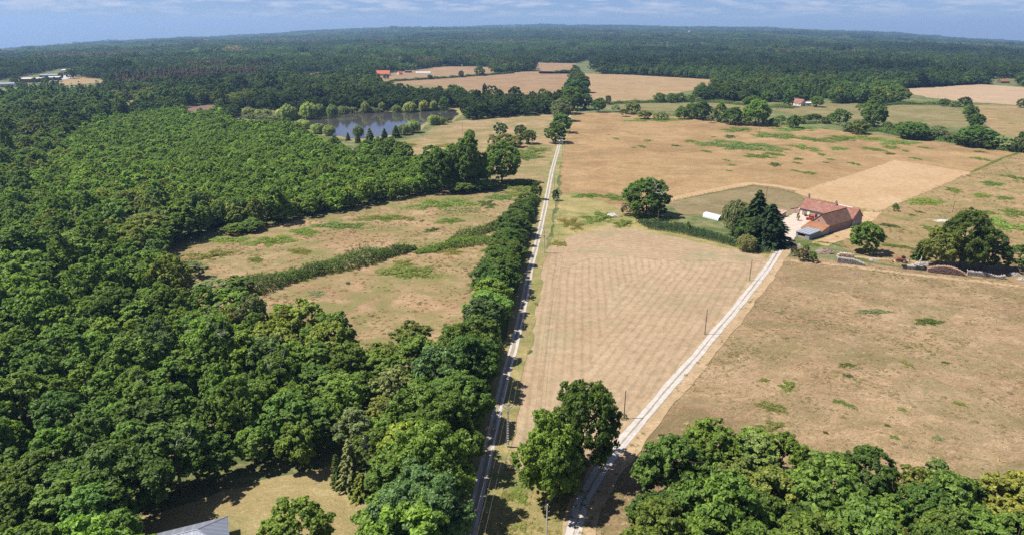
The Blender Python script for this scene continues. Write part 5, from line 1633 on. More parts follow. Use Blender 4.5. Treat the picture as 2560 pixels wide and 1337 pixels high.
grass_cover('grass', NEAR, 0.95, [(0.38, 0.30, 0.195), (0.35, 0.275, 0.17), (0.32, 0.25, 0.15), (0.28, 0.23, 0.12), (0.22, 0.215, 0.09)], 0.7, 3, 'lodged dry grass of the near right meadow')
grass_cover('grass', LEFT_MEADOW, 1.3, [(0.359, 0.248, 0.149), (0.324, 0.218, 0.126), (0.270, 0.185, 0.102), (0.198, 0.177, 0.071)], 0.8, 5, 'dry grass of the brown meadow on the left')
grass_cover('grass', FRONT, 0.6, [(0.314, 0.275, 0.108), (0.209, 0.218, 0.068), (0.142, 0.180, 0.045)], 0.7, 8, 'rough green grass between the two tracks')
grass_cover('grass', ROUGH, 1.5, [(0.326, 0.235, 0.133), (0.273, 0.197, 0.101), (0.211, 0.180, 0.070), (0.167, 0.177, 0.059)], 0.85, 9, 'patchy rough grass right of the farm')


# ------------------------------------------------------------------ the farm
TILE_OLD = tile_mat('old_red_tiles', (0.269, 0.112, 0.078), (0.202, 0.086, 0.067), (0.247, 0.142, 0.117), (0.299, 0.127, 0.047))
TILE_DARK = tile_mat('dark_tiles', (0.128, 0.071, 0.053), (0.098, 0.054, 0.041), (0.145, 0.083, 0.061), (0.170, 0.095, 0.049))
TILE_ORANGE = tile_mat('orange_tiles', (0.292, 0.118, 0.052), (0.239, 0.094, 0.044), (0.252, 0.139, 0.080), (0.305, 0.167, 0.065))
BRICK = brick_mat('weathered_brick', (0.357, 0.166, 0.119), (0.281, 0.129, 0.094), (0.374, 0.307, 0.246), (0.391, 0.299, 0.238))
BRICK_D = brick_mat('dark_brick', (0.281, 0.149, 0.115), (0.212, 0.112, 0.090), (0.323, 0.266, 0.221), (0.306, 0.232, 0.189))
RENDER = plain('grey_render', (0.357, 0.315, 0.279), 0.9, 0.15, var=0.2, scale=0.6)
WHITE = plain('white_paint', (0.680, 0.656, 0.623), 0.6, 0.3, var=0.05)
CREAM = plain('cream_wall', (0.612, 0.564, 0.492), 0.85, 0.2, var=0.1)
DARKGLASS = plain('dark_opening', (0.02, 0.022, 0.025), 0.2, 0.5, var=0.1)
ZINC = plain('zinc_sheet', (0.357, 0.382, 0.410), 0.42, 0.5, 0.55, var=0.14, scale=0.8)
ZINC_P = plain('pale_zinc_sheet', (0.476, 0.498, 0.517), 0.45, 0.5, 0.4, var=0.10, scale=0.8)
GREY = plain('grey_boards', (0.20, 0.22, 0.24), 0.8, 0.25, var=0.2)
WOODGREY = plain('weathered_timber', (0.30, 0.25, 0.20), 0.9, 0.15, var=0.3, scale=3)
ORIG = (141.9, 326.6)
AX, PX = (0.5873, -0.8094), (0.8094, 0.5873)


def F(u, v, z=0.0):
    """Farm grid: u along the house front, v away from the yard."""
    return (ORIG[0] + AX[0] * u + PX[0] * v, ORIG[1] + AX[1] * u + PX[1] * v, z)


FARM_ROT = math.atan2(AX[1], AX[0])


def farm_empty(name, u, v):
    o = empty(name, F(u, v), FARM_ROT)
    return o


def gable_body(mb, x0, x1, y0, y1, ze, zr, ridge_y):
    """Walls of a gabled building, ridge along x."""
    lo = [(x0, y0, 0), (x1, y0, 0), (x1, y1, 0), (x0, y1, 0)]
    mb.poly([(x0, y0, 0), (x1, y0, 0), (x1, y0, ze), (x0, y0, ze)])
    mb.poly([(x1, y1, 0), (x0, y1, 0), (x0, y1, ze), (x1, y1, ze)])
    mb.poly([(x1, y0, 0), (x1, y1, 0), (x1, y1, ze), (x1, ridge_y, zr), (x1, y0, ze)])
    mb.poly([(x0, y1, 0), (x0, y0, 0), (x0, y0, ze), (x0, ridge_y, zr), (x0, y1, ze)])
    return mb


def window(parent, x, y, z, w, h, mat, name='window', dy=-0.05, sill=True):
    f = MB().box(x - w / 2 - 0.1, x + w / 2 + 0.1, y + dy, y + 0.02, z - 0.1, z + h + 0.12).build(name, BRICK_D if mat is WHITE else WHITE, parent)
    MB().box(x - w / 2, x + w / 2, y + dy - 0.05, y + dy - 0.003, z, z + h).build('shutter' if mat is WHITE else 'pane', mat, f)
    if sill:
        MB().box(x - w / 2 - 0.2, x + w / 2 + 0.2, y + dy - 0.14, y + dy - 0.06, z - 0.14, z - 0.02).build('sill', RENDER, f)
    return f


def chimney(parent, x, y, z0, h, pots=1):
    c = MB().box(x - 0.45, x + 0.45, y - 0.35, y + 0.35, z0, z0 + h).box(x - 0.53, x + 0.53, y - 0.43, y + 0.43, z0 + h - 0.25, z0 + h - 0.1).build('chimney', BRICK_D, parent)
    p = MB()
    for i in range(pots):
        q = x + (i - (pots - 1) / 2) * 0.4
        p.tube([(q, y, z0 + h), (q, y, z0 + h + 0.5)], [0.16, 0.13], 8)
    p.build('pot', DARKGLASS, c)
    return c


# farmhouse: local x along the front, y to the back
ho = farm_empty('farmhouse', 0, 0)
tag(ho, 'long brick farmhouse with weathered red tile roof, white shutters and two chimneys', 'house')
gable_body(MB(), 0, 26.6, 0, 8.4, 4.0, 7.7, 4.2).build('wall', BRICK, ho)
rf = MB().slab([(-0.35, -0.45, 3.62), (15.4, -0.45, 3.62), (15.4, 4.2, 7.82), (-0.35, 4.2, 7.82)], 0.16)
rf.slab([(-0.35, 4.2, 7.82), (26.85, 4.2, 7.82), (26.85, 8.85, 3.72), (-0.35, 8.85, 3.72)], 0.16)
roof = rf.build('roof', TILE_OLD, ho)
r2 = MB().slab([(15.42, -0.45, 3.66), (26.85, -0.45, 3.66), (26.85, 4.2, 7.84), (15.42, 4.2, 7.84)], 0.16).build('roof', TILE_OLD, ho)
r2['label'] = 'newer stretch of tile roof beyond the middle chimney'
MB().tube([(15.4, 4.2, 7.86), (23.5, 4.2, 7.86)], [0.17, 0.17], 6).build('ridge_cap', WHITE, ho)
MB().tube([(-0.35, 4.2, 7.84), (15.2, 4.2, 7.84)], [0.14, 0.14], 6).build('ridge_cap', TILE_ORANGE, ho)
MB().box(-0.3, 17.4, -0.62, -0.46, 3.46, 3.60).build('gutter', GREY, ho)
MB().tube([(2.6, -0.12, 0), (2.6, -0.12, 3.5)], [0.06, 0.06], 6).build('downpipe', GREY, ho)
chimney(ho, 1.0, 4.4, 7.3, 2.4, 2)
chimney(ho, 15.6, 3.6, 7.0, 2.3)
MB().tube([(1.4, 4.2, 7.7), (1.4, 4.2, 11.5)], [0.03, 0.02], 4).build('aerial', GREY, ho)
window(ho, 4.6, 0, 0.85, 1.25, 1.9, WHITE)
window(ho, 12.6, 0, 0.75, 1.25, 1.8, WHITE)
window(ho, 6.7, 0, 3.0, 0.5, 0.4, WHITE, sill=False)
for x_, lab in ((0.8, WHITE), (8.7, DARKGLASS)):
    d_ = MB().box(x_ - 0.65, x_ + 0.65, -0.06, 0.02, 0, 2.35).build('door', BRICK_D, ho)
    MB().box(x_ - 0.5, x_ + 0.5, -0.12, -0.063, 0.05, 2.2).build('door_leaf', CREAM if lab is WHITE else DARKGLASS, d_)
MB().box(9.9, 10.5, -0.3, -0.1, 0.05, 1.7).build('open_shutter', WHITE, ho)
MB().box(14.0, 15.0, -0.9, -0.1, 0, 1.3).build('white_bench', WHITE, ho)
MB().box(3.6, 14.0, -1.6, -0.02, 0.0, 0.16).build('terrace', RENDER, ho)
wing = MB()
wing.poly([(-5.4, 0.5, 0), (-0.02, 0.5, 0), (-0.02, 0.5, 3.8), (-5.4, 0.5, 1.9)]).poly([(-5.4, 7.5, 0), (-5.4, 0.5, 0), (-5.4, 0.5, 1.9), (-5.4, 7.5, 1.9)])
wing.poly([(-0.02, 7.5, 0), (-5.4, 7.5, 0), (-5.4, 7.5, 1.9), (-0.02, 7.5, 3.8)])
wing.build('side_wing', BRICK, ho)
MB().slab([(-5.7, 0.3, 1.95), (-0.36, 0.3, 3.86), (-0.36, 7.7, 3.86), (-5.7, 7.7, 1.95)], 0.14).build('wing_roof', TILE_OLD, ho)
MB().box(-3.4, -2.5, 0.44, 0.52, 0.0, 1.5).build('wing_door', GREY, ho)
MB().box(-0.9, -0.4, -0.1, 0.47, 2.6, 3.2).build('meter_box', WHITE, ho)

# barn: ridge runs towards the viewer, local x = u, y = v (negative towards the lane)
ba = farm_empty('barn', 17.5, 0)
tag(ba, 'steep brick barn with dark brown tile roof butting against the farmhouse', 'barn')
bw = MB()
bw.poly([(8.7, -19.5, 0), (8.7, -0.02, 0), (8.7, -0.02, 3.7), (8.7, -19.5, 3.7)])
bw.poly([(0, -0.02, 0), (0, -19.5, 0), (0, -19.5, 3.7), (0, -0.02, 3.7)])
bw.build('wall', BRICK_D, ba)
MB().poly([(0, -19.5, 0), (8.7, -19.5, 0), (8.7, -19.5, 3.7), (4.5, -19.5, 7.6), (0, -19.5, 3.7)]).build('gable_wall', BRICK, ba)
MB().slab([(9.15, -19.8, 3.42), (9.15, -0.5, 3.42), (4.5, 1.6, 7.86), (4.5, -19.8, 7.86)], 0.18).build('roof', TILE_DARK, ba)
MB().slab([(-0.45, -0.5, 3.42), (-0.45, -19.8, 3.42), (4.5, -19.8, 7.86), (4.5, 1.6, 7.86)], 0.18).build('roof', TILE_OLD, ba)
MB().tube([(4.5, -19.8, 7.88), (4.5, 1.6, 7.88)], [0.16, 0.16], 6).build('ridge_cap', TILE_ORANGE, ba)
for i in range(7):
    MB().box(8.68, 8.74, -18.0 + i * 2.6, -17.75 + i * 2.6, 1.5, 2.0).build('vent', DARKGLASS, ba)
MB().box(3.6, 4.0, -19.56, -19.48, 4.6, 5.1).build('vent', DARKGLASS, ba)
MB().box(8.70, 8.78, -19.5, -0.3, 0, 0.5).build('plinth', RENDER, ba)
lw = MB().poly([(0, -26.4, 0), (9.2, -26.4, 0), (9.2, -26.4, 1.9), (0, -26.4, 1.9)]).poly([(9.2, -26.4, 0), (9.2, -19.52, 0), (9.2, -19.52, 3.9), (9.2, -26.4, 1.9)]).poly([(0, -19.52, 0), (0, -26.4, 0), (0, -26.4, 1.9), (0, -19.52, 3.9)])
lt = lw.build('lean_to', RENDER, ba)
MB().slab([(-0.3, -26.8, 1.85), (9.5, -26.8, 1.85), (9.5, -19.83, 3.95), (-0.3, -19.83, 3.95)], 0.15).build('lean_to_roof', TILE_ORANGE, lt)
gw = MB().poly([(26.62 - 17.5 + 0.06, 0.05, 0), (26.62 - 17.5 + 0.06, 8.35, 0), (26.62 - 17.5 + 0.06, 8.35, 2.6), (26.62 - 17.5 + 0.06, 0.05, 2.6)])
gw.build('rendered_end', RENDER, ba)

# sheet-metal shed in front of the lean-to
sh = farm_empty('metal_shed', 20.6, -26.9)
tag(sh, 'blue-grey shed with ribbed zinc roof and open front beside the barn', 'shed')
sw = MB()
sw.poly([(0, -8.6, 0), (0.9, -8.6, 0), (0.9, -8.6, 2.4), (0, -8.6, 2.4)]).poly([(4.4, -8.6, 0), (6.4, -8.6, 0), (6.4, -8.6, 2.4), (4.4, -8.6, 2.4)])
sw.poly([(0.9, -8.6, 1.9), (4.4, -8.6, 1.9), (4.4, -8.6, 2.4), (0.9, -8.6, 2.4)])
sw.poly([(6.4, -8.6, 0), (6.4, 0, 0), (6.4, 0, 2.9), (6.4, -8.6, 2.4)]).poly([(0, 0, 0), (0, -8.6, 0), (0, -8.6, 2.4), (0, 0, 2.9)]).poly([(6.4, 0, 0), (0, 0, 0), (0, 0, 2.9), (6.4, 0, 2.9)])
sw.build('wall', GREY, sh)
MB().box(0.95, 4.35, -8.5, -8.4, 0, 0.9).build('stored_boards', WOODGREY, sh)
for i in range(9):
    a, b = -0.3 + i * 0.78, -0.3 + (i + 1) * 0.78 - 0.05
    p_ = MB().slab([(a, -9.0, 2.46), (b, -9.0, 2.46), (b, 0.3, 2.98), (a, 0.3, 2.98)], 0.05).slab([(b - 0.10, -9.0, 2.53), (b + 0.02, -9.0, 2.53), (b + 0.02, 0.3, 3.05), (b - 0.10, 0.3, 3.05)], 0.065)
    p_.build('roof_sheet', ZINC_P if i % 2 else ZINC, sh)

# outbuilding behind the conifers and the small timber shed beside it
ob_ = empty('outbuilding', (119.6, 318.4), R(-38))
tag(ob_, 'orange-roofed outbuilding half hidden behind the dark conifers', 'outbuilding')
gable_body(MB(), -4.5, 4.5, -3, 3, 2.6, 5.0, 0).build('wall', BRICK, ob_)
MB().slab([(-4.8, -3.4, 2.5), (4.8, -3.4, 2.5), (4.8, 0, 5.15), (-4.8, 0, 5.15)], 0.14).slab([(-4.8, 0, 5.15), (4.8, 0, 5.15), (4.8, 3.4, 2.5), (-4.8, 3.4, 2.5)], 0.14).build('roof', TILE_ORANGE, ob_)
MB().box(-1, 0.2, -3.05, -2.98, 0, 2.0).build('door', GREY, ob_)
ts = empty('timber_shed', (130, 323.6), R(-50))
tag(ts, 'small brown timber shed with striped red-brown roof beside the yard', 'shed')
MB().poly([(-3, -2, 0), (3, -2, 0), (3, -2, 2.2), (-3, -2, 2.2)]).poly([(3, -2, 0), (3, 2, 0), (3, 2, 2.9), (3, -2, 2.2)]).poly([(-3, 2, 0), (-3, -2, 0), (-3, -2, 2.2), (-3, 2, 2.9)]).poly([(3, 2, 0), (-3, 2, 0), (-3, 2, 2.9), (3, 2, 2.9)]).build('wall', WOODGREY, ts)
BROWNTIN = plain('brown_roof_sheet', (0.30, 0.17, 0.14), 0.6, 0.3, var=0.15)
BROWNTIN2 = plain('faded_roof_sheet', (0.40, 0.26, 0.21), 0.6, 0.3, var=0.15)
for i in range(7):
    a, b = -3.3 + i * 0.95, -3.3 + (i + 1) * 0.95 - 0.03
    MB().slab([(a, -2.4, 2.2), (b, -2.4, 2.2), (b, 2.3, 3.05), (a, 2.3, 3.05)], 0.06).build('roof_sheet', BROWNTIN if i % 2 else BROWNTIN2, ts)
for x_ in (-1.8, 0, 1.8):
    MB().box(x_ - 0.5, x_ + 0.5, -2.03, -1.98, 0, 1.9).build('door', GREY, ts)

# polytunnel
pm, nt, out = new_mat('tunnel_film')
b_ = principled(nt, out, (0.70, 0.76, 0.72), 0.3, 0.5)
b_.inputs['Transmission Weight'].default_value = 0.25
pt = empty('polytunnel', (94.7, 323.6), math.atan2((101.5, 314.8)[1] - (94.7, 323.6)[1], (101.5, 314.8)[0] - (94.7, 323.6)[0]))
tag(pt, 'white polytunnel with hooped film cover beside the pale willow', 'greenhouse')
mb = MB()
sec = 11
for i in range(15):
    for j in range(sec):
        a = math.pi * j / (sec - 1)
        rr = 2.35 + (0.07 if i % 2 == 0 else -0.05)
        mb.v.append((i * 0.65, -math.cos(a) * rr, math.sin(a) * rr * 0.95))
for i in range(14):
    for j in range(sec - 1):
        q = i * sec + j
        mb.f.append((q, q + sec, q + sec + 1, q + 1))
mb.f.append(tuple(range(sec)))
mb.build('cover', pm, pt)
MB().box(-0.06, 0.0, -0.8, 0.8, 0, 1.4).build('doorway', DARKGLASS, pt)
for i in range(0, 15, 2):
    MB().tube([(i * 0.65, -math.cos(math.pi * j / 10) * 2.44, math.sin(math.pi * j / 10) * 2.44 * 0.95) for j in range(11)], [0.035] * 11, 4).build('hoop', ZINC, pt)

# house with the grey standing-seam roof at the bottom of the picture
SEAM = plain('seamed_steel', (0.255, 0.274, 0.328), 0.38, 0.5, 0.35, var=0.08, scale=0.7)
SEAM_L = plain('seamed_steel_light', (0.306, 0.324, 0.377), 0.38, 0.5, 0.35, var=0.08, scale=0.7)
hx, hy = -51.9, 102.5                                   # far right corner of the eaves
gh = empty('house', (hx, hy, 0), math.atan2(-4.9, -11.6))
tag(gh, 'house with hipped grey standing-seam metal roof at the edge of the dry lawn', 'house')
# local x runs left along the back eaves, y towards the viewer
Lx, Wy, E_, Rg = 19.0, 9.4, 3.0, 5.3
MB().box(0.5, Lx - 0.5, 0.5, Wy - 0.5, 0, 2.95).build('wall', CREAM, gh)
hip = Wy / 2


def seam_face(corner_fn, n, length, name):
    """Standing-seam panels laid side by side up one slope of the hipped roof."""
    w = length / n
    for i in range(n):
        a, b = i * w + 0.02, (i + 1) * w - 0.02
        quad = corner_fn(a, b)
        m_ = MB().slab(quad, 0.06)
        q0, q1 = Vector(quad[1]), Vector(quad[2])
        if (q1 - q0).length > 0.3:
            m_.tube([q0 + Vector((0, 0, 0.03)), q1 + Vector((0, 0, 0.03))], [0.045, 0.045], 4)
        m_.build(name, SEAM_L if i % 3 == 1 else SEAM, gh)


def up(x, d):
    return (Rg - E_) * d / hip + E_


def back_face(a, b):
    da, db = min(a, Lx - a, hip), min(b, Lx - b, hip)
    return [(b, 0, E_), (a, 0, E_), (a, da, up(0, da)), (b, db, up(0, db))]


def front_face(a, b):
    da, db = min(a, Lx - a, hip), min(b, Lx - b, hip)
    return [(a, Wy, E_), (b, Wy, E_), (b, Wy - db, up(0, db)), (a, Wy - da, up(0, da))]


def side_face(a, b):
    da, db = min(a, Wy - a), min(b, Wy - b)
    return [(0, a, E_), (0, b, E_), (db, b, up(0, db)), (da, a, up(0, da))]


seam_face(back_face, 36, Lx, 'roof_panel')
seam_face(front_face, 36, Lx, 'roof_panel')
seam_face(side_face, 26, Wy, 'roof_panel')
MB().tube([(hip, hip, Rg + 0.05), (Lx - hip, hip, Rg + 0.05)], [0.12, 0.12], 6).build('ridge_cap', SEAM_L, gh)
MB().tube([(0, 0, E_ + 0.05), (hip, hip, Rg + 0.05)], [0.10, 0.10], 6).build('hip_cap', SEAM_L, gh)
MB().tube([(0, Wy, E_ + 0.05), (hip, hip, Rg + 0.05)], [0.10, 0.10], 6).build('hip_cap', SEAM_L, gh)
MB().box(-0.14, Lx, -0.14, -0.02, E_ - 0.14, E_ - 0.02).box(-0.14, -0.02, -0.02, Wy, E_ - 0.14, E_ - 0.02).build('gutter', GREY, gh)


# ------------------------------------------------------------------ far buildings
def cottage(name, x, y, w, d, ze, zr, rot, wall, roofm, label, cat='house', wins=3, chim=True, gable=None):
    t = empty(name, (x, y, float(land_z(x, y))), rot)
    tag(t, label, cat)
    gable_body(MB(), -w / 2, w / 2, -d / 2, d / 2, ze, zr, 0).build('wall', wall, t)
    k = (zr - ze) / (d / 2)
    MB().slab([(-w / 2 - 0.3, -d / 2 - 0.4, ze - 0.4 * k + 0.12), (w / 2 + 0.3, -d / 2 - 0.4, ze - 0.4 * k + 0.12), (w / 2 + 0.3, 0, zr + 0.12), (-w / 2 - 0.3, 0, zr + 0.12)], 0.15).build('roof', roofm, t)
    MB().slab([(-w / 2 - 0.3, 0, zr + 0.12), (w / 2 + 0.3, 0, zr + 0.12), (w / 2 + 0.3, d / 2 + 0.4, ze - 0.4 * k + 0.12), (-w / 2 - 0.3, d / 2 + 0.4, ze - 0.4 * k + 0.12)], 0.15).build('roof', roofm, t)
    for i in range(wins):
        x_ = -w / 2 + w * (i + 0.5) / wins
        f_ = MB().box(x_ - 0.75, x_ + 0.75, -d / 2 - 0.06, -d / 2 + 0.01, 0.8, 2.2).build('window', WHITE, t)
        MB().box(x_ - 0.6, x_ + 0.6, -d / 2 - 0.09, -d / 2 - 0.063, 0.92, 2.1).build('pane', DARKGLASS, f_)
    if chim:
        chimney(t, -w / 2 + 0.8, 0, zr - 0.5, 1.8)
    return t


RED = plain('bright_red_tiles', (0.442, 0.133, 0.074), 0.85, 0.2, var=0.15, scale=0.6)
REDWALL = plain('red_brown_cladding', (0.28, 0.10, 0.075), 0.7, 0.3, var=0.12, scale=0.5)
DKWALL = plain('dark_cladding', (0.12, 0.085, 0.08), 0.7, 0.3, var=0.15, scale=0.5)
SHEDROOF = plain('pale_fibre_roof', (0.442, 0.415, 0.385), 0.8, 0.2, var=0.1, scale=0.5)
cx, cy = (-252, 1359.2)
c_ = cottage('house', cx + 5, cy, 26, 10, 4, 10, R(-4), CREAM, RED, 'bright red-roofed house with white gables beyond the pond')
w2 = MB()
gable_body(w2, -4.5, 4.5, -4, 4, 4, 9.5, 0)
w2.v = [(-14 - y_, x_ - 7, z_) for x_, y_, z_ in w2.v]
w2.build('front_wing', CREAM, c_)
MB().slab([(-18.5, -12, 3.8), (-14, -12, 9.7), (-14, 0, 9.7), (-18.5, 0, 3.8)], 0.15).slab([(-14, -12, 9.7), (-9.5, -12, 3.8), (-9.5, 0, 3.8), (-14, 0, 9.7)], 0.15).build('wing_roof', RED, c_)
cx, cy = (-221.4, 1394.8)
cottage('house', cx, cy, 9, 7, 3, 6.5, R(50), CREAM, RED, 'little red-roofed annex right of the bright red-roofed house', wins=2, chim=False)
cx, cy = (-213.2, 1458.5)
cottage('shed', cx, cy, 13, 8, 3.2, 4.6, 0, DKWALL, DKWALL, 'dark flat shed between the red-roofed annex and the long greenhouse', 'shed', 2, False)
cx, cy = (-179.5, 1432.4)
gr = empty('greenhouse', (cx, cy, 0), R(3))
tag(gr, 'long low white greenhouse tunnel in the far meadow', 'greenhouse')
mb = MB()
for i in range(13):
    for j in range(9):
        a = math.pi * j / 8
        mb.v.append((-15 + i * 2.5, -math.cos(a) * 4, math.sin(a) * (3.3 + 0.1 * (i % 2))))
for i in range(12):
    for j in range(8):
        q = i * 9 + j
        mb.f.append((q, q + 9, q + 10, q + 1))
mb.f += [tuple(range(9)), tuple(12 * 9 + j for j in reversed(range(9)))]
mb.build('cover', pm, gr)
for i in range(0, 13, 2):
    MB().tube([(-15 + i * 2.5, -math.cos(math.pi * j / 8) * 4.08, math.sin(math.pi * j / 8) * 3.48) for j in range(9)], [0.08] * 9, 4).build('hoop', ZINC, gr)
cx, cy = (-119.4, 1724.9)
cottage('house', cx, cy, 16, 11, 4.5, 10, R(60), CREAM, TILE_DARK, 'brown-roofed house with a white gable at the wood edge beyond the greenhouse', wins=3)
cx, cy = (-137.3, 1822.4)
cottage('house', cx, cy, 9, 9, 4, 8, R(20), CREAM, TILE_ORANGE, 'small orange roof behind the brown-roofed house', wins=2, chim=False)
cx, cy = (340.3, 829.1)
c_ = cottage('cottage', cx, cy, 14, 9, 3.2, 7.6, R(-62), CREAM, TILE_OLD, 'white cottage with brown tiled roof and white gable behind the hedgerow', wins=3)
MB().tube([(0, 0, 7.5), (0, 0, 12)], [0.06, 0.05], 4).build('aerial', GREY, c_)
cx, cy = (348.9, 824.7)
cottage('garage', cx, cy, 7, 5, 3.6, 4.2, 0, WHITE, WHITE, 'small white box of a garage right of the white cottage', 'garage', 1, False)
cx, cy = (820.4, 1177.9)
cottage('shed', cx, cy, 15, 9, 3.0, 6.4, R(4), DKWALL, TILE_ORANGE, 'open brown shed with orange roof at the far right wood edge', 'shed', 3, False)
cx, cy = (443, 1325.3)
cottage('hut', cx, cy, 14, 9, 3.5, 6.5, 0, DKWALL, DKWALL, 'dark hut in the woods behind the far cereal field', 'hut', 2, False)


def hall(x, y, w, d, h, rot, wall, roofm, label, bays=5):
    t = empty('industrial_hall', (x, y, float(land_z(x, y))), rot)
    tag(t, label, 'industrial building', 'works buildings among the far-left woods')
    MB().poly([(-w / 2, -d / 2, 0), (w / 2, -d / 2, 0), (w / 2, -d / 2, h), (-w / 2, -d / 2, h)]).poly([(w / 2, -d / 2, 0), (w / 2, d / 2, 0), (w / 2, d / 2, h), (w / 2, -d / 2, h)]).poly([(w / 2, d / 2, 0), (-w / 2, d / 2, 0), (-w / 2, d / 2, h), (w / 2, d / 2, h)]).poly([(-w / 2, d / 2, 0), (-w / 2, -d / 2, 0), (-w / 2, -d / 2, h), (-w / 2, d / 2, h)]).build('wall', wall, t)
    MB().slab([(-w / 2 - 0.3, -d / 2 - 0.3, h + 0.15), (w / 2 + 0.3, -d / 2 - 0.3, h + 0.15), (w / 2 + 0.3, d / 2 + 0.3, h + 1.4), (-w / 2 - 0.3, d / 2 + 0.3, h + 1.4)], 0.2).build('roof', roofm, t)
    for i in range(bays):
        x_ = -w / 2 + w * (i + 0.5) / bays
        MB().box(x_ - w / bays * 0.22, x_ + w / bays * 0.22, -d / 2 - 0.1, -d / 2 + 0.02, 0.2, h * 0.55).build('roller_door', DARKGLASS, t)
    return t


cx, cy = (-815.6, 1186.8)
hall(cx + 4, cy + 6, 30, 14, 6.0, R(12), REDWALL, SHEDROOF, 'red-brown works hall with pale flat roof behind a dark tree')
cx, cy = (-818.7, 1214)
hall(cx + 14, cy + 22, 26, 12, 5.5, R(12), DKWALL, SHEDROOF, 'dark brown works hall right of the red-brown one')
cx, cy = (-845.8, 1293)
hall(cx, cy, 28, 13, 5.5, R(18), DKWALL, ZINC, 'grey-roofed dark hall between the car park and the red-brown hall')
cx, cy = (-874.3, 1382.8)
hall(cx, cy, 7, 8, 9, R(10), WHITE, SHEDROOF, 'narrow white block left of the white works building', 2)
cx, cy = (-883.1, 1432.4)
hall(cx, cy, 22, 12, 7.5, R(12), WHITE, SHEDROOF, 'white works building at the wood edge above the far-left field', 4)
cx, cy = (-788.6, 1096.3)
hall(cx, cy, 24, 14, 5, R(30), WHITE, ZINC, 'blue-grey roof at the far-left border of the photo', 4)
cx, cy = (-834, 1528.1)
hall(cx, cy, 22, 10, 6, R(5), WHITE, ZINC_P, 'low white roof glinting in the woods right of the works', 3)
sheet('car_park', [(-791.7, 1177.9), (-853.9, 1336.4), (-878.2, 1407.1), (-823.7, 1336.4), (-783.3, 1223.4), (-770.5, 1160.7)], 3, plain('pale_tarmac', (0.34, 0.33, 0.32), 0.9, 0.2, var=0.1, scale=0.1), 10, 1)


def far_car(x, y, rot, col, label):
    t = empty('parked_car', (x, y, 0), rot)
    tag(t, label, 'car', 'cars by the works halls')
    MB().hexa([(-2.1, -0.85, 0.3), (2.1, -0.85, 0.3), (2.1, 0.85, 0.3), (-2.1, 0.85, 0.3)], [(-2.1, -0.85, 0.9), (2.0, -0.85, 0.85), (2.0, 0.85, 0.85), (-2.1, 0.85, 0.9)]).build('body', plain('car_paint', col, 0.3, 0.5, var=0.02), t)
    MB().hexa([(-1.8, -0.8, 0.9), (0.9, -0.8, 0.9), (0.9, 0.8, 0.9), (-1.8, 0.8, 0.9)], [(-1.4, -0.65, 1.45), (0.3, -0.65, 1.45), (0.3, 0.65, 1.45), (-1.4, 0.65, 1.45)]).build('cabin', DARKGLASS, t)
    for a in (-1.3, 1.3):
        for b in (-0.82, 0.82):
            MB().tube([(a, b - 0.1, 0.33), (a, b + 0.1, 0.33)], [0.33, 0.33], 10).build('wheel', DARKGLASS, t)
    return t


far_car(*(-814.8, 1252.3), 0.3, (0.03, 0.03, 0.05), 'dark car on the car park by the works halls')
far_car(*(-813.7, 1232.9), 1.2, (0.75, 0.75, 0.75), 'white car on the car park by the works halls')

for x, y, h, r, tone in [(-805.1, 1143.9, 13.8, 9.1, 'deep_green'),
    (-790.6, 1169.2, 9.6, 5.3, 'dark_green'),
    (-782, 1186.8, 11, 5.4, 'deep_green'),
    (-788.3, 1177.9, 7.7, 4, 'dark_green'),
    (-799.2, 1252.3, 12.3, 4.2, 'deep_green'),
    (-801.4, 1282.6, 17.5, 8, 'dark_green'),
    (-801.2, 1293, 12.7, 5.1, 'deep_green'),
    (-743, 1066.6, 10, 8.5, 'mid_green'),
    (-743.5, 1038.5, 8, 5.3, 'deep_green')]:
    make_tree('works_tree', x, y, h, r, tone.replace('_', ' '), group='trees scattered among the works halls', kit=CROWNS['field'])
works = [t for t in TREES_MADE if t['o'].name.startswith('works_tree')]
for t in works:
    t['look'] = f"{t['tone']} tree by the works halls"
label_by_place(works, lambda t: '')
for t in works:
    t['o']['label'] = t['o']['label'].replace(' ,', ',')

# water tower on the skyline
cx, cy = 1229.0, 5000.0
wt = empty('water_tower', (cx, cy, float(land_z(cx, cy))))
tag(wt, 'pale water tower standing above the far woods on the skyline', 'water tower')
MB().tube([(0, 0, 0), (0, 0, 26)], [4.2, 3.8], 14).build('shaft', CREAM, wt)
MB().tube([(0, 0, 26), (0, 0, 29), (0, 0, 36), (0, 0, 37)], [3.8, 6.5, 7.0, 6.6], 16).build('tank', CREAM, wt)
MB().tube([(0, 0, 37), (0, 0, 40)], [6.8, 0.5], 16).build('cap', RED, wt)


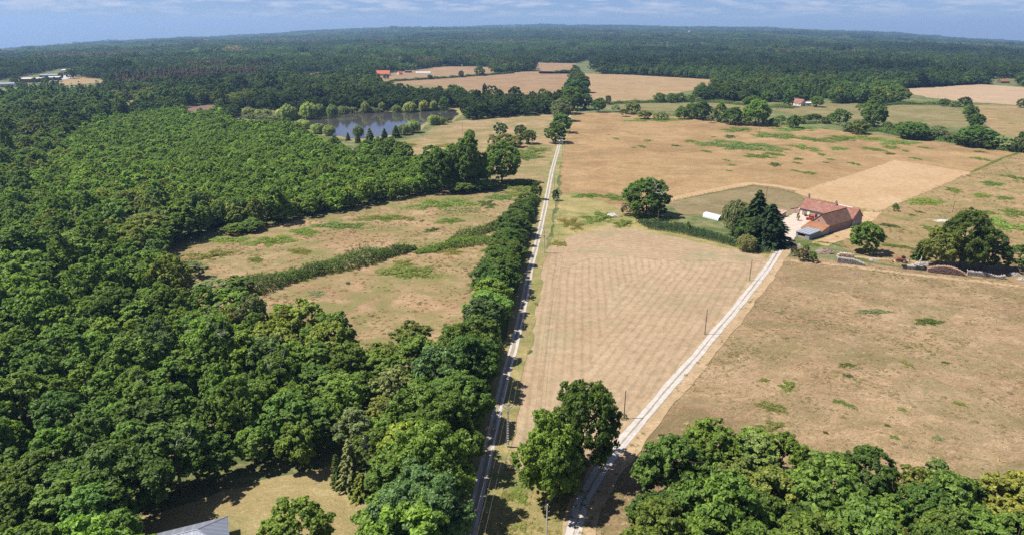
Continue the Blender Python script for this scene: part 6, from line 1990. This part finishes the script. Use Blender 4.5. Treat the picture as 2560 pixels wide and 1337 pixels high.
# ------------------------------------------------------------------ poles, wires, fences
CONC = plain('concrete', (0.50, 0.49, 0.47), 0.85, 0.2, var=0.15, scale=2)
TAR = plain('tarred_pole', (0.16, 0.12, 0.095), 0.85, 0.2, var=0.25, scale=3)
STEEL = plain('galvanised_steel', (0.50, 0.52, 0.54), 0.5, 0.5, 0.5, var=0.1)
WIRE = plain('wire', (0.20, 0.20, 0.20), 0.5, 0.4, 0.3, var=0.05)
PYL = [(-0.9, 128.6), (13.1, 265.7), (23.4, 373.3), (35.8, 487.4)]
PYL_LABEL = ['concrete power pole with V-shaped steel crossarm beside the near stretch of gravel track', 'power pole in the tree shadow beside the middle of the gravel track',
             'power pole beside the sunlit far stretch of the gravel track', 'power pole with flat crossarm where the gravel track vanishes under the trees']
heads = []
for (x, y), lab in zip(PYL, PYL_LABEL):
    i = len(heads)
    h = (10.4, 11.0, 11.4, 11.8)[i]
    t = empty('power_pole', (x, y, 0))
    tag(t, lab, 'power pole', 'power poles along the gravel track')
    m_ = MB()
    for a, b in ((-1, -1), (1, -1), (1, 1), (-1, 1)):
        m_.tube([(a * 0.19, b * 0.19, 0), (a * 0.10, b * 0.10, h - 0.9)], [0.075, 0.065], 4)
    for k in range(14):
        z = 0.4 + k * (h - 1.6) / 14
        w = 0.19 - 0.09 * z / h
        m_.box(-w, w, -w, w, z, z + 0.18)
    m_.build('mast', CONC, t)
    arm = MB()
    if i != 3:
        arm.tube([(0, 0, h - 1.0), (-1.15, 0, h)], [0.08, 0.07], 4).tube([(0, 0, h - 1.0), (1.15, 0, h)], [0.08, 0.07], 4)
        arm.tube([(-1.2, 0, h), (1.2, 0, h)], [0.08, 0.08], 4).tube([(0, 0, h - 1.0), (0, 0, h + 0.3)], [0.045, 0.045], 4)
    else:
        arm.tube([(-1.4, 0, h - 0.1), (1.4, 0, h - 0.1)], [0.07, 0.07], 4).tube([(0, 0, h - 1.0), (0, 0, h + 0.2)], [0.06, 0.06], 4)
    arm.build('crossarm', STEEL, t)
    for a, z in ((-1.12, h), (0, h + 0.25), (1.12, h)):
        MB().tube([(a, 0, z), (a, 0, z + 0.12), (a, 0, z + 0.3)], [0.05, 0.09, 0.04], 8).build('insulator', WHITE if a == 0 else STEEL, t)
    MB().box(-0.16, 0.16, -0.28, -0.2, 1.6, 2.0).build('warning_plate', WHITE, t)
    if i == 1:
        MB().box(-0.3, 0.3, -0.55, -0.2, 6.8, 7.8).build('transformer', STEEL, t)
    heads.append([(x + a, y, z + 0.3) for a, z in ((-1.12, h), (0, h + 0.25), (1.12, h))])


def cable(name, a, b, sag, r, label, group, cat='wire'):
    o = MB()
    pts = []
    for k in range(17):
        t = k / 16
        pts.append((b[0] * t + a[0] * (1 - t) - a[0], b[1] * t + a[1] * (1 - t) - a[1], b[2] * t + a[2] * (1 - t) - 4 * sag * t * (1 - t) - a[2]))
    ob = o.tube(pts, [r] * 17, 4, False).build(name, WIRE, None, a)
    return tag(ob, label, cat, group)


NEARHEAD = [(p[0] - (heads[1][k][0] - p[0]) * 0.55, p[1] - (heads[1][k][1] - p[1]) * 0.45, p[2]) for k, p in enumerate(heads[0])]
SP = ['between the camera and the nearest power pole', 'from the nearest to the second power pole', 'from the second to the third power pole', 'from the third to the last power pole']
for (A_, B_), w in zip(zip([NEARHEAD] + heads, heads), SP):
    for k, side in enumerate(('left', 'middle', 'right')):
        cable('power_line', A_[k], B_[k], 1.6, 0.016, f'{side} wire strung {w}', 'wires of the power line')

TP = [((6.2, 99.6), 8.0, 'grey telephone pole near the bottom edge beside the tree in the fork'), ((26.4, 140.2), 7.6, 'wooden telephone pole with a tuft of grass at its foot in the mown hay field'),
      ((58, 187.2), 8.2, 'telephone pole half way up the farm track'), ((86.6, 233.4), 8.0, 'telephone pole near the upper corner of the mown hay field'),
      ((108.9, 272.2), 7.4, 'pale telephone pole at the farm entrance beside the conifers'), ((66, 298.4), 9.5, 'telephone pole above the reeds by the dead-topped oak'),
      ((133.4, 350.2), 9.0, 'tall telephone pole behind the orange-roofed outbuilding'), ((219.7, 330.5), 6.0, 'thin pole leaning above the big oak right of the farm'),
      ((207.3, 578.1), 14.0, 'tarred pole with a bracket in the bracken of the golden meadow'), ((-42.5, 594.1), 11.0, 'lone pole in the meadow beyond the plantation'), ((385.7, 650.2), 9.0, 'thin pole in the green pasture far right'),
      ((515.3, 847.2), 10.0, 'thin pole at the near edge of the far stubble field')]
tops = []
for (x, y), h, lab in TP:
    t = empty('telephone_pole', (x, y, 0))
    tag(t, lab, 'telephone pole', 'telephone poles around the farm')
    MB().tube([(0, 0, 0), (0, 0, h * 0.5), (0.03, 0, h)], [0.14, 0.125, 0.10], 8).build('pole', CONC if 'pale' in lab or 'grey' in lab else TAR, t)
    MB().tube([(-0.3, 0, h - 0.35), (0.3, 0, h - 0.35)], [0.04, 0.04], 4).build('bracket', STEEL, t)
    MB().tube([(0.22, 0, h - 0.32), (0.22, 0, h - 0.12)], [0.05, 0.03], 6).build('insulator', WHITE, t)
    tops.append((x, y, h - 0.2))
for a, b, lab in ((0, 1, 'telephone wire across the fork of the tracks'), (1, 2, 'telephone wire over the lower hay field'), (2, 3, 'telephone wire over the upper hay field'), (3, 4, 'telephone wire from the hay field to the farm entrance'), (4, 6, 'telephone wire over the conifers to the farm'), (5, 6, 'telephone wire from the reeds to the farm')):
    cable('telephone_line', tops[a], tops[b], 0.9, 0.013, lab, 'telephone wires')


def fence(line, step, label, h=1.15):
    pts = strip(line, step)
    o = empty('wire_fence', (pts[0][0], pts[0][1], 0))
    tag(o, label, 'fence', 'stock fences round the farm paddocks')
    me = MB().tube([(0, 0, 0), (0, 0, h)], [0.06, 0.055], 6).mesh('post', WOODGREY)
    for x, y in pts:
        link('post', me, o, (x - pts[0][0], y - pts[0][1], 0), (1, 1, random.uniform(0.85, 1.15)), random.uniform(0, 6))
    for z in (0.45, 0.95):
        MB().tube([(x - pts[0][0], y - pts[0][1], z) for x, y in pts], [0.012] * len(pts), 3, False).build('strand', WIRE, o)


fence([(83.3, 342.6), (95.5, 345.1), (109.5, 347.6), (118.9, 346.8)], 2.6, 'post fence along the foot of the paddock behind the polytunnel')
fence([(84.1, 354.6), (106.4, 370.4), (126.1, 384.3), (140.9, 392.8), (152.5, 384.3), (159.6, 370.4), (159.8, 360)], 3.2, 'curving fence along the upper edge of the paddock')
fence([(138.3, 362.8), (147, 372.3), (154, 379.2), (156.2, 370.4), (157.6, 360)], 2.4, 'short fence between garden and paddock behind the farmhouse')
fence([(164, 357.3), (171, 346.8), (177.5, 334.4), (185.4, 332)], 3.2, 'fence behind the farmhouse along the mown rectangle')
tag(hedge('grass_bank', [(83.7, 352.9), (105.9, 368.5), (125.5, 382.3), (140.2, 390.6), (151.8, 382.3), (158.8, 368.5)], 0.6, 0.7, 'olive green', 'dark uncut grass strip under the curving paddock fence', 'grass strip', density=26, leaf=0.2, seed=17), kind='stuff')
tag(hedge('grass_bank', [(165.3, 352.9), (171.6, 343.4), (176.8, 332.8), (185.2, 331.2)], 0.6, 0.7, 'olive green', 'uncut grass strip under the fence behind the farmhouse', 'grass strip', density=26, leaf=0.2, seed=18), kind='stuff')

# ------------------------------------------------------------------ tractors, wood stacks and clutter
REDP = plain('red_paint', (0.42, 0.035, 0.025), 0.45, 0.4, var=0.15)
RUST = plain('rusty_red', (0.26, 0.075, 0.045), 0.7, 0.3, var=0.3)
RUBBER = plain('rubber', (0.025, 0.025, 0.026), 0.85, 0.2, var=0.2)


def tractor(x, y, rot, paint, label, cab=True, roof_mat=None, rim=None):
    """Local y points forwards."""
    t = empty('tractor', (x, y, 0), rot)
    tag(t, label, 'tractor')
    MB().hexa([(-0.36, 0.1, 0.75), (0.36, 0.1, 0.75), (0.34, 2.15, 0.75), (-0.34, 2.15, 0.75)], [(-0.34, 0.1, 1.55), (0.34, 0.1, 1.55), (0.30, 2.1, 1.42), (-0.30, 2.1, 1.42)]).build('bonnet', paint, t)
    MB().box(-0.26, 0.26, 2.152, 2.2, 0.85, 1.36).build('grille', DARKGLASS, t)
    MB().box(-0.25, 0.25, -1.0, 2.0, 0.5, 0.74).build('chassis', RUST, t)
    for s in (-1, 1):
        w = MB().disc_x((s * 0.85, -0.55, 0.78), 0.78, 0.42, 20).build('rear_wheel', RUBBER, t)
        MB().disc_x((s * (0.85 + 0.22), -0.55, 0.78), 0.46, 0.04, 16).build('rim', rim or paint, w)
        w = MB().disc_x((s * 0.72, 1.65, 0.48), 0.48, 0.28, 18).build('front_wheel', RUBBER, t)
        MB().disc_x((s * (0.72 + 0.15), 1.65, 0.48), 0.27, 0.04, 14).build('rim', rim or paint, w)
        MB().hexa([(s * 0.85 - 0.28, -1.3, 1.5), (s * 0.85 + 0.28, -1.3, 1.5), (s * 0.85 + 0.28, 0.25, 1.5), (s * 0.85 - 0.28, 0.25, 1.5)], [(s * 0.85 - 0.28, -1.1, 1.66), (s * 0.85 + 0.28, -1.1, 1.66), (s * 0.85 + 0.28, 0.05, 1.66), (s * 0.85 - 0.28, 0.05, 1.66)]).build('fender', paint, t)
        MB().tube([(s * 0.2, 2.2, 1.2), (s * 0.2, 2.24, 1.2)], [0.09, 0.09], 10).build('headlight', WHITE, t)
    if cab:
        m_ = MB()
        for a, b in ((-0.62, -1.05), (0.62, -1.05), (0.55, 0.12), (-0.55, 0.12)):
            m_.tube([(a, b, 1.3), (a * 0.94, b * 0.94, 2.35)], [0.045, 0.045], 4)
        c = m_.build('cab', paint, t)
        MB().box(-0.56, 0.56, -0.95, 0.08, 1.56, 2.3).build('cab_window', DARKGLASS, c)
        MB().hexa([(-0.7, -1.15, 2.36), (0.7, -1.15, 2.36), (0.66, 0.25, 2.36), (-0.66, 0.25, 2.36)], [(-0.6, -1.0, 2.52), (0.6, -1.0, 2.52), (0.56, 0.1, 2.52), (-0.56, 0.1, 2.52)]).build('cab_roof', roof_mat or paint, c)
    MB().tube([(0.2, 1.4, 1.5), (0.2, 1.4, 2.25)], [0.04, 0.04], 6).build('exhaust', RUST, t)
    MB().box(-0.25, 0.25, -0.75, -0.35, 1.0, 1.2).build('seat', RUBBER, t)
    return t


tx = (142.9, 315.5)
tractor(tx[0], tx[1], R(62), REDP, 'red cab tractor with red wheel rims parked in the yard before the farmhouse')
tx = (153.2, 254.1)
t2 = tractor(tx[0], tx[1], R(80), RUST, 'old faded red tractor with a saw rig between the firewood stacks', True, RUBBER, STEEL)
m_ = MB()
for s in (-1, 1):
    m_.tube([(s * 0.5, -0.4, 1.2), (s * 0.5, 2.0, 2.1), (s * 0.5, 3.3, 0.6)], [0.08, 0.08, 0.07], 5)
m_.tube([(-0.5, 2.0, 2.1), (0.5, 2.0, 2.1)], [0.06, 0.06], 5).box(-0.8, 0.8, 3.2, 3.5, 0.2, 0.75)
m_.build('loader', RUST, t2)
MB().hexa([(-0.6, -0.9, 2.53), (0.6, -0.9, 2.53), (0.5, 0.1, 2.53), (-0.6, 0, 2.53)], [(-0.3, -0.6, 2.85), (0.4, -0.5, 2.8), (0.3, -0.1, 2.7), (-0.3, -0.2, 2.75)]).build('tarpaulin', RUBBER, t2)

LOGA = plain('grey_logs', (0.289, 0.257, 0.238), 0.9, 0.15, var=0.35, scale=2.0)
LOGB = plain('brown_logs', (0.246, 0.166, 0.131), 0.9, 0.15, var=0.35, scale=2.0)
LOGE = plain('cut_wood', (0.442, 0.299, 0.197), 0.85, 0.15, var=0.25, scale=2.0)


def wood_stack(a, b, h, mat, label, depth=1.1, r=0.09, prof=None, seed=1, tarp=None):
    """Split logs stacked crosswise between a and b."""
    rng = np.random.default_rng(seed)
    L = math.hypot(b[0] - a[0], b[1] - a[1])
    t = empty('firewood_stack', (a[0], a[1], 0), math.atan2(b[1] - a[1], b[0] - a[0]))
    tag(t, label, 'firewood stack', 'stacks of firewood beside the mown path')
    m_ = MB()
    step = 1.95 * r
    z = r
    row = 0
    while z < h:
        x = r + (row % 2) * r
        while x < L:
            f = x / L
            top = h * (prof(f) if prof else min(1, 6 * f, 6 * (1 - f)))
            if z < top + rng.normal(0, 0.08):
                e = rng.uniform(0.7, 1.15)
                dy, l = rng.normal(0, 0.07), depth * rng.uniform(0.42, 0.55)
                m_.tube([(x + rng.normal(0, 0.02), -l + dy, z + rng.normal(0, 0.02)), (x + rng.normal(0, 0.05), l + dy, z + rng.normal(0, 0.03))], [r * e, r * e], 5)
            x += step
        z += step * 0.88
        row += 1
    ends = m_.build('logs', mat, t)
    tag(ends, kind='stuff')
    m_ = MB()
    n = int(L / 0.28)
    for i in range(n):
        f = (i + 0.5) / n
        top = h * (prof(f) if prof else min(1, 6 * f, 6 * (1 - f))) + 0.02
        for _ in range(2):
            x_, y_ = f * L + rng.normal(0, 0.1), rng.uniform(-depth * 0.35, depth * 0.35)
            an = rng.uniform(0.9, 2.2)
            m_.tube([(x_, y_, top), (x_ + math.cos(an) * 0.5, y_ + math.sin(an) * 0.5, top + rng.uniform(0.02, 0.25))], [r * 0.85, r * 0.8], 5)
    tag(m_.build('top_logs', LOGE if mat is LOGB else DEADWOOD, t), kind='stuff')
    if tarp:
        for f0, f1 in tarp:
            q = MB()
            k = 8
            for i in range(k + 1):
                x_ = (f0 + (f1 - f0) * i / k) * L
                tp = h * 1.02 + 0.14 + rng.normal(0, 0.05)
                q.v += [(x_, -depth * 0.62, tp * 0.25), (x_, -depth * 0.5, tp * 0.97), (x_, 0, tp + 0.06), (x_, depth * 0.5, tp * 0.97), (x_, depth * 0.62, tp * 0.4)]
            for i in range(k):
                for j in range(4):
                    p0 = i * 5 + j
                    q.f.append((p0, p0 + 5, p0 + 6, p0 + 1))
            q.build('tarpaulin', RUBBER, t)
    return t


arch = lambda f: max(0.12, math.sin(math.pi * min(1, f * 0.9 + 0.1)) ** 0.6)
wood_stack((127.7, 254.1), (136.6, 250.2), 2.1, LOGA, 'grey firewood stack nearest to the farm, sloping down to the right', prof=lambda f: 1.0 if f < 0.55 else 1 - 1.3 * (f - 0.55), seed=2)
wood_stack((131.1, 261.6), (137.4, 259.5), 1.5, LOGE, 'fresh pale-cut log rounds behind the grey stack nearest to the farm', r=0.2, seed=3)
wood_stack((149.6, 247), (158.2, 245.1), 1.3, LOGA, 'low firewood stack wrapped in dark tarpaulin in front of the faded tractor', seed=4, tarp=((-0.02, 0.16), (0.5, 1.0)))
wood_stack((157, 243.3), (168.9, 238.5), 2.9, LOGB, 'biggest brown firewood stack with rounded top in front of the big oak', 1.4, prof=arch, seed=5)
wood_stack((169.9, 239.8), (180.9, 235), 1.7, LOGA, 'long low grey firewood stack right of the biggest one', prof=lambda f: 1.0 if f < 0.5 else 0.72 + 0.28 * math.sin(f * 14) * 0.6, seed=6)


def heap(x, y, w, d, h, mat, label, cat, seed, kind=None, n=90, sticks=True):
    rng = np.random.default_rng(seed)
    t = empty(kind or 'brush_heap', (x, y, 0))
    tag(t, label, cat)
    m_ = MB()
    k, m2 = 14, 7
    for j in range(m2 + 1):
        f = j / m2
        for i in range(k):
            a = 6.2832 * i / k
            e = (1 - f) * (1 + rng.normal(0, 0.12))
            m_.v.append((math.cos(a) * w * e, math.sin(a) * d * e, h * (1 - (1 - f) ** 1.7) * (1 + rng.normal(0, 0.08)) - 0.05 * (j == 0)))
    for j in range(m2):
        for i in range(k):
            q = j * k
            m_.f.append((q + i, q + (i + 1) % k, q + k + (i + 1) % k, q + k + i))
    m_.build('mound', mat, t)
    if sticks:
        s = MB()
        for _ in range(n):
            q = math.sqrt(rng.uniform(0, 1))
            a = rng.uniform(0, 6.28)
            p_ = Vector((math.cos(a) * w * q, math.sin(a) * d * q, h * (1 - q ** 1.7) * 0.95 + 0.05))
            v_ = Vector((rng.normal(), rng.normal(), rng.uniform(0, 0.45))).normalized() * rng.uniform(0.4, 1.3)
            s.tube([p_ - v_ * 0.5, p_ + v_ * 0.5], [0.06, 0.04], 4)
        tag(s.build('sticks', DEADWOOD if mat is not RUST else RUST, t), kind='stuff')
    return t


EARTH = plain('brown_earth', (0.19, 0.135, 0.105), 0.95, 0.1, var=0.3, scale=2)
heap(*(128.3, 266.2), 4.2, 2.2, 1.7, EARTH, 'brown heap of dung and earth behind the shrubs near the farm entrance', 'heap', 1, 'earth_heap', 60)
heap(*(129, 241.5), 2.4, 1.2, 0.45, EARTH, 'flat brown earth patch in the meadow below the mown path', 'heap', 2, 'earth_heap', sticks=False)
heap(*(143.4, 256.5), 1.9, 1.1, 0.9, LOGA, 'small grey heap of scrap between the grey stack and the faded tractor', 'heap', 3, 'scrap_heap', 60)
heap(*(159.6, 251.2), 4.4, 1.4, 1.0, LOGA, 'low heap of loose branches behind the tarpaulin-covered stack', 'heap', 4, 'brush_heap', 160)
heap(*(151, 254.6), 1.2, 0.9, 0.8, LOGE, 'little pile of cut rounds at the nose of the faded tractor', 'heap', 5, 'log_heap', 30)
heap(*(187.7, 239.8), 2.6, 1.3, 1.1, LOGA, 'grey heap of wood at the right end of the row of stacks', 'heap', 6, 'brush_heap', 90)
heap(*(186.7, 234.2), 2.0, 1.2, 1.2, LOGA, 'wood heap cut off by the right border of the photo', 'heap', 7, 'brush_heap', 60)
heap(*(134.3, 256), 3.6, 0.9, 0.6, LOGA, 'loose sticks behind the end of the grey stack nearest to the farm', 'heap', 8, 'brush_heap', 80)
heap(*(205.4, 314.8), 4.5, 2.0, 0.7, DEADWOOD, 'bleached dead brush lying in the rough grass left of the big oak', 'heap', 9, 'brush_heap', 130)
heap(*(49.4, 324.3), 3.5, 2.5, 1.4, DEADWOOD, 'bare grey brush at the left foot of the dead-topped oak', 'heap', 10, 'brush_heap', 150)
for (px, lab) in (((156.2, 254.1), 'brown post behind the faded tractor'), ((158, 250.2), 'pale concrete post standing in the low wrapped stack'), ((160.5, 253.6), 'brown post behind the pale concrete post')):
    o = empty('post', (px[0], px[1], 0))
    tag(o, lab, 'post')
    MB().box(-0.14, 0.14, -0.14, 0.14, 0, 2.4 if 'pale' in lab else 1.9).build('shaft', CREAM if 'pale' in lab else WOODGREY, o)
    MB().hexa([(-0.14, -0.14, 2.4 if 'pale' in lab else 1.9), (0.14, -0.14, 2.4 if 'pale' in lab else 1.9), (0.14, 0.14, 2.4 if 'pale' in lab else 1.9), (-0.14, 0.14, 2.4 if 'pale' in lab else 1.9)],
              [(-0.05, -0.05, 2.5 if 'pale' in lab else 1.98), (0.05, -0.05, 2.5 if 'pale' in lab else 1.98), (0.05, 0.05, 2.5 if 'pale' in lab else 1.98), (-0.05, 0.05, 2.5 if 'pale' in lab else 1.98)]).build('cap', RENDER, o)
px = (122, 267.3)
o = empty('water_tank', (px[0], px[1], 0))
tag(o, 'white plastic tank with black cap beside the planks below the shed', 'tank')
MB().tube([(0, 0, 0), (0, 0, 1.1), (0, 0, 1.3)], [0.55, 0.55, 0.35], 14).build('body', WHITE, o)
MB().tube([(0, 0, 1.3), (0, 0, 1.5)], [0.2, 0.2], 10).build('cap', RUBBER, o)
px = (119.9, 272.7)
o = empty('plank_pile', (px[0], px[1], 0), 0.9)
tag(o, 'leaning pale planks and scrap below the metal shed', 'planks')
for i in range(7):
    m_ = MB().hexa([(i * 0.7, 0, 0), (i * 0.7 + 0.25, 0, 0), (i * 0.7 + 0.25, 0.08, 0), (i * 0.7, 0.08, 0)], [(i * 0.7 + 0.6, 0.9, 1.4 - 0.15 * i), (i * 0.7 + 0.85, 0.9, 1.4 - 0.15 * i), (i * 0.7 + 0.85, 0.98, 1.4 - 0.15 * i), (i * 0.7 + 0.6, 0.98, 1.4 - 0.15 * i)])
    m_.build('plank', DEADWOOD if i % 2 else WOODGREY, o)
BLUE = plain('blue_plastic', (0.05, 0.12, 0.42), 0.5, 0.4, var=0.1)
px = (136.4, 331.2)
o = empty('barrel', (px[0], px[1], 0))
tag(o, 'blue plastic barrel against the fence left of the farmhouse wing', 'barrel')
MB().tube([(0, 0, 0), (0, 0, 0.2), (0, 0, 0.8), (0, 0, 1.0)], [0.33, 0.38, 0.38, 0.33], 14).build('drum', BLUE, o)
MB().tube([(0, 0, 1.0), (0, 0, 1.05)], [0.34, 0.3], 14).build('lid', BLUE, o)
POT = plain('terracotta', (0.42, 0.13, 0.08), 0.8, 0.2, var=0.1)


def potted(x, y, h, pot, label, tone='grey green'):
    o = empty('potted_plant', (x, y, 0.18))
    tag(o, label, 'potted plant')
    MB().tube([(0, 0, 0), (0, 0, 0.5)], [0.28, 0.4], 12).build('pot', pot, o)
    me, r0, h0 = CROWNS['shrub'][0]
    c = link('foliage', me, o, (0, 0, 0.45), (0.4, 0.4, h / h0))
    c.color = TONE[tone] + (1,)


px = (136.3, 314.8)
potted(px[0], px[1], 2.6, POT, 'potted small tree in a red tub in the middle of the yard')
for u, col, lab in ((3.6, RUBBER, 'plant in a dark pot left of the shuttered window'), (6.0, RUBBER, 'plant in a dark pot right of the shuttered window'), (7.4, POT, 'red flowerpot by the farmhouse door')):
    q = F(u, -1.0)
    potted(q[0], q[1], 0.7, col, lab, 'mid green')
for (q, lab) in (((49.8, 631.3), 'pale round board on thin legs under the avenue trees'), ((47.6, 631.3), 'second pale board left beside the first under the avenue trees')):
    o = empty('sign_board', (q[0], q[1], 0))
    tag(o, lab, 'board')
    MB().tube([(-0.4, 0, 0), (-0.4, 0, 1.6)], [0.05, 0.05], 5).tube([(0.4, 0, 0), (0.4, 0, 1.6)], [0.05, 0.05], 5).build('legs', STEEL, o)
    MB().tube([(0, -0.05, 2.2), (0, 0.05, 2.2)], [0.75, 0.75], 16).build('board', WHITE, o)
tg = crown('crown', 360, 0.9, 1.0, 0, 6, 220, 0.16)
o = link('grass_tuft', tg, None, (26.4, 140.2) + (0,))
o.color = TONE['olive green'] + (1,)
tag(o, 'green tuft at the foot of the wooden telephone pole in the hay field', 'grass tuft')

# ------------------------------------------------------------------ air
hz = MB().box(-9000, 9000, -700, 10800, -620, 190)
vm, nt, out = new_mat('summer_haze')
pv = nt.nodes.new('ShaderNodeVolumePrincipled')
pv.inputs['Color'].default_value = (0.36, 0.60, 1.0, 1)
pv.inputs['Density'].default_value = 0.00008
pv.inputs['Anisotropy'].default_value = 0.2
nt.links.new(pv.outputs['Volume'], out.inputs['Volume'])
tag(hz.build('haze', vm), kind='stuff')
